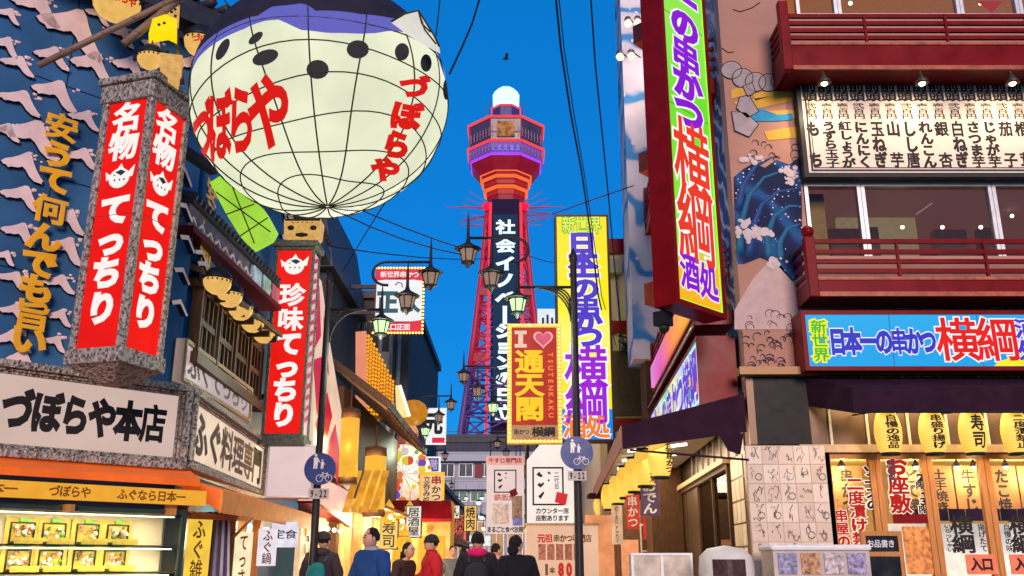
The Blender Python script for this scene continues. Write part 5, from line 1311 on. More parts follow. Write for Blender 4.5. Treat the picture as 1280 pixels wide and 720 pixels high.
letters(t, hcells('まるごと食べ放題', -W_ * .48, W_ * .48, H_ * .05, .17), -.002, [(.04, K_INK, 0)])
b = MB(); b.prism([(W_ * .1, H_ * .54), (W_ * .28, H_ * .58), (W_ * .34, H_ * .5), (W_ * .16, H_ * .46)], -.03, -.021); b.build('red_mark', K_RED, t)
b = MB(); b.box(-W_ * .35, W_ * .1, -.01, -.002, H_ * .12, H_ * .38, 0); b.box(W_ * .18, W_ * .45, -.01, -.002, H_ * .18, H_ * .48, 1); b.box(W_ * .2, W_ * .46, -.014, -.0105, H_ * .10, H_ * .2, 2); b.build('food_picture', [mat('pic_pale', (.6, .5, .5), .5, var=.6, scale=9), mat('pic_brown', (.35, .22, .18), .5, var=.7, scale=9), mat('pic_blue', (.2, .2, .6), .5, var=.5)], t)
b = MB(); b.tube([(-W_ * .4, .06, H_), (-W_ * .4, .06, H_ + .5)], .02, 6); b.tube([(W_ * .4, .06, H_), (W_ * .4, .06, H_ + .5)], .02, 6); b.build('hanger', K_IRON, t)

p0 = at(658, 690, 20); p1 = at(748, 690, 20)
ks = thing('corner_stall', 'pale skewer stall front with price panel below the white brush sign', 'stall', (p0.x, 20, 0)); W_ = p1.x - p0.x
zt = at(700, 657, 20).z; KIO = emat('lit_peach_wall', rgb(246, 196, 162), .85, .10, 1.5)
MB().box(0, W_, 0, 2.6, 0, zt).build('wall', KIO, ks)
KX = lambda px: at(px, 690, 20).x - p0.x; KZ = lambda py: at(700, py, 20).z
letters(ks, hcells('元祖', KX(672), KX(691), KZ(673), .17), -.003, [(.05, R_TXT, 0)]); letters(ks, hcells('串かつ専門店', KX(692), KX(740), KZ(673), .15), -.003, [(.045, mat('brown_ink2', (.12, .05, .03)), 0)])
letters(ks, hcells('80', KX(696), KX(716), KZ(712), .26), -.003, [(.07, R_TXT, 0)]); letters(ks, [('1', KX(683), KZ(712), .22, .22), ('本', KX(690), KZ(713), .11, .12)], -.003, [(.05, mat('brown_ink2', (.12, .05, .03)), 0)])
b = MB()
for i in range(5): b.box(KX(673 + i * 11), KX(682 + i * 11), -.008, -.002, KZ(700), KZ(680))
b.build('food_picture', mat('pic_red_brown', (.36, .13, .08), .5, var=.8, scale=16), ks)
b = MB(); b.box(-.03, W_ + .03, -.06, 2.6, zt + .002, zt + .05); b.build('cornice', K_WOODL, ks)
wsn = thing('white_sign', 'white lit sign board with black framed brush letters on the skewer stall roof', 'sign', (p0.x, 20, zt + .054))
zt2 = KZ(556) - zt - .05
MB().prism([(.02, 0), (KX(722), 0), (KX(722), zt2 * .8), (KX(705), zt2), (.3, zt2), (.02, zt2 * .8)], 0, .3).build('panel', emat('lit_white_cool', rgb(250, 236, 226), .98, .06, 1.5), wsn)
brush_sign(wsn, KX(666), KX(706), KZ(632) - zt - .05, KZ(584) - zt - .05)
letters(wsn, hcells('カウンター席', KX(670), KX(712), KZ(639) - zt - .05, .12), -.003, [(.035, K_INK, 0)]); letters(wsn, hcells('座敷あります', KX(670), KX(712), KZ(648) - zt - .05, .12), -.003, [(.035, K_INK, 0)])
letters(wsn, vcells('二代目', KX(697), KZ(590) - zt - .05, KZ(612) - zt - .05, .1), -.003, [(.02, K_INK, 0)])
b = MB(); b.prism([(KX(694), KZ(628) - zt - .05), (KX(708), KZ(632) - zt - .05), (KX(711), KZ(618) - zt - .05), (KX(697), KZ(615) - zt - .05)], -.03, -.021); b.build('red_mark', emat('lit_red_mark', rgb(225, 40, 50), .9, sample=False), wsn)

# ================================================================== RIGHT: corner restaurant
RF = Wall(3.0, 14.0, 14.0, 14.0)
CXR = 3.65
RS = Wall(CXR + .55, 24.0, CXR, 14.0)
def X(px, py, n=0): return RF.on(px, py, n)[0]
def Zr(px, py, n=0): return RF.on(px, py, n)[1]
plaster = mat('pink_plaster', (.40, .205, .15), .75, var=.14, scale=1.3, bump=.08)
cr_ = RF.thing('corner_restaurant', 'painted corner restaurant with red balconies, menu board and lantern hung shop front', 'building')
x0 = CXR - 3.0; xw = X(1003, 228); xe = 11.0
zs1 = Zr(1100, 320); zw1 = Zr(1100, 228); zb3 = Zr(1100, 20); zt3 = zb3 + 1.9
zg = Zr(1100, 515); zlow = Zr(1100, 470)
def side_part(b, name, m): o = b.build(name, m, cr_); child_frame(o, RS, RF); return o
b = MB()
b.box(x0, xw, 0, .3, 0, 14); b.box(xw, xe, 0, .3, zlow, zs1); b.box(xw, xe, 0, .3, zw1, zb3); b.box(xw, xe, 0, .3, zt3, 14)
b.build('wall', plaster, cr_)
# painted side wall
def painted(name, c0, c1, c2, scale, dist, dots, p0=.25, p1=.6):
    m, n, l, p = _new(name)
    tc = n.new('ShaderNodeTexCoord'); wv = n.new('ShaderNodeTexWave'); wv.inputs['Scale'].default_value = scale; wv.inputs['Distortion'].default_value = dist; wv.inputs['Detail'].default_value = 2; wv.inputs['Detail Scale'].default_value = 1.2
    wv.bands_direction = 'DIAGONAL'
    l.new(tc.outputs['Object'], wv.inputs['Vector'])
    cr = n.new('ShaderNodeValToRGB'); e = cr.color_ramp.elements; e[0].color = (*c0, 1); e[0].position = p0; e[1].color = (*c2, 1); e[1].position = .95; q = e.new(p1); q.color = (*c1, 1)
    l.new(wv.outputs['Fac'], cr.inputs[0])
    vo = n.new('ShaderNodeTexVoronoi'); vo.inputs['Scale'].default_value = dots; l.new(tc.outputs['Object'], vo.inputs['Vector'])
    th = n.new('ShaderNodeMath'); th.operation = 'LESS_THAN'; th.inputs[1].default_value = .22; l.new(vo.outputs['Distance'], th.inputs[0])
    nz = n.new('ShaderNodeTexNoise'); nz.inputs['Scale'].default_value = 2.2; l.new(tc.outputs['Object'], nz.inputs['Vector'])
    t2 = n.new('ShaderNodeMath'); t2.operation = 'GREATER_THAN'; t2.inputs[1].default_value = .5; l.new(nz.outputs[0], t2.inputs[0])
    mu = n.new('ShaderNodeMath'); mu.operation = 'MULTIPLY'; l.new(th.outputs[0], mu.inputs[0]); l.new(t2.outputs[0], mu.inputs[1])
    mx = n.new('ShaderNodeMix'); mx.data_type = 'RGBA'; l.new(mu.outputs[0], mx.inputs[0]); l.new(cr.outputs[0], mx.inputs[6]); mx.inputs[7].default_value = (.62, .55, .58, 1)
    l.new(mx.outputs[2], p.inputs['Base Color']); p.inputs['Roughness'].default_value = .6; p.inputs['Specular IOR Level'].default_value = .1
    return m
SEA = painted('painted_sea', (.006, .012, .05), (.008, .022, .09), (.012, .07, .20), .8, 7, 15)
SEAL = painted('painted_spray', (.02, .05, .15), (.05, .10, .24), (.42, .40, .46), 1.1, 9, 9, .3, .68)
b = MB(); b.box(0, RS.len - .05, .002, .3, zlow, 14); side_part(b, 'side_wall', SEAL); b = MB(); b.box(0, 4.0 - .003, .001, .3, 0, zlow - .003); side_part(b, 'lower_wall', mat('brown_lower_wall', (.17, .10, .06), .6, var=.35, scale=2))
b = MB(); zz0 = Zr(930, 480)
# mural fields on the front pillar: thin painted boards
def field(pts, dy, m, name='mural', th=.012):
    b = MB(); b.prism([RF.on(*q) for q in pts], -dy - th, -dy); return b.build(name, m, cr_)
field([(917, 222), (928, 212), (942, 204), (956, 210), (970, 200), (986, 206), (999, 198), (1002, 250), (1003, 345), (990, 352), (970, 330), (950, 322), (930, 330), (921, 330), (918, 270)], 0, SEA)
rm = random.Random(11)
WHITEP = mat('white_mural_paint', (.55, .45, .44), .7, var=.15)
def foam(cx, cy, rx, ry, n=26):
    return [(cx + rx * (1 + .30 * math.sin(i * 2.3) * rm.uniform(.4, 1)) * math.cos(6.283 * i / n), cy + ry * (1 + .30 * math.sin(i * 1.9 + 1) * rm.uniform(.4, 1)) * math.sin(6.283 * i / n)) for i in range(n)][::-1]
for cx, cy, rx, ry, nn in ((932, 287, 13, 17, 30), (985, 218, 11, 12, 22), (955, 294, 10, 7, 14), (940, 200, 14, 6, 16), (972, 330, 14, 7, 14)):
    b = MB()
    for i in range(nn):
        a = rm.uniform(0, 6.28); q = math.sqrt(rm.random()); k0 = rm.uniform(1.6, 4.6); x_, z__ = RF.on(cx + rx * q * math.cos(a), cy + ry * q * math.sin(a)); kr = k0 * .0125; y_ = -.019 - .0004 * i
        b.prism([(x_ + kr * math.cos(6.283 * j / 9), z__ + kr * math.sin(6.283 * j / 9)) for j in range(9)], y_, -.0125)
    b.build('painted_foam', WHITEP, cr_)
TEAL = mat('teal_mural_paint', (.012, .11, .22), .6); BLU2 = mat('mid_blue_mural_paint', (.015, .06, .20), .6)
for k, P in enumerate(([(924, 318), (926, 280), (936, 245), (955, 222), (985, 212)], [(936, 322), (940, 286), (952, 256), (972, 240), (996, 236)], [(962, 325), (958, 296), (968, 270), (986, 258), (1000, 258)], [(922, 262), (928, 232), (944, 208), (966, 196)], [(975, 326), (974, 304), (984, 286), (1000, 280)])):
    q = [(lambda r: Vector((r[0], -.016, r[1])))(RF.on(*p_)) for p_ in P]; q2 = []
    for i in range(len(q) - 1):
        for u in (0, .33, .66): q2.append(q[i].lerp(q[i + 1], u))
    b = MB(); b.tube(q2 + [q[-1]], .075, 6, 0, r2=.012); b.v = [Vector((v.x, -.013 + (v.y + .016) * .05, v.z)) for v in b.v]; b.build('painted_swirl', TEAL if k % 2 == 0 else BLU2, cr_)
YM = mat('yellow_mural_paint', (.62, .34, .04), .65, var=.12); BM_ = mat('blue_mural_paint', (.02, .25, .45), .65)
for q in ([(914, 112), (985, 96), (990, 104), (914, 124)], [(916, 128), (992, 116), (992, 126), (930, 140)], [(920, 140), (995, 138), (996, 148), (935, 152)], [(940, 118), (985, 108), (992, 113), (944, 126)], [(955, 165), (997, 158), (998, 172), (960, 176)]): field(q, 0, YM, 'painted_ray')
field([(936, 143), (950, 136), (972, 144), (990, 142), (991, 150), (970, 152), (942, 152)], .013, BM_, 'painted_ray', .006)
GREYM = mat('grey_mural_paint', (.34, .28, .29), .7, var=.2)
for i, (cx, cy, rx, ry) in enumerate(((914, 88, 13, 11), (928, 98, 13, 12), (944, 103, 13, 12), (960, 104, 12, 11), (975, 102, 12, 10), (987, 99, 9, 9))):
    k = [(cx + rx * math.cos(6.283 * i / 20), cy - ry * math.sin(6.283 * i / 20)) for i in range(20)]
    field(k, .003 + .002 * i, GREYM, 'painted_scale', .012)
    b = MB(); b.tube([(p[0], -.017 - .002 * i, p[1]) for p in [RF.on(*q) for q in k]], .007, 4, closed=True); b.build('outline', K_INK, cr_)
for k in ([(928, 108), (940, 104), (944, 116), (934, 122)], [(924, 122), (936, 120), (948, 140), (934, 148), (920, 136)], [(914, 140), (932, 142), (948, 156), (936, 172), (918, 164)]):
    field(k, .016, GREYM, 'painted_scale', .008); b = MB(); b.tube([(p[0], -.025, p[1]) for p in [RF.on(*q) for q in k]], .008, 4, closed=True); b.build('outline', K_INK, cr_)
field([(918, 388), (940, 350), (956, 332), (974, 330), (990, 350), (1002, 384), (1002, 412), (918, 412)], 0, mat('pale_pink_paint', (.50, .36, .33), .7, var=.12))
b = MB()
for i in range(70):
    px = rm.uniform(922, 998); py = rm.uniform(392, 470)
    if i > 55: px = rm.uniform(930, 995); py = rm.uniform(178, 206)
    r = rm.uniform(3, 7); a0 = rm.uniform(-30, 40)
    b.tube([(p[0], -.013, p[1]) for p in [RF.on(px + r * math.cos(R(a0 + 30 * j)) * (1 - j * .05), py - r * math.sin(R(a0 + 30 * j)) * (1 - j * .05)) for j in range(8)]], .008, 4, r2=.003)
b.build('painted_curls', mat('ink_blue', (.03, .035, .07), .7), cr_)
b = MB()
for i in range(46):
    px = rm.uniform(1025, 1270); py = rm.uniform(374, 390); r = rm.uniform(3, 7); a0 = rm.uniform(-30, 40)
    b.tube([(p[0], -.008, p[1]) for p in [RF.on(px + r * math.cos(R(a0 + 30 * j)), py - r * math.sin(R(a0 + 30 * j))) for j in range(7)]], .007, 4, r2=.003)
b.tube([(p[0], -.008, p[1]) for p in [RF.on(*q) for q in ((1110, 392), (1125, 380), (1133, 376), (1142, 383), (1160, 392))]], .008, 4)
b.tube([(p[0], -.008, p[1]) for p in [RF.on(*q) for q in ((916, 12), (925, 15), (940, 10), (950, 3))]], .008, 4); b.tube([(p[0], -.008, p[1]) for p in [RF.on(*q) for q in ((902, 60), (910, 66), (917, 65))]], .008, 4)
b.build('painted_curls', K_INK, cr_)

# windows upstairs: rooms behind glass
ROOM = mat('mauve_room_wall', (.16, .085, .085), .7, var=.25, scale=1, emit=rgb(128, 78, 66), estr=.50); CEIL = mat('room_ceiling', (.13, .08, .085), .8)  # wall emission stands in for lamp light inside the room
def room(xa, xb, za, zb, depth, m, name='room'):
    b = MB(); b.box(xa, xb, depth, depth + .05, za - .3, zb + .5); b.box(xa, xb, .31, depth, zb + .3, zb + .35); b.box(xa, xb, .31, depth, za - .35, za - .3); b.box(xa - .05, xa, .31, depth, za - .3, zb + .3); b.box(xb, xb + .05, .31, depth, za - .3, zb + .3)
    return b.build(name, m, cr_)
room(xw, xe, zs1, zw1, 4.2, ROOM)
def win(xa, xb, za, zb, y=.06, t=.06, m=K_ALU):
    b = MB(); frame(b, xa, xb, za, zb, t, y - .05, y + .06); o = b.build('window', m, cr_)
    MB().box(xa + t, xb - t, y, y + .008, za + t, zb - t).build('pane', K_GLASS, o); return o
edges = [xw + .02, X(1079, 260), X(1244, 260), xe - 1.5, xe]
for a, c in zip(edges, edges[1:]): win(a + .004, c - .004, zs1 - .1, zw1)
BULB2 = emat('room_bulb', (1, .78, .45), 7, 0)
for px, py, Y in ((1101, 244, 16.5), (1061, 262, 17), (1098, 260, 17), (1132, 262, 17), (1128, 284, 15.2), (1178, 284, 15.2), (1226, 284, 15.2), (1205, 255, 16.5), (1265, 270, 16)):
    p = at(px, py, Y); b = MB(); b.sph((p.x - 3, p.y - 14, p.z), .035, n=8); b.build('room_bulb', BULB2, cr_)
b = MB(); p = at(1045, 285, 16.5); q = at(1140, 268, 16.5); b.box(p.x - 3, q.x - 3, 2.4, 2.5, zs1 - .3, q.z); b.build('screen', mat('room_screen', (.55, .47, .34), .6, emit=rgb(210, 180, 130), estr=.3), cr_)
b = MB()
for (px0, py0, px1, py1, Y) in ((1145, 268, 1165, 254, 15.6), (1165, 254, 1210, 254, 16.6), (1060, 252, 1120, 252, 17), (1215, 258, 1262, 262, 16)):
    a_, c_ = at(px0, py0, Y), at(px1, py1, Y); b.obox((a_.x - 3, a_.y - 14, a_.z), (c_.x - 3, c_.y - 14, c_.z), .02, .02)
b.build('light_track', mat('pale_track', (.6, .55, .5), .5, emit=rgb(200, 180, 165), estr=.4), cr_)
for px, w_, h_ in ((1052, .5, .32), (1084, .35, .42), (1185, .6, .25), (1235, .4, .38)):
    a_ = at(px, 294, 16.0); b = MB(); b.box(a_.x - 3 - w_ / 2, a_.x - 3 + w_ / 2, 1.9, 2.1, zs1 - .3, a_.z + h_ * .3); b.build('room_furniture', mat('dark_furniture', (.14, .08, .06), .5, emit=rgb(110, 70, 55), estr=.25), cr_)
b = MB(); p = at(1010, 260, 14.6); b.box(p.x - 3, p.x - 2.75, .5, .6, zs1 - .3, zw1); b.build('curtain', mat('ochre_curtain', (.3, .16, .05), .8), cr_)
room(xw, xe, zb3, zt3, 4, mat('tan_room_wall', (.34, .2, .13), .7, var=.2, emit=rgb(190, 120, 70), estr=.45))
e3 = [X(995, 5), X(1047, 5), X(1200, 5), X(1274, 5), xe]
for a, c in zip(e3, e3[1:]): win(a + .004, c - .004, zb3, zt3)
for px, py in ((1063, 4), (1226, 4), (1180, -12)): p = at(px, py, 15.5); b = MB(); b.sph((p.x - 3, p.y - 14, p.z), .04, n=8); b.build('room_bulb', BULB2, cr_)
p = at(1239, 8, 15.0); b = MB(); b.prism([(p.x - 3.25, p.z + .12), (p.x - 2.75, p.z + .12), (p.x - 3, p.z - .13)][::-1], 1.0, 1.02); b.build('red_pennant', emat('lit_red_paper', rgb(225, 70, 50), .6), cr_)

# red balconies
def balcony(wall, a0, a1, zf0, zf1, rails, zpost, proj, root, ball=True, left=True, right=False):
    o = MB().box(a0, a1, -proj, -proj + .07, zf0, zf1).build('balcony', K_RED, root)
    parts = [o]
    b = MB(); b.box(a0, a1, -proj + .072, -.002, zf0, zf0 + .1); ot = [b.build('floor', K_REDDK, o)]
    b = MB()
    for z in rails: b.box(a0, a1, -proj + .01, -proj + .06, z - .035, z + .035)
    k = int((a1 - a0) / 1.35)
    for i in range(1, k + 1): b.box(a0 + i * 1.35 - .02, a0 + i * 1.35 + .02, -proj + .0, -proj + .05, zf1, rails[0] + .03)
    for s_, f in ((a0, left), (a1, right)):
        if f:
            for z in rails: b.box(s_ - .02, s_ + .03, -proj + .06, -.002, z - .03, z + .03)
            b.box(s_ - .03, s_ + .03, -proj + .071, -.002, zf0, zf1)
    b.build('rail', K_RED, o)
    for s_, f in ((a0, left), (a1, right)):
        if f:
            b = MB(); b.box(s_ - .08, s_ + .08, -proj - .04, -proj + .1, zf0 - .03, zpost)
            if ball: b.sph((s_, -proj + .03, zpost + .09), .1, n=12); b.lathe((s_, -proj + .03, zpost), [(.09, 0), (.05, .03)], 10)
            b.build('post', K_RED, o, bevel=.015)
    b = MB(); b.box(a0 - .02, a1, -proj - .03, -proj - .001, zf0 - .02, zf0 + .05); b.box(a0 - .02, a1, -proj - .02, -proj - .001, zf1 - .05, zf1); b.build('trim', mat('red_edge_highlight', (.40, .10, .05), .35, var=.4), o)  # lighter edge strips; the lower one paints in the fascia's highlight
    return o
pj = .75
balcony(RF, X(1014, 330, -pj), xe, Zr(1100, 369, -pj), Zr(1100, 346, -pj), [Zr(1100, q, -pj) for q in (301, 314, 326, 338)], Zr(1012, 296, -pj), pj, cr_)
balcony(RF, X(982, 50, -pj), xe, Zr(1100, 86, -pj), Zr(1100, 53, -pj), [Zr(1100, q, -pj) for q in (19, 28, 37, 46)], Zr(980, 2, -pj), pj, cr_, ball=False)
for (z0, z1, zr_, zp, far) in ((5.16, 5.40, (6.46, 6.32, 6.18, 6.04), 6.55, 2.0), (9.45, 9.75, (10.55, 10.35, 10.15, 9.95), 10.7, 2.0)):
    o = balcony(RS, far, RS.len - .7, z0, z1, zr_, zp, .62, cr_, ball=False, left=True, right=True); child_frame(o, RS, RF)
SPN = ramp_emat('fascia_sign_glow', 'x', [(0, rgb(240, 150, 225)), (.35, rgb(225, 90, 190)), (.6, rgb(245, 120, 90)), (1, rgb(255, 176, 40))], 2.2, RS.len - 1, .95, .8, 2)  # coloured sign light falling on the balcony fascia, painted in as emission
o = MB().box(2.1, RS.len - .75, -.69, -.625, 5.42, 5.92).build('glow_fascia', SPN, cr_); child_frame(o, RS, RF)
# mural pilaster at the far end of the side
PIL = painted('painted_brush', (.05, .22, .46), (.56, .50, .54), (.66, .58, .60), .42, 9, 3, .06, .26)
p = at(781, 150, 22.2); q = at(818, 400, 22.2)
pl = thing('mural_pier', 'tall white pier painted with loose blue brush strokes at the restaurant side', 'wall', (p.x, 22.2, 0))
MB().box(0, q.x - p.x + .5, 0, 1.2, 6.2, 20).build('pier', PIL, pl); MB().box(.3, q.x - p.x + .5, .2, 1.2, 0, 6.19).build('base', K_WOOD, pl)
b = MB(); b.box(-.15, .5, -.5, -.01, 18, 18.1); b.build('ledge', K_RED, pl)

# menu board
mbw = RF.thing('menu_board', 'long white menu board in a black frame with columns of black letters under spotlights', 'sign', X(993, 96, -.2), -.2, Zr(1100, 222, -.2))
Wm = xe - X(993, 96, -.2); Hm = Zr(1100, 93, -.2) - Zr(1100, 222, -.2)
BRD = mat('menu_board_white', (.62, .53, .45), .55, var=.08)
MB().box(.02, Wm, .0, .12, .02, Hm - .02).build('panel', BRD, mbw)
b = MB(); frame(b, 0, Wm, 0, Hm, .075, -.03, .14); frame(b, .13, Wm - .1, .115, Hm - .115, .03, -.006, -.001); frame(b, .185, Wm - .15, .17, Hm - .17, .012, -.006, -.001); b.build('frame', K_BLACK, mbw)
items = ['もち', 'うずら玉子', '紅しょうが', 'にんにく', '玉ねぎ', '山芋', 'しし唐', 'れんこん', '銀杏', '白ねぎ', 'さつま芋', 'じゃが芋', '茄子', '椎茸', 'トマト', 'アスパラ', 'かぼちゃ', 'ししゃも', '豚', '牛', 'いか', 'たこ', 'えび']
def ML(px, py): a, z = RF.on(px, py, -.2); return a - X(993, 96, -.2), z - Zr(1100, 222, -.2)
pitch = (ML(1232, 150)[0] - ML(1012, 150)[0]) / 11.0; xs0 = ML(1015, 150)[0]
zz = [ML(1100, q)[1] for q in (103, 114, 127, 129, 149, 152, 210)]
b = MB()
for i, it in enumerate(items):
    x = xs0 + i * pitch
    if x > Wm - .3: break
    b.text([('前', x, (zz[0] + zz[1]) / 2, pitch * .92, zz[0] - zz[1]), ('頭', x, (zz[1] + zz[2]) / 2 , pitch * .92, zz[1] - zz[2])], -.001, .055)
    b.text(vcells('壱百円' if i % 3 else '弐百円', x, zz[3], zz[4], pitch * .68), -.001, .04)
    n = len(it); 
    if n == 2: c = [(it[0], x, zz[5] - .14, pitch * .8, .26), (it[1], x, zz[6] + .14, pitch * .8, .26)]
    else: c = vcells(it, x, zz[5], zz[6], pitch * .78, .98)
    b.text(c, -.001, .055)
b.build('lettering', K_INK, mbw)
for i, px in enumerate((1030, 1152, 1265, 1385, 1500)):
    p = at(px, 100, 13.25)
    t = thing('spotlight', ('gooseneck spotlight over the left part of the menu board', 'gooseneck spotlight over the middle of the menu board', 'gooseneck spotlight over the menu board nearest the picture edge', 'gooseneck spotlight over the menu board further along', 'gooseneck spotlight at the end of the menu board')[i], 'lamp', p, 0, 'spotlights over the menu board')
    b = MB(); b.lathe((0, 0, 0), [(.11, -.06), (.10, -.02), (.04, .06), (.025, .12), (.01, .13)], 14); b.tube([(0, 0, .12), (0, .05, .26), (0, .35, .30)], .012, 6); b.build('shade', mat('lamp_bronze', (.10, .07, .04), .4, .5), t)
    b = MB(); b.sph((0, 0, -.05), .055, n=10); b.build('bulb', emat('spot_bulb', (1, .85, .55), 12, 0), t)
    lamp('spot_light', 'SPOT', (0, -.02, -.12), 30, (1, .74, .42), .05, t, (R(38), 0, 0), spot_size=R(150), spot_blend=.8)

# horizontal lit sign
hs = RF.thing('long_lit_sign', 'long cyan lit sign with blue and red letters above the purple awning', 'sign', X(1004, 425, -.5), -.5, Zr(1100, 463, -.5))
HX0 = X(1004, 425, -.5); HZ0 = Zr(1100, 463, -.5); Wh = xe - HX0; Hh_ = Zr(1100, 388, -.5) - HZ0
b = MB(); b.box(0, Wh, .05, .5, 0, Hh_); frame(b, 0, Wh, 0, Hh_, .065, 0, .05); b.build('box', K_RED, hs)
b = MB()
for k in range(1, 5): b.box(k * 1.35 - .004, k * 1.35 + .004, .0115, .0145, .07, Hh_ - .07)
b.build('panel_seam', mat('seam', (.05, .04, .03), .6), hs)
CY = ramp_emat('cyan_print', 'z', [(0, rgb(20, 170, 240)), (.4, rgb(30, 165, 235)), (1, rgb(40, 175, 240))], 0, Hh_, 1.0, .2, 3)
MB().box(.066, Wh - .066, .015, .048, .066, Hh_ - .066).build('panel', CY, hs)
hx = lambda px: X(px, 425, -.5) - HX0
hz = lambda py: Zr(1100, py, -.5) - HZ0
NEWY = emat('yellow_print', rgb(245, 240, 40), 1.0, .05, sample=False)
b = MB(); b.prism([(hx(1238), .07), (hx(1300), .07), (hx(1300), hz(440)), (hx(1262), hz(446)), (hx(1245), hz(452))], .009, .014); b.build('yellow_corner', NEWY, hs)
letters(hs, vcells('新世界', hx(1025), hz(400), hz(452), .23), .013, [(.16, NEWY, 0), (.035, GRNL, .003)])
letters(hs, [(c_, hx(px), hz(427), (hx(1060) - hx(1040)) * 1.02, .40) for c_, px in zip('日本一の串かつ', (1047, 1066, 1086, 1105, 1124, 1143, 1160))], .013, [(.095, WO, 0), (.055, emat('royal_blue_letter', rgb(58, 62, 205), .95, .05, sample=False), .003)])
RL = emat('red_sign_letter', rgb(236, 32, 30), .98, .05, sample=False)
letters(hs, [('横', hx(1197), hz(425), .62, .66), ('綱', hx(1247), hz(425), .62, .66)], .0125, [(.08, WO, 0), (.03, RL, .003)])
letters(hs, [('酒', hx(1288), hz(411), .4, .3), ('処', hx(1288), hz(438), .4, .3)], .012, [(.095, WO, 0), (.05, VIO, .003)])
letters(hs, hcells('お座敷個室あります', hx(1320), hx(1500), hz(425), .4), .012, [(.08, WO, 0), (.03, RL, .003)])

# ground floor front
BLK = mat('black_tile', (.009, .008, .008), .4, var=.1, spec=.12); BRN = mat('brown_metal_panel', (.12, .075, .05), .35, .5, var=.25, scale=2)
xt0, xt1 = X(944, 520, -.02), X(1011, 520, -.02)
b = MB(); b.box(xt0, xt1, -.06, -.002, Zr(980, 556), zlow); b.box(x0 - .02, xt0 - .002, -.05, -.002, Zr(980, 556), zlow, 1); b.build('tile_pier', [BLK, BRN], cr_)
b = MB(); zc = Zr(1100, 470); b.box(x0 - .15, xe, -.25, -.003, zc - .02, zc + .1); b.build('ledge', mat('ledge_bronze', (.30, .17, .08), .5, .3), cr_)
MB().box(xt1 + .01, xe, -.02, .2, Zr(1100, 556), zc - .02).build('upper_panel', BRN, cr_)
for px in (1037, 1083, 1134, 1182, 1232, 1282, 1335):
    x = X(px, 535); MB().box(x - .02, x + .02, -.05, -.021, Zr(1100, 556), zc - .02).build('mullion', mat('pale_mullion', (.6, .5, .38), .4), cr_)
zt0 = Zr(1100, 566); MB().box(xt1 - .2, xe, -.08, .14, zt0, Zr(1100, 556) - .003).build('lintel', mat('pale_beam', (.45, .32, .18), .5), cr_)  # whitish brown transom beam
# shop room behind the doors
WARMW = mat('warm_shop_wall', (.62, .40, .16), .6, var=.15, emit=rgb(255, 200, 100), estr=.22)
xd0 = X(1038, 640)
b = MB(); b.box(xd0 - .1, xe, 3.4, 3.45, 0, 3.3); b.box(xd0 - .1, xe, .16, 3.4, 3.05, 3.1); b.box(xd0 - .15, xd0 - .1, .16, 3.4, 0, 3.05); b.box(xd0 - .1, xe, .1, 3.4, .0, .02); b.build('shop_room', WARMW, cr_)
for i, px in enumerate((1052, 1128, 1145, 1196, 1217, 1257, 1290)):
    p = at(px, 583, 15.6); b = MB(); b.lathe((p.x - 3, 1.6, p.z), [(.07, 0), (.06, .04), (.02, .1), (.008, .12), (.008, .4)], 10); o = b.build('pendant_lamp', K_IRON, cr_)
    b = MB(); b.sph((p.x - 3, 1.6, p.z - .01), .045, n=8); b.build('bulb', WARM_BULB, o)
    if i % 2 == 0: lamp('pendant_light', 'POINT', (p.x - 3, 1.6, p.z - .15), 30, (1, .72, .36), .08, cr_)
for i, (px, tx) in enumerate(((1060, '串かつ'), (1140, 'どて焼'), (1176, '土手焼き'), (1212, '牛すじ'), (1254, 'たこ焼'), (1294, '日替り'), (1330, '味噌'))):
    p = at(px, 612, 15.9); b = MB(); b.box(p.x - 3 - .26, p.x - 3 + .26, 1.9, 1.95, p.z - .46, p.z + .40); o = b.build('wooden_plaque', mat('plaque_wood', (.26, .12, .045), .55, var=.3, scale=3), cr_)
    b = MB(); b.text(vcells(tx, p.x - 3, p.z + .34, p.z - .38, .22), 1.898, .04); b.build('lettering', K_INK, o)
b = MB(); zn1, zn0 = at(1200, 636, 15.2).z, at(1200, 651, 15.2).z
for i in range(40): x = xd0 + 1.5 + i * .14; b.box(x, x + .128, 1.2 + .02 * (i % 2), 1.23 + .02 * (i % 2), zn0, zn1)
b.build('purple_noren', K_PURPLE, cr_)
MB().box(xd0 + 1.5, xe - .5, 2.2, 2.25, 0, zn0 - .01).build('white_kitchen_panel', mat('kitchen_white', (.75, .74, .74), .4, emit=rgb(235, 235, 240), estr=.4), cr_)
b = MB(); b.box(xd0 + 1.5, xe - .5, 1.5, 2.1, 0, .72); b.build('shop_counter', K_WOOD, cr_)
# doors: each leaf has a frame, a pane and its lettering
dpx = [1038, 1101, 1167, 1240, 1310, 1385]
DX = [X(q, 645) for q in dpx]
LET_R = emat('red_glass_letter', rgb(215, 38, 26), .75, .1, sample=False)
doors = []
for i, (a, c) in enumerate(zip(DX, DX[1:])):
    b = MB(); tt = .085; frame(b, a + .004, c - .004, .02, zt0 - .005, tt, .0, .09); b.box(a + tt, c - tt, .01, .08, .62, .7); d = b.build('door', K_WOODO, cr_); doors.append(d)
    b = MB(); b.box(a + tt, c - tt, .04, .048, .7, zt0 - .09); b.box(a + tt, c - tt, .04, .048, .1, .62); b.build('pane', K_GLASS, d)
def dl(d, specs, layers): 
    b = MB(); ms = []
    for k, (bev, m, dy) in enumerate(layers): b.text(specs, .036 - dy, bev, k); ms.append(m)
    b.build('lettering', ms, d)
def dv(t_, px, y1, y0, wpx): 
    z1, z0 = Zr(px, y1, .04), Zr(px, y0, .04); return vcells(t_, X(px, (y1 + y0) / 2, .04), z1, z0, wpx * .0126)
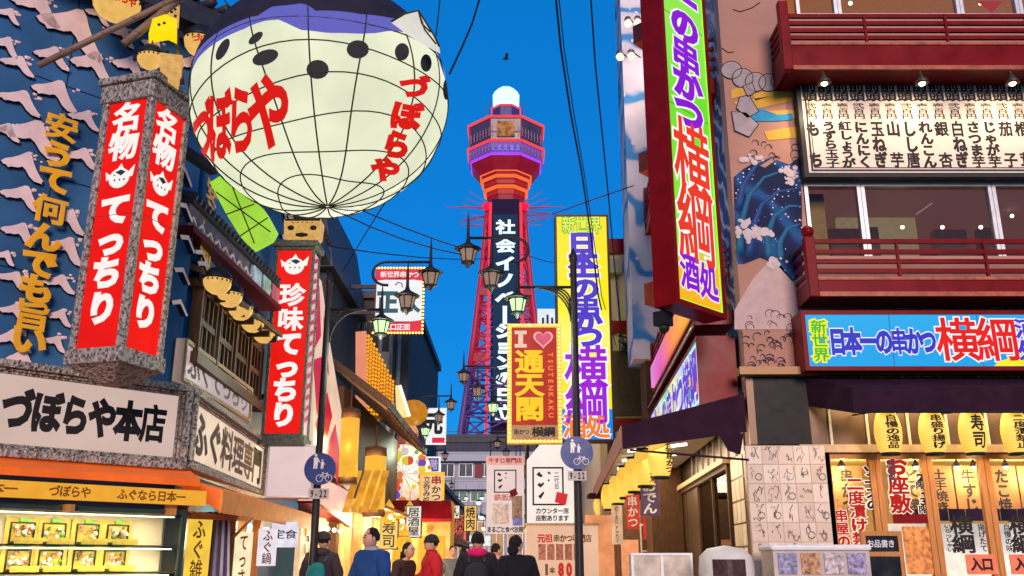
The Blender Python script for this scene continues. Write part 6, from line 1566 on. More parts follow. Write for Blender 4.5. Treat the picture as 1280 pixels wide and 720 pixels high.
CREAMO = mat('cream_outline', (.7, .62, .52), .5, emit=rgb(255, 235, 200), estr=.4)
dl(doors[0], dv('ソースの', 1090, 582, 638, 17), [(.12, CREAMO, 0), (.05, K_INK, .003)])
dl(doors[0], dv('二度漬け禁止', 1073, 597, 700, 19), [(.10, CREAMO, 0), (.05, LET_R, .003)])
dl(doors[0], dv('串屋の', 1053, 637, 685, 15), [(.10, CREAMO, 0), (.05, LET_R, .003)])
dl(doors[1], dv('お座敷', 1123, 572, 642, 24), [(.10, CREAMO, 0), (.055, LET_R, .003)])
dl(doors[1], dv('個室あり', 1114, 575, 605, 9), [(.05, K_NAVY, .004)])
dl(doors[1], dv('2階・3階', 1153, 592, 642, 14), [(.11, CREAMO, 0), (.05, K_INK, .003)])
dl(doors[2], dv('横綱', 1203, 645, 692, 26), [(.05, K_INK, .003)])
dl(doors[2], dv('いらっしゃい', 1186, 655, 690, 8), [(.03, K_INK, .003)]); dl(doors[2], dv('揚げたて', 1228, 655, 690, 8), [(.03, K_INK, .003)])
dl(doors[3], dv('横綱', 1277, 645, 692, 26), [(.05, K_INK, .003)]); dl(doors[3], dv('自慢の味', 1260, 655, 690, 8), [(.03, K_INK, .003)])
for i, (d, pa, pb) in enumerate(((doors[2], 1208, 1246), (doors[3], 1263, 1303))):
    xa, xb = X(pa, 705, -.02), X(pb, 705, -.02); za, zb_ = Zr(1225, 718, -.02), Zr(1225, 693, -.02)
    MB().box(xa, xb, -.03, -.012, za, zb_).build('entrance_plate', mat('salmon_plate', (.62, .16, .08), .45, emit=rgb(240, 110, 70), estr=.25), d)
    b = MB(); b.text(hcells('入口', xa + .06, xb - .06, (za + zb_) / 2, (zb_ - za) * .62), -.031, .05); b.build('lettering', K_INK, d)
PICF = mat('food_photo', (.55, .22, .06), .5, var=.9, scale=14, emit=rgb(240, 130, 60), estr=.25)
for d, pa, pb, ya, yb in ((doors[1], 1132, 1165, 658, 718), (doors[1], 1122, 1166, 643, 654)):
    MB().box(X(pa, 690), X(pb, 690), .018, .03, Zr(1150, yb), Zr(1150, ya)).build('food_poster', PICF if ya > 650 else K_RED, d)

# purple awning over the doors
aw = RF.thing('purple_awning', 'dark purple canvas awning over the glass doors and lanterns', 'awning', X(1012, 500, -.2), 0, 0)
ax0 = X(1012, 500, -.2); zA = zc - .03; zV1 = Zr(1100, 484, -.95); zV0 = Zr(1100, 516, -.95); Wa = xe - ax0; xs_ = X(1066, 500, -.95) - ax0
b = MB(); b.add([(0, -.05, zA), (Wa, -.05, zA), (Wa, -.95, zV1), (xs_, -.95, zV1)], [(0, 3, 2, 1)])
b.add([(xs_, -.95, zV1), (Wa, -.95, zV1), (Wa, -.93, zV0), (xs_, -.93, zV0)], [(0, 3, 2, 1)])
b.add([(0, -.05, zA), (xs_, -.95, zV1), (xs_, -.93, zV0), (.02, -.05, zA - .45)], [(0, 3, 2, 1)])
o = b.build('canvas', K_PURPLE, aw); o.modifiers.new('s', 'SOLIDIFY').thickness = .015
b = MB(); b.tube([(xs_, -.93, zV0 + .02), (Wa, -.93, zV0 + .02)], .018, 6)
for i in range(6): b.tube([(xs_ + .3 + i * 1.2, -.93, zV0 + .02), (xs_ + .3 + i * 1.2, -.07, zV0 + .1)], .014, 6)
b.build('frame', K_IRON, aw)
lamp('awning_light', 'AREA', (Wa / 2 - 1.2, -.6, zA - .35), 48, (1, .72, .40), 6.0, aw, (R(30), 0, 0), shape='RECTANGLE', size_y=.3)
b = MB(); b.tube([(.5, -.45, zA - .32), (Wa - 1, -.45, zA - .32)], .018, 6); b.build('tube_light', emat('awning_tube', (1, .8, .5), 5, 0), aw)

def paper_lantern(p, r, h, text, label, group, rz=0.0):
    t = thing('paper_lantern', label, 'lantern', p, rz, group)
    b = MB(); n = 20; prof = []
    for i in range(n + 1):
        q = i / n; rr_ = r * (.42 + .58 * math.sin(math.pi * (q * .84 + .08)) ** .6) * (1 - .02 * (i % 2)); prof.append((rr_, (q - .5) * h))
    b.lathe((0, 0, 0), prof, 22); b.build('paper', LANT, t)
    for z_, k in ((-h / 2, -1), (h / 2, 1)):
        b = MB(); b.lathe((0, 0, z_), [(prof[0][0] * 1.03, min(0, k * .04)), (prof[0][0] * 1.03, max(0, k * .04))], 20); b.build('ring', K_BLACK, t)
    b = MB(); b.tube([(0, 0, h / 2 + .03), (0, 0, h / 2 + .3)], .008, 5); b.build('cord', K_CABLE, t)
    if text:
        def sf(x, z, q):
            u = max(0, min(1, z / h + .5)); rr_ = r * (.42 + .58 * math.sin(math.pi * (u * .84 + .08)) ** .6) * 1.014 + q; a = x / r
            return Vector((rr_ * math.sin(a), -rr_ * math.cos(a), z))
        b = MB(); b.text(vcells(text, 0, h * .42, -h * .42, r * 1.0), 0, .045, 0, sf, .003, .3); b.build('lettering', K_INK, t)
    return t
for px, tx, lab in ((1110, '自慢の逸品', 'yellow paper lantern beside the tiled pier'), (1166, '串盛り揚げ', 'yellow paper lantern above the second glass door'), (1216, '寿司', 'yellow paper lantern reading two large characters'), (1269, '二度漬禁止', 'yellow paper lantern over the door nearest the picture edge'), (1325, '生ビール', 'yellow paper lantern past the picture edge')):
    paper_lantern(at(px, 541, 13.35), .195, .58, tx, lab, 'yellow lanterns under the purple awning')

# autograph wall
aw0, aw1 = X(936, 620, -.07), X(1036, 620, -.07); az0, az1 = Zr(985, 728, -.07), Zr(985, 557, -.07)
ab = RF.thing('autograph_board', 'wall board covered in pale autograph cards on the corner pier', 'notice board', aw0, -.07, 0)
MB().box(0, aw1 - aw0, .0, .06, az0, az1).build('board', mat('autograph_backing', (.55, .42, .30), .6, var=.1), ab)
nc, nr = 5, 7; cw_ = (aw1 - aw0) / nc; ch_ = (az1 - az0) / nr
ra = random.Random(21); cardm = [mat('card_a', (.66, .53, .42), .5, var=.08), mat('card_b', (.60, .47, .36), .5, var=.1), mat('card_c', (.70, .58, .46), .5, var=.06)]
INK2 = mat('felt_ink', (.12, .085, .07), .6)
for i in range(nc):
    for j in range(nr):
        cx_ = (i + .5) * cw_; cz_ = az0 + (j + .5) * ch_; o = MB().box(cx_ - cw_ * .48, cx_ + cw_ * .48, -.012, -.001, cz_ - ch_ * .48, cz_ + ch_ * .48).build('autograph_card', cardm[ra.randrange(3)], ab)
        b = MB()
        for k in range(ra.randint(2, 4)):
            P = []; x = cx_ + ra.uniform(-.35, .1) * cw_; z = cz_ + ra.uniform(-.3, .3) * ch_
            for q in range(ra.randint(5, 11)):
                P.append((x, -.0135, z)); x = max(cx_ - cw_ * .43, min(cx_ + cw_ * .43, x + ra.uniform(-.06, .14) * cw_)); z = max(cz_ - ch_ * .43, min(cz_ + ch_ * .43, z + ra.uniform(-.22, .22) * ch_))
            b.tube(P, ra.choice((.003, .0035, .006)), 4)
        if ra.random() < .3:
            b.tube([(cx_ + .2 * cw_ + .05 * math.cos(a), -.014, cz_ - .15 * ch_ + .05 * math.sin(a)) for a in [.6 * k for k in range(11)]], .006, 4)
        b.build('signature', INK2, o)
# side: shop window, cards, panels
RSx = lambda px, py, n=0: RS.on(px, py, n)
sw0, sw1 = RSx(846, 640)[0], RSx(916, 640)[0]; zw_t = RSx(880, 598)[1]
b = MB(); b.box(4.0, sw0, .0, .25, 0, zlow); b.box(sw0, RS.len - .05, 0, .25, zw_t, zlow); b.box(sw1, RS.len - .05, 0, .25, 0, zw_t); b.box(sw0, sw1, 0, .25, 0, .5); side_part(b, 'side_panel', BRN)
for k in range(9): s_ = RS.len - .45 - k * .75; b = MB(); b.box(s_ - .015, s_ + .015, -.03, -.001, zw_t + .05, zlow - .1); side_part(b, 'mullion', mat('pale_mullion', (.6, .5, .38), .4))
b = MB(); frame(b, sw0, sw1, .5, zw_t, .08, -.06, .04)
for k in range(1, 4): s_ = sw0 + (sw1 - sw0) * k / 4; b.box(s_ - .03, s_ + .03, -.02, .025, .58, zw_t - .08)
fo = side_part(b, 'shop_window', K_WOOD)
MB().box(sw0 + .08, sw1 - .08, .03, .038, .58, zw_t - .08).build('pane', K_GLASS, fo)
b = MB(); b.box(sw0 - .1, sw1 + .1, -.14, -.001, zw_t + .0, zw_t + .10); side_part(b, 'lintel', mat('pale_beam', (.45, .32, .18), .5))
b = MB()
for k in range(5):
    s_ = sw0 + (sw1 - sw0) * k / 5; w5 = (sw1 - sw0) / 5; b.box(s_ + .06, s_ + w5 - .1, .35, .38, 1.1, zw_t - .3, k % 3)
side_part(b, 'hanging_menu', [mat('menu_cream', (.6, .5, .35), .6, var=.3, scale=9, emit=rgb(250, 220, 160), estr=.45), mat('menu_yellow', (.6, .42, .08), .6, var=.4, scale=5, emit=rgb(250, 200, 80), estr=.6), mat('menu_red', (.5, .12, .06), .6, var=.6, scale=9, emit=rgb(240, 120, 60), estr=.4)])
b = MB(); b.box(sw0 - .1, sw1 + .1, .9, .95, 0, 3.0); b.box(sw0 - .1, sw0 - .04, .26, .9, 0, 3.0); b.box(sw0 - .04, sw1, .26, .9, 2.9, 2.95); side_part(b, 'back_wall', mat('glowing_shop_wall', (.62, .40, .16), .6, var=.3, scale=2.5, emit=rgb(255, 205, 110), estr=.6))
for k in range(4):
    b = MB(); b.box(sw0 - .038, sw0 - .02, .30 + k * .15, .40 + k * .15, 1.2 + .1 * (k % 2), 2.3); side_part(b, 'menu_strip', (mat('menu_cream', (.6, .5, .35)), mat('menu_red', (.5, .12, .06)))[k % 2])
p = RS.w((sw0 + sw1) / 2 + .6, .5, 2.0); lamp('side_light', 'POINT', p, 90, (1, .72, .36), .1)
b = MB(); rc = random.Random(2)
for k in range(3):
    for j in range(6): s_ = sw1 + .12 + k * .36; z = .9 + j * .36; b.box(s_, s_ + .33, -.012, -.001, z, z + .33, rc.randrange(3))
side_part(b, 'autograph_cards', cardm + [])

# side awning projecting over the street, with its row of lanterns
P1 = at(778, 547, 13.95); sax0, sax1 = P1.x, at(930, 520, 13.95).x
sa = thing('side_awning', 'purple awning reaching over the street above the row of yellow lanterns', 'awning', (sax0, 13.95, 0), R(-3))
zt_l = at(778, 532, 13.95).z; zb_l = at(778, 561, 13.95).z; zt_r = at(926, 493, 13.95).z; zb_r = at(928, 541, 13.95).z; wA = sax1 - sax0
b = MB(); b.prism([(0, zb_l), (wA, zb_r), (wA, zt_r), (0, zt_l)], 0, .03); b.build('end_canvas', K_PURPLE, sa)
b = MB(); L_ = 13.0
b.add([(0, .031, zt_l), (wA, .031, zt_r), (wA, L_, zt_r), (0, L_, zt_l)], [(0, 1, 2, 3)]); o = b.build('top_canvas', K_PURPLE, sa); o.modifiers.new('s', 'SOLIDIFY').thickness = .02
b = MB(); b.box(-.02, .0, .03, L_, zb_l + .02, zt_l); b.build('valance', mat('rose_canvas', (.30, .14, .13), .8, var=.25), sa)
b = MB(); b.add([(.05, .1, zt_l - .06), (wA, .1, zt_r - .3), (wA, L_, zt_r - .3), (.05, L_, zt_l - .06)], [(3, 2, 1, 0)]); b.build('lining', mat('pale_lining', (.66, .58, .5), .6), sa)
for k in range(8):
    y = .8 + k * 1.6; b = MB(); b.tube([(.25, y, zt_l - .12), (1.3, y, zt_l - .0)], .03, 6); b.build('tube_light', emat('awning_white_tube', rgb(255, 246, 230), 3.0, 0), sa)
b = MB(); b.obox((.1, -.01, zb_l - .02), (wA, -.01, zb_r - .42), .03, .03); b.prism([(wA - .42, zb_r - .02), (wA - .05, zb_r - .02), (wA - .12, zb_r - .34), (wA - .30, zb_r - .28)], -.015, .01); b.build('torn_flap', K_PURPLE, sa)
lamp('awning_light', 'AREA', (wA * .55, 6.0, zt_l - .12), 85, (1, .82, .55), 1.2, sa, (0, R(-20), 0), shape='RECTANGLE', size_y=11)
for i, (px, py, Y) in enumerate([(825, 572, 14.9), (806, 585, 16.2), (793, 594, 17.7), (782, 603, 19.3), (772, 612, 21.2), (761, 621, 23.6), (751, 631, 26.3)]):
    paper_lantern(at(px, py, Y), .20, .60, ('名物串かつ', '一番人気', 'どて焼き', '土手焼', '生ビール', 'ハイボール', '牛すじ')[i],
                  'yellow lantern of the street side row, %s' % ('largest and nearest the torn purple flap', 'second from the torn flap', 'third from the torn flap', 'middle of the seven', 'fifth from the torn flap', 'sixth from the torn flap', 'smallest and farthest of the row')[i], 'yellow lanterns of the street side row', R(48))

# lit sign box along the side, above that awning
nb = thing('neon_sign_box', 'dark red sign box with violet and rainbow lit lettering along the restaurant side', 'sign', (0, 0, 0))
NW = Wall(2.98 + .055 * 8.5, 14.35 + 8.5, 2.98, 14.35)
nb.location = NW.o; nb.rotation_euler.z = NW.ang
z0n, z1n = 3.72, 4.88
b = MB(); b.box(0, NW.len, .05, .62, z0n, z1n); frame(b, 0, NW.len, z0n, z1n, .06, -.0, .05); b.build('box', K_RED, nb)
NP_ = ramp_emat('rainbow_print', 'x', [(0, rgb(245, 190, 120)), (.18, rgb(150, 150, 235)), (.38, rgb(215, 240, 225)), (.52, rgb(120, 215, 160)), (.66, rgb(250, 240, 130)), (.8, rgb(190, 205, 250)), (1, rgb(120, 225, 235))], 0, NW.len, 1.0, 1.2, 1.8)
MB().box(.06, NW.len - .06, .015, .048, z0n + .06, z1n - .06).build('panel', NP_, nb)
letters(nb, hcells('日本一の串かつ横綱', .2, NW.len - .15, (z0n + z1n) / 2, .85), .012, [(.095, WO, 0), (.055, VIO, .004)])
b = MB(); rq = random.Random(8)
for k in range(26): x = rq.uniform(.2, NW.len - .3); z = rq.uniform(z0n + .1, z1n - .35); b.prism([(x, z), (x + .14, z + .02), (x + .12, z + .2), (x + .02, z + .16)], .0, .004, k % 4)
b.build('printed_figures', [emat('print_y', rgb(250, 225, 50), .95, sample=False), emat('print_g', rgb(60, 190, 120), .9, sample=False), emat('print_p', rgb(240, 120, 170), .9, sample=False), emat('print_o', rgb(250, 140, 60), .9, sample=False)], nb)
for k, z in enumerate((5.02, 5.14)):
    b = MB(); b.tube([(0, -.05, z), (NW.len, -.05, z)], .022, 6); b.build('conduit', K_REDDK if k else K_STEEL, nb)

# big corner sign set at 45 degrees
VS = Wall(2.266, 12.0, 3.158, 12.91)
zv0 = 4.78; zv1 = 12.6; Wv = VS.len; Hv = zv1 - zv0
vs_ = VS.thing('corner_tower_sign', 'huge upright lit sign in green and yellow with violet letters, set in a red box', 'sign', 0, 0, zv0)
b = MB(); b.box(0, Wv, .06, .385, 0, Hv); frame(b, 0, Wv, 0, Hv, .075, 0, .06); b.build('box', K_RED, vs_)
b = MB(); frame(b, .076, Wv - .076, .076, Hv - .076, .02, .02, .05); b.build('neon_edge', emat('neon_green', rgb(150, 255, 60), 1.3, 0, sample=False), vs_)
vz = lambda py: VS.on(877, py)[1] - zv0
VP_ = ramp_emat('green_yellow_print', 'z', [(0, rgb(255, 176, 20)), (.11, rgb(250, 190, 30)), (.17, rgb(150, 232, 40)), (.45, rgb(110, 225, 40)), (.62, rgb(150, 235, 80)), (1, rgb(120, 225, 40))], 0, Hv, 1.0, .5, 2.2)
MB().box(.098, Wv - .098, .03, .058, .098, Hv - .098).build('panel', VP_, vs_)
def vsx(px, py): return VS.on(px, py)[0]
cells = [(c_, Wv / 2 + dx, vz(py), .74, h_) for c_, py, h_, dx in (('本', -25, .55, 0), ('一', 14, .55, 0), ('の', 46, .56, .02), ('串', 82, .56, 0), ('か', 115, .56, 0), ('つ', 149, .56, 0))]
letters(vs_, cells, .026, [(.105, WO, 0), (.06, emat('violet_sign_letter', rgb(140, 30, 215), .95, .08, sample=False), .004)])
letters(vs_, [('横', Wv / 2, vz(206), .92, 1.22), ('綱', Wv / 2, vz(284), .92, 1.22)], .026, [(.08, WO, 0), (.026, emat('red_orange_letter', rgb(240, 60, 34), .95, .08, sample=False), .004)])
letters(vs_, [('酒', Wv * .31, vz(345), .46, .52), ('処', Wv * .69, vz(349), .46, .52)], .026, [(.095, WO, 0), (.055, emat('violet_sign_letter', rgb(140, 30, 215), .95, .08, sample=False), .004)])
letters(vs_, [(c_, Wv / 2, Hv - .6 - i * .62, .74, .55) for i, c_ in enumerate('新世界')], .026, [(.105, WO, 0), (.06, GRNL, .004)])
for z in (vz(345) + .05, vz(172), vz(12)):
    b = MB(); b.box(Wv - .3, Wv - .02, .385, 1.25, z - .17, z + .17); b.build('bracket_beam', K_ORANGEBOX, vs_)
b = MB()
for k in range(1, 5): b.box(.1, Wv - .1, .0265, .0295, k * Hv / 5 - .004, k * Hv / 5 + .004)
b.build('panel_seam', mat('seam', (.05, .04, .03), .6), vs_)
b = MB(); b.box(.12, .32, .3, .5, -.22, -.02); b.box(.20, .24, .38, .42, -.02, .02); b.sph((.22, .4, -.24), .09, n=10); b.build('loudspeaker', K_BLACK, vs_)
# string of small lamps beyond it
for i, (px, py) in enumerate(((785, 29), (797, 28), (775, 71), (789, 70))):
    p = at(px, py, 21); t = thing('small_lamp', ('bare warm lamp highest on the painted pier, outer one', 'bare warm lamp highest beside the red sign', 'bare warm lamp lower on the painted pier, outer one', 'bare warm lamp lower beside the red sign')[i], 'lamp', p, 0, 'bare lamps on the painted pier')
    b = MB(); b.sph((0, 0, 0), .11, n=8); b.build('bulb', emat('bare_bulb', rgb(255, 225, 190), 1.6, 0), t)
    b = MB(); b.lathe((0, 0, .06), [(.1, 0), (.08, .1), (.03, .14)], 8); b.tube([(0, 0, .15), (.3, .4, .2)], .02, 5); b.build('holder', K_IRON, t); lamp('bare_light', 'POINT', (0, -.3, -.1), 10, (1, .82, .62), .1, t)

sg_ = RS.thing('shop_screen', 'white gridded screen with dark panes under the smallest yellow lanterns', 'screen', RS.on(797, 650, -.35)[0], -.35, 0)
W_ = RS.on(832, 650, -.35)[0] - RS.on(797, 650, -.35)[0]; zt = RS.on(815, 606, -.35)[1]
b = MB(); frame(b, 0, W_, .2, zt, .07, 0, .06)
for z in (.2 + (zt - .2) * .3, .2 + (zt - .2) * .6): b.box(.07, W_ - .07, 0.003, .05, z - .03, z + .03)
for k in (1, 2): b.box(W_ * k / 3 - .03, W_ * k / 3 + .03, .003, .049, .27, zt - .07)
b.box(0, .07, 0, .06, 0, .2); b.box(W_ - .07, W_, 0, .06, 0, .2); b.build('grid', K_WHITE, sg_)
MB().box(.07, W_ - .07, .052, .058, .27, zt - .07).build('pane', mat('dark_pane', (.03, .04, .06), .12, var=.3), sg_)
hang_sign('hanging_poster', 'small red hanging poster under the yellow lantern row', 'poster', at(791, 640, 17.5), .26, .62, emat('poster_red', rgb(225, 70, 50), .8, .3, 8, sample=False), '串かつ', K_WHITE, R(-30), .03)
hang_sign('hanging_poster', 'dim violet hanging poster beside the white gridded screen', 'poster', at(812, 622, 16.5), .34, .62, emat('poster_violet', rgb(130, 90, 110), .6, .3, 8, sample=False), 'おでん', K_WHITE, R(-30), .03)
hang_sign('hanging_poster', 'pale narrow poster on the brown wall far along the lantern row', 'poster', at(771, 655, 21.5), .26, .9, emat('lit_peach_poster', rgb(240, 190, 150), .8, .3, 3), 'やきとり', mat('brown_ink', (.22, .08, .01), .6), R(-30), .02, cellw=.4)
hang_sign('glowing_panel', 'glowing peach shop panel at the far end of the lantern row', 'sign', at(750, 690, 25.0), .75, 1.9, emat('lit_peach_panel', rgb(250, 160, 105), .85, .3, 2), None)

# pale building with red bands farther along
pb = thing('pale_building', 'pale building with red bands behind the tall yellow sign', 'building', (2.45, 25.5, 0))
z_ = lambda py: at(780, py, 25.5).z
MB().box(0, 6, 0, 14, 0, z_(303)).build('wall', mat('pale_render', (.52, .42, .38), .75, var=.15, scale=.8), pb)
for a, c in ((300, 318), (402, 418)):
    b = MB(); b.box(-.12, 6.1, -.12, 14, z_(c), z_(a) + (.003 if a == 300 else 0)); b.build('red_band', K_RED, pb)
b = MB(); b.box(.0, 3.5, -.14, -.002, z_(520), z_(440)); b.build('dark_panel', mat('dark_brown_panel', (.05, .035, .03), .5), pb)
b = MB(); b.box(-.1, 3.5, -.16, -.001, z_(538), z_(524)); b.build('red_band', K_RED, pb)
b = MB(); b.box(.2, 1.2, -.6, -.001, z_(580), z_(555)); b.box(-.4, 3, -.9, -.001, 3.0, 3.1); b.build('shop_canopy', K_PURPLE, pb)
b = MB(); b.tube([(.35, -.1, 3), (.35, -.1, z_(310))], .05, 6); b.tube([(.6, -.08, 6), (.6, -.08, z_(325))], .03, 6); b.build('drainpipe', K_STEEL, pb)
b = MB(); b.box(.3, .75, -.35, -.001, z_(345), z_(328)); b.build('meter_box', K_GREY, pb)
windows(pb, .9, 3.6, z_(395), z_(330), 2, 1, 0, PANE, K_ALU)
b = MB(); q = at(785, 432, 25.3) - Vector((2.45, 25.5, 0)); rw = random.Random(9)
for i in range(12): P = [q + Vector((rw.uniform(-.35, .35), rw.uniform(-.2, 0), rw.uniform(-.35, .35))) for _ in range(4)]; b.tube(P, .025, 5)
b.build('cable_tangle', K_CABLE, pb)
fr = thing('lower_shop', 'dim shop front with white gridded screens and red posters behind the lanterns', 'shop front', (2.75, 24.3, 0))
b = MB(); b.box(0, 1.6, 0, .6, 0, 2.9); b.build('wall', mat('brown_shop', (.16, .09, .05), .6, var=.3), fr)
b = MB()
for i in range(4): b.box(.55 + i * .33, .59 + i * .33, -.04, -.001, .3, 2.3)
for z in (.3, .95, 1.6, 2.25): b.box(.55, 1.58, -.045, -.001, z, z + .04)
b.build('screen_grid', K_WHITE, fr)
MB().box(.05, .5, -.02, -.001, .4, 1.9).build('peach_panel', mat('peach_panel', (.6, .3, .18), .6, emit=rgb(250, 160, 110), estr=.45), fr)
b = MB(); b.box(.6, .85, -.3, -.27, 1.9, 2.6, 0); b.box(1.0, 1.2, -.3, -.27, 1.9, 2.5, 1); b.box(1.3, 1.5, -.3, -.27, 1.7, 2.6, 0); b.build('poster', [emat('poster_red', rgb(225, 70, 50), .8, .3, 8, sample=False), emat('poster_violet', rgb(130, 90, 140), .6, .3, 8, sample=False)], fr)

# food counter, drum shaped case and menu stand on the pavement
fcn = RF.thing('food_counter', 'white topped counter with four food pictures in front of the autograph board', 'counter', X(958, 690, -1.0), -1.25, 0)
Wc = X(1082, 690, -1.0) - X(958, 690, -1.0); zt = Zr(1020, 681, -1.0)
b = MB(); b.box(0, Wc, 0, .7, zt - .08, zt); b.build('top', K_WHITE, fcn, bevel=.03)
MB().box(.03, Wc - .03, .04, .66, 0, zt - .081).build('body', mat('counter_cream', (.5, .42, .38), .5, var=.2), fcn)
for i in range(4):
    x = .06 + i * (Wc - .12) / 4; MB().box(x + .03, x + (Wc - .12) / 4 - .03, .02, .039, zt - .38, zt - .11).build('food_picture', mat('counter_pic_%d' % i, ((.3, .28, .42), (.5, .25, .12), (.55, .45, .45), (.35, .3, .45))[i], .4, var=.9, scale=22), fcn)
b = MB()
for i in range(9): b.box(.08 + i * Wc / 9.5, .08 + i * Wc / 9.5 + .09, .02, .0395, zt - .56, zt - .44)
b.build('price_tags', K_RED, fcn)
dc = RF.thing('round_display_case', 'rounded white display case with a dark window beside the counter', 'display case', X(905, 700, -1.0), -1.1, 0)
zt = Zr(900, 684, -1.0); b = MB(); b.lathe((0, 0, 0), [(.36, 0), (.37, .1), (.37, zt - .3), (.35, zt - .12), (.24, zt - .02), (.02, zt + .02)], 28); b.build('shell', mat('white_plastic', (.66, .60, .52), .4, var=.08), dc)
b = MB(); b.add([(.375 * math.sin(a), -.375 * math.cos(a), z) for z in (zt - .42, zt - .16) for a in [R(-40 + 10 * i) for i in range(8)]], [(i, i + 1, 9 + i, 8 + i) for i in range(7)]); b.build('window', mat('case_window', (.05, .03, .03), .15, var=.8, scale=14, emit=rgb(120, 60, 40), estr=.15), dc)
dc2 = RF.thing('paper_covered_bin', 'low gridded planter box wrapped in pale papers beside the drum case', 'box', X(826, 705, -.3), -.4, 0)
b = MB(); zt = Zr(826, 693, -.4); b.box(-.42, .42, 0, .4, 0, zt); b.build('body', mat('paper_wrap', (.55, .47, .38), .6, var=.4, scale=6), dc2); b = MB(); frame(b, -.44, .44, 0, zt + .02, .035, -.02, -.001); b.box(-.02, .02, -.018, -.001, 0, zt); b.build('frame', K_WHITE, dc2)
ms_ = RF.thing('menu_stand', 'wooden menu stand with a black board before the glass doors', 'menu stand', X(1104, 690, -1.1), -1.1, 0)
zt = Zr(1104, 664, -1.1); w2 = .28
b = MB(); frame(b, -w2, w2, .15, zt, .06, 0, .06); b.box(-w2 + .06, w2 - .06, 0, .06, zt - .33, zt - .27); b.box(-w2, -w2 + .06, 0, .5, 0, .15); b.box(w2 - .06, w2, 0, .5, 0, .15); b.build('frame', K_WOODO, ms_)
b = MB(); b.box(-w2 + .061, w2 - .061, .02, .05, .21, zt - .331); b.box(-w2 + .061, w2 - .061, .02, .05, zt - .269, zt - .061); b.build('board', mat('menu_black', (.014, .014, .016), .2, var=.5), ms_)
letters(ms_, hcells('お品書き', -w2 + .08, w2 - .1, zt - .165, .1), .018, [(.02, K_WHITE, 0)])

# ================================================================== PEOPLE
def skin_mesh(V, E_, Rd, sub=2):
    me = bpy.data.meshes.new('t'); me.from_pydata(V, E_, []); o = bpy.data.objects.new('t', me); COL.objects.link(o)
    sk = o.modifiers.new('skin', 'SKIN'); sk.use_smooth_shade = True
    for i, r in enumerate(Rd):
        d = me.skin_vertices[0].data[i]; d.radius = r if isinstance(r, tuple) else (r, r); d.use_root = (i == 0)
    s_ = o.modifiers.new('sub', 'SUBSURF'); s_.levels = sub; s_.render_levels = sub
    dg = bpy.context.evaluated_depsgraph_get(); e = o.evaluated_get(dg); m2 = e.to_mesh()
    vs = [v.co.copy() for v in m2.vertices]; fs = [tuple(p.vertices) for p in m2.polygons]; e.to_mesh_clear()
    bpy.data.objects.remove(o); bpy.data.meshes.remove(me)
    return vs, fs
SKIN = mat('skin', (.50, .27, .18), .5, var=.08); HAIR = mat('black_hair', (.012, .010, .010), .75, var=.4, scale=40, bump=.8)
def head(mb, c, yaw=0.0, r=.105, m=0):
    """head with brow, nose, chin and ears; faces -y turned by yaw"""
    b = MB(); b.sph((0, 0, 0), r * .78, r * .95, r * 1.12, 18)
    out = []
    for v in b.v:
        x, y, z = v
        if z < -.3 * r: k = 1 - .30 * min(1, (-z / r - .3)); x *= k; y = y * (1 - .12 * min(1, (-z / r - .3))) - .01
        out.append((x, y, z))
    fs = list(b.f)
    h = MB(); h.add(out, fs, m, True)
    h.add([(-.015, -r * .86, -.03), (.015, -r * .86, -.03), (.006, -r * .9, .026), (-.006, -r * .9, .026), (-.008, -r * 1.06, -.024), (.008, -r * 1.06, -.024)], [(0, 4, 5, 1), (4, 3, 2, 5), (0, 3, 4), (1, 5, 2)], m, True)      # nose
    for s_ in (-1, 1): h.sph((s_ * r * .80, .005, -.005), .012, .022, .032, 8, m)                     # ears
    cy, sy = math.cos(yaw), math.sin(yaw)
    mb.add([Vector((v.x * cy - v.y * sy, v.x * sy + v.y * cy, v.z)) + Vector(c) for v in h.v], h.f, m, True)
def rotv(p, yaw, c): cy, sy = math.cos(yaw), math.sin(yaw); return Vector((p[0] * cy - p[1] * sy, p[0] * sy + p[1] * cy, p[2])) + Vector(c)
def hand(mb, wrist, elbow, inward):
    """palm, four unequal bent fingers and a thumb"""
    w_ = Vector(wrist); d = (w_ - Vector(elbow)).normalized(); s_ = d.cross(Vector((0, 0, 1)))
    s_ = s_.normalized() if s_.length > .1 else Vector((1, 0, 0)); dn = d.cross(s_).normalized()
    if dn.z > 0: dn = -dn
    palm = [w_, w_ + d * .045, w_ + d * .085]
    vs, fs = skin_mesh([tuple(p) for p in palm], [(0, 1), (1, 2)], [(.026, .022), (.040, .018), (.036, .015)], 2); mb.add(vs, fs, 0, True)
    for k, (o_, L) in enumerate(((-.027, .062), (-.009, .074), (.009, .070), (.026, .054))):
        a = w_ + d * .075 + s_ * o_; q = a + d * L * .45 + dn * .008; e = q + d * L * .32 + dn * L * .28; mb.tube([a, q, e, e + dn * L * .24 + d * .004], .0095, 7, 0, r2=.007)
    a = w_ + d * .02 + s_ * (-.03 * inward); mb.tube([a, a + s_ * (-.028 * inward) + d * .025, a + s_ * (-.036 * inward) + d * .052 + dn * .012], .0115, 7, 0, r2=.008)
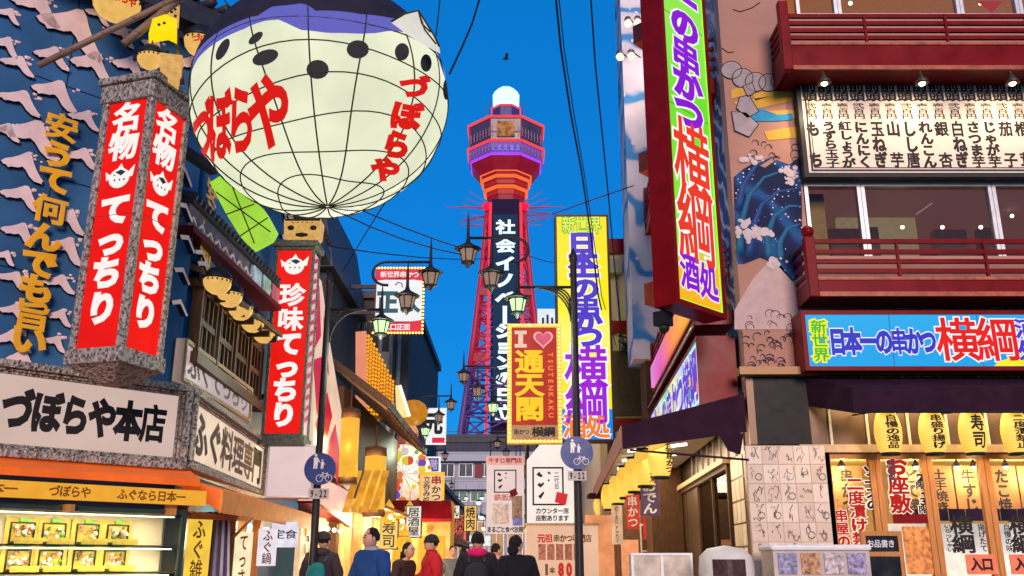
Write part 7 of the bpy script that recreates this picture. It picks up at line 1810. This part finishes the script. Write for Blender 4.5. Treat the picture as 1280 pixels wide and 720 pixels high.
def person(px, Y, rz, label, jacket, trousers, hat=None, hood=None, h=1.70, yaw=0.0, armL=None, armR=None, lean=0.0, hairlen=0, stride=.12, puff=1.0, gpy=None, collar=None, long=False):
    p = at(px, 690, Y); g = person_ground; t = thing('person', label, 'person', (p.x, Y, g(p.x)), rz, 'people in the street'); k = h / 1.72
    def S_(x, y, z): 
        zz = z * k; return (x * k, y * k - (max(0, z - .9) * lean), zz)
    armL = armL or ((-.27, .02, 1.17), (-.27, -.08, .93)); armR = armR or ((.27, .02, 1.17), (.27, -.08, .93))
    V = [S_(0, 0, .95), S_(0, 0, 1.12), S_(0, .0, 1.30), S_(0, .01, 1.43), S_(0, 0, 1.50), S_(0, -.01, 1.57),
         S_(-.17, .01, 1.40), S_(*armL[0]), S_(*armL[1]), S_(.17, .01, 1.40), S_(*armR[0]), S_(*armR[1]),
         S_(-.09, 0, .90), S_(-.10, -stride * .6, .50), S_(-.10, -stride * .2, .09), S_(-.11, -stride * .2 - .15, .03), S_(.09, 0, .90), S_(.10, -.02 + stride * .2, .50), S_(.10, stride + .04, .09), S_(.11, stride - .10, .03)]
    E_ = [(0, 1), (1, 2), (2, 3), (3, 4), (4, 5), (3, 6), (6, 7), (7, 8), (3, 9), (9, 10), (10, 11), (0, 12), (12, 13), (13, 14), (14, 15), (0, 16), (16, 17), (17, 18), (18, 19)]
    Rd = [(.15, .10), (.135, .095), (.155, .105), (.09, .075), .055, .055, .06, .042, .028, .06, .042, .028, .085, .058, .042, .036, .085, .058, .042, .036]
    vs, fs = skin_mesh(V, E_, Rd); b = MB().add(vs, fs, 0, True); hc = S_(0, -.02, 1.63)
    head(b, hc, yaw, .108 * k); hand(b, V[8], V[7], -1); hand(b, V[11], V[10], 1); b.build('body', SKIN, t)
    q = puff; wl = tuple(Vector(V[8]).lerp(Vector(V[7]), .12)); wr = tuple(Vector(V[11]).lerp(Vector(V[10]), .12))
    JV = [S_(0, 0, .92), S_(0, 0, 1.10), S_(0, 0, 1.28), S_(0, .01, 1.41), S_(0, 0, 1.49), S_(-.175, .01, 1.40), V[7], wl, S_(.175, .01, 1.40), V[10], wr]; JE = [(0, 1), (1, 2), (2, 3), (3, 4), (3, 5), (5, 6), (6, 7), (3, 8), (8, 9), (9, 10)]
    JR = [(.205 * q, .155 * q), (.19 * q, .145 * q), (.205 * q, .15 * q), (.125, .105), .078, .092 * q, .072 * q, .05 * q, .092 * q, .072 * q, .05 * q]
    if long: JV.append(S_(0, 0, .62)); JE.append((0, 11)); JR.append((.23 * q, .19 * q))
    vs, fs = skin_mesh(JV, JE, JR); b = MB().add(vs, fs, 0, True); jo = b.build('jacket', jacket, t)
    tx = bpy.data.textures.get('folds') or bpy.data.textures.new('folds', 'CLOUDS'); tx.noise_scale = .13
    dm = jo.modifiers.new('folds', 'DISPLACE'); dm.texture = tx; dm.strength = .035; dm.mid_level = .5
    TV = [S_(0, 0, .98), V[12], V[13], (V[14][0], V[14][1], .13), V[16], V[17], (V[18][0], V[18][1], .13)]
    vs, fs = skin_mesh(TV, [(0, 1), (1, 2), (2, 3), (0, 4), (4, 5), (5, 6)], [(.165, .12), .11, .085, .07, .11, .085, .07]); MB().add(vs, fs, 0, True).build('trousers', trousers, t)
    for a, c in ((14, 15), (18, 19)):
        vs, fs = skin_mesh([(V[a][0], V[a][1] + .05, .05), (V[a][0], V[a][1], .055), (V[c][0], V[c][1], .04), (V[c][0], V[c][1] - .05, .035)], [(0, 1), (1, 2), (2, 3)], [.045, .05, .045, .032]); MB().add(vs, fs, 0, True).build('shoe', K_BLACK, t)
    r = .108 * k; b = MB(); hb = MB()
    prof = [(r * .80, -.35 * r), (r * .92, 0), (r * .90, .45 * r), (r * .66, .95 * r), (r * .3, 1.2 * r), (.004, 1.25 * r)]
    for rr_, z in prof: pass
    hb.lathe((0, r * .16, 0), [(a_ * (.93 if not hat else .9), z) for a_, z in prof], 16, 0, sy=1.08)
    keep = []
    for f in hb.f:
        c = sum((hb.v[i] for i in f), Vector()) / len(f)
        if not (c.y < -.2 * r and c.z < .42 * r): keep.append(f)
    b.add([rotv(v, yaw, hc) for v in hb.v], keep, 0, True)
    if hairlen: vs, fs = skin_mesh([tuple(rotv((0, r * .5, .1 * r), yaw, hc)), tuple(rotv((0, r * .75, -r * .9), yaw, hc)), tuple(rotv((0, r * .8, -r * .9 - hairlen), yaw, hc))], [(0, 1), (1, 2)], [.085, .08, .05]); b.add(vs, fs, 0, True)
    ho = b.build('hair', HAIR, t); hm = ho.modifiers.new('sub', 'SUBSURF'); hm.levels = hm.render_levels = 2; hm = ho.modifiers.new('locks', 'DISPLACE'); hm.texture = bpy.data.textures.get('locks') or bpy.data.textures.new('locks', 'CLOUDS'); hm.texture.noise_scale = .03; hm.strength = .022; hm.mid_level = .4
    if hat:
        b = MB(); hb = MB().lathe((0, .01, 0), [(r * .97, .2 * r), (r * 1.03, .3 * r), (r * 1.03, .5 * r), (r * .95, .55 * r), (r * .9, .85 * r), (r * .6, 1.25 * r), (.01, 1.42 * r)], 18, sy=1.1); b.add([rotv(v, yaw, hc) for v in hb.v], hb.f, 0, True); b.build('beanie', hat, t)
    if hood:
        vs, fs = skin_mesh([S_(-.13, .02, 1.47), S_(-.08, .10, 1.49), S_(0, .13, 1.48), S_(.08, .10, 1.49), S_(.13, .02, 1.47)], [(0, 1), (1, 2), (2, 3), (3, 4)], [.045, .06, .075, .06, .045]); MB().add(vs, fs, 0, True).build('hood', hood, t)
    if collar:
        b = MB(); b.lathe(S_(0, -.005, 1.46), [(.085, -.02), (.095, .05), (.075, .09), (.07, .05)], 16); b.build('collar', collar, t)
    # face
    b = MB()
    for s_ in (-1, 1): b.sph(tuple(rotv((s_ * .036 * k, -r * .86, .012), yaw, hc)), .011, .011, .007, 8); b.obox(tuple(rotv((s_ * .02, -r * .92, .034), yaw, hc)), tuple(rotv((s_ * .055, -r * .80, .034), yaw, hc)), .01, .007)
    b.build('eyes', K_INK, t)
    b = MB(); b.obox(tuple(rotv((-.022, -r * .90, -.055), yaw, hc)), tuple(rotv((.022, -r * .90, -.055), yaw, hc)), .012, .008); b.build('mouth', mat('lip', (.35, .12, .10), .5), t)
    return t, k
person_ground = lambda x: .004 if False else 0.0
def cloth(n, c): return mat(n, c, .85, var=.25, scale=6, bump=.25)
def backpack(t, label, m, m2, k=1.0, w_=.30):
    b_ = thing('backpack', label, 'backpack', t.location, t.rotation_euler.z)
    vs, fs = skin_mesh([(0, .235, .98), (0, .25, 1.14), (0, .225, 1.30), (0, .20, 1.37)], [(0, 1), (1, 2), (2, 3)], [(w_ * .5, .09), (w_ * .56, .105), (w_ * .5, .085), (w_ * .3, .05)]); MB().add(vs, fs, 0, True).build('bag', m, b_)
    vs, fs = skin_mesh([(0, .335, 1.0), (0, .345, 1.12), (0, .33, 1.16)], [(0, 1), (1, 2)], [(w_ * .38, .03), (w_ * .4, .035), (w_ * .3, .02)]); MB().add(vs, fs, 0, True).build('pocket', m2, b_)
    for s_ in (-1, 1):
        b = MB(); b.tube([(s_ * .10, .17, 1.37), (s_ * .115, .06, 1.50), (s_ * .12, -.08, 1.44), (s_ * .14, -.15, 1.28), (s_ * .16, -.10, 1.10), (s_ * .13, .14, 1.02)], .018, 6); b.build('strap', m2, b_)
t1, k = person(403, 14.2, R(172), 'person in a dark hooded coat walking away with a teal backpack', cloth('dark_plum_cloth', (.035, .022, .030)), cloth('black_cloth', (.015, .015, .017)), hood=cloth('dark_plum_cloth', (.035, .022, .030)), hat=cloth('dark_cap', (.03, .02, .025)), h=1.76, puff=1.12)
backpack(t1, 'teal backpack on the dark coated person near the restaurant', cloth('teal_nylon', (.008, .13, .13)), cloth('teal_dark_nylon', (.006, .09, .10)))
person(466, 11.9, R(-38), 'bald topped person in a royal blue jacket holding both hands in front', cloth('royal_blue_cloth', (.012, .055, .19)), cloth('khaki_cloth', (.25, .2, .1)), h=1.75, yaw=R(-20), armL=((-.28, -.03, 1.15), (-.10, -.27, 1.10)), armR=((.28, -.03, 1.14), (.07, -.30, 1.02)), lean=.03, puff=1.22, collar=cloth('grey_scarf', (.3, .28, .3)))
person(499, 14.5, R(60), 'stooping person in a dark brown coat behind the blue jacket', cloth('dark_brown_cloth', (.045, .018, .014)), cloth('black_cloth', (.015, .015, .017)), h=1.62, lean=.22, hairlen=.12, armL=((-.26, -.05, 1.17), (-.12, -.25, 1.05)))
person(540, 14.4, R(-72), 'person in a bright red jacket and black beanie seen from the side', cloth('bright_red_cloth', (.42, .012, .02)), cloth('dark_denim', (.02, .025, .04)), hat=cloth('black_knit', (.014, .014, .015)), h=1.72, yaw=R(0), puff=1.12, armL=((-.25, -.06, 1.16), (-.12, -.27, 1.12)), collar=cloth('bright_red_cloth', (.42, .012, .02)))
t5, k = person(597, 13.2, R(178), 'person in a black jacket with a crimson hood walking away', cloth('black_nylon', (.014, .012, .015)), cloth('black_cloth', (.015, .015, .017)), hood=cloth('crimson_fleece', (.55, .012, .10)), h=1.74, puff=1.2)
backpack(t5, 'black backpack under the crimson hood', cloth('black_pack', (.02, .02, .022)), cloth('charcoal_pack', (.045, .045, .05)), w_=.34)
person(646, 12.6, R(205), 'person in a long black coat with tied up hair beside the crimson hood', cloth('black_wool', (.008, .008, .009)), cloth('black_cloth', (.015, .015, .017)), h=1.68, yaw=R(-60), puff=1.25, hairlen=.04, long=True)
person(621, 16.5, R(190), 'small dark haired person half hidden between the two black coats', cloth('dark_grey_cloth', (.03, .03, .035)), cloth('black_cloth', (.015, .015, .017)), h=1.64, yaw=R(-70))
person(566, 21.0, R(15), 'distant person in grey far behind the crimson hood', cloth('mid_grey_cloth', (.12, .12, .13)), cloth('dark_denim', (.02, .025, .04)), h=1.66)
person(579, 24.0, R(170), 'distant person in olive far down the street', cloth('olive_cloth', (.09, .09, .05)), cloth('black_cloth', (.015, .015, .017)), h=1.66)

# ================================================================== CABLES AND BIRD
def cable(label, P, r=.012, m=None, sag=0.0):
    """P: (px, py, Y) points"""
    V = [q if isinstance(q, Vector) else at(*q) for q in P]
    if not isinstance(P[0], Vector) and P[0][1] < 0: V = [at(P[0][0] - (P[1][0] - P[0][0]) * 2.5, -330, P[0][2] * .8)] + V
    o = V[0]; pts = []
    for a, c in zip(V, V[1:]):
        for i in range(6): u = i / 6; pts.append(a.lerp(c, u) - o - Vector((0, 0, sag * 4 * u * (1 - u))))
    pts.append(V[-1] - o); ob = MB().tube(pts, r, 6).build('overhead_cable', m or K_CABLE, None, o); tag(ob, label, 'cable', 'overhead cables')
cable('thick dark cable curving down past the tall yellow sign', [(694, -10, 14), (701, 60, 15), (713, 140, 16.5), (727, 215, 18.5), (738, 290, 20.5), (748, 370, 23), (762, 432, 25)], .02)
cable('thin cable running just inside the thick curved one', [(698, -10, 14), (705, 60, 15), (717, 140, 16.5), (730, 215, 18.5), (741, 290, 20.5), (752, 370, 23), (770, 432, 25)], .011)
cable('single dark cable between the curved pair and the red sign', [(738, -10, 14), (744, 80, 15.5), (752, 160, 17.5), (760, 240, 19.5), (768, 330, 22), (778, 425, 25)], .016)
cable('dark cable from the top of the picture to the giant lantern', [(602, -10, 9), (590, 30, 8.9), (577, 60, 8.7), (562, 92, 8.4)], .012)
cable('cable dropping from the giant lantern towards the dark building', [(490, 240, 17), (472, 268, 18), (452, 300, 21), (428, 340, 26)], .014)
cable('upper of two cables slanting from behind the giant lantern to the street lamp', [Vector((-3.95, 13.6, 7.55)), (588, 314, 15)], .011, None, .10)
cable('lower of two cables slanting from behind the giant lantern to the street lamp', [Vector((-3.97, 13.9, 7.55)), (585, 320, 15)], .011, None, .22)
cable('long thin cable from the restaurant roof across the tower shaft', [Vector((-4.2, 17.5, 7.6)), (655, 318, 40)], .016, None, .3)
cable('reddish cable rising from the yellow sign to the red balcony', [(690, 268, 23), (740, 250, 22), (792, 232, 21)], .014, K_REDDK)
cable('level cable behind the street lamp beside the yellow sign', [(655, 318, 40), (680, 326, 40), (700, 330, 40)], .02)
t = thing('bird', 'small dark bird flying high above the tower crown', 'bird', at(632, 74, 60), R(20))
b = MB(); vs, fs = skin_mesh([(-.25, 0, -.02), (0, 0, 0), (.18, 0, .06), (.27, 0, .1)], [(0, 1), (1, 2), (2, 3)], [.03, .08, .06, .035]); b.add(vs, fs, 0, True); b.prism([(.27, .1), (.34, .09), (.27, .12)], -.01, .01)
b.build('body', K_BLACK, t)
for s_ in (-1, 1):
    b = MB(); b.add([(.1, s_ * .05, .03), (-.1, s_ * .05, .02), (-.12, s_ * .3, .22), (-.02, s_ * .42, .34), (.1, s_ * .28, .22)], [(0, 1, 2, 3, 4)]); o = b.build('wing', K_BLACK, t); o.modifiers.new('s', 'SOLIDIFY').thickness = .015
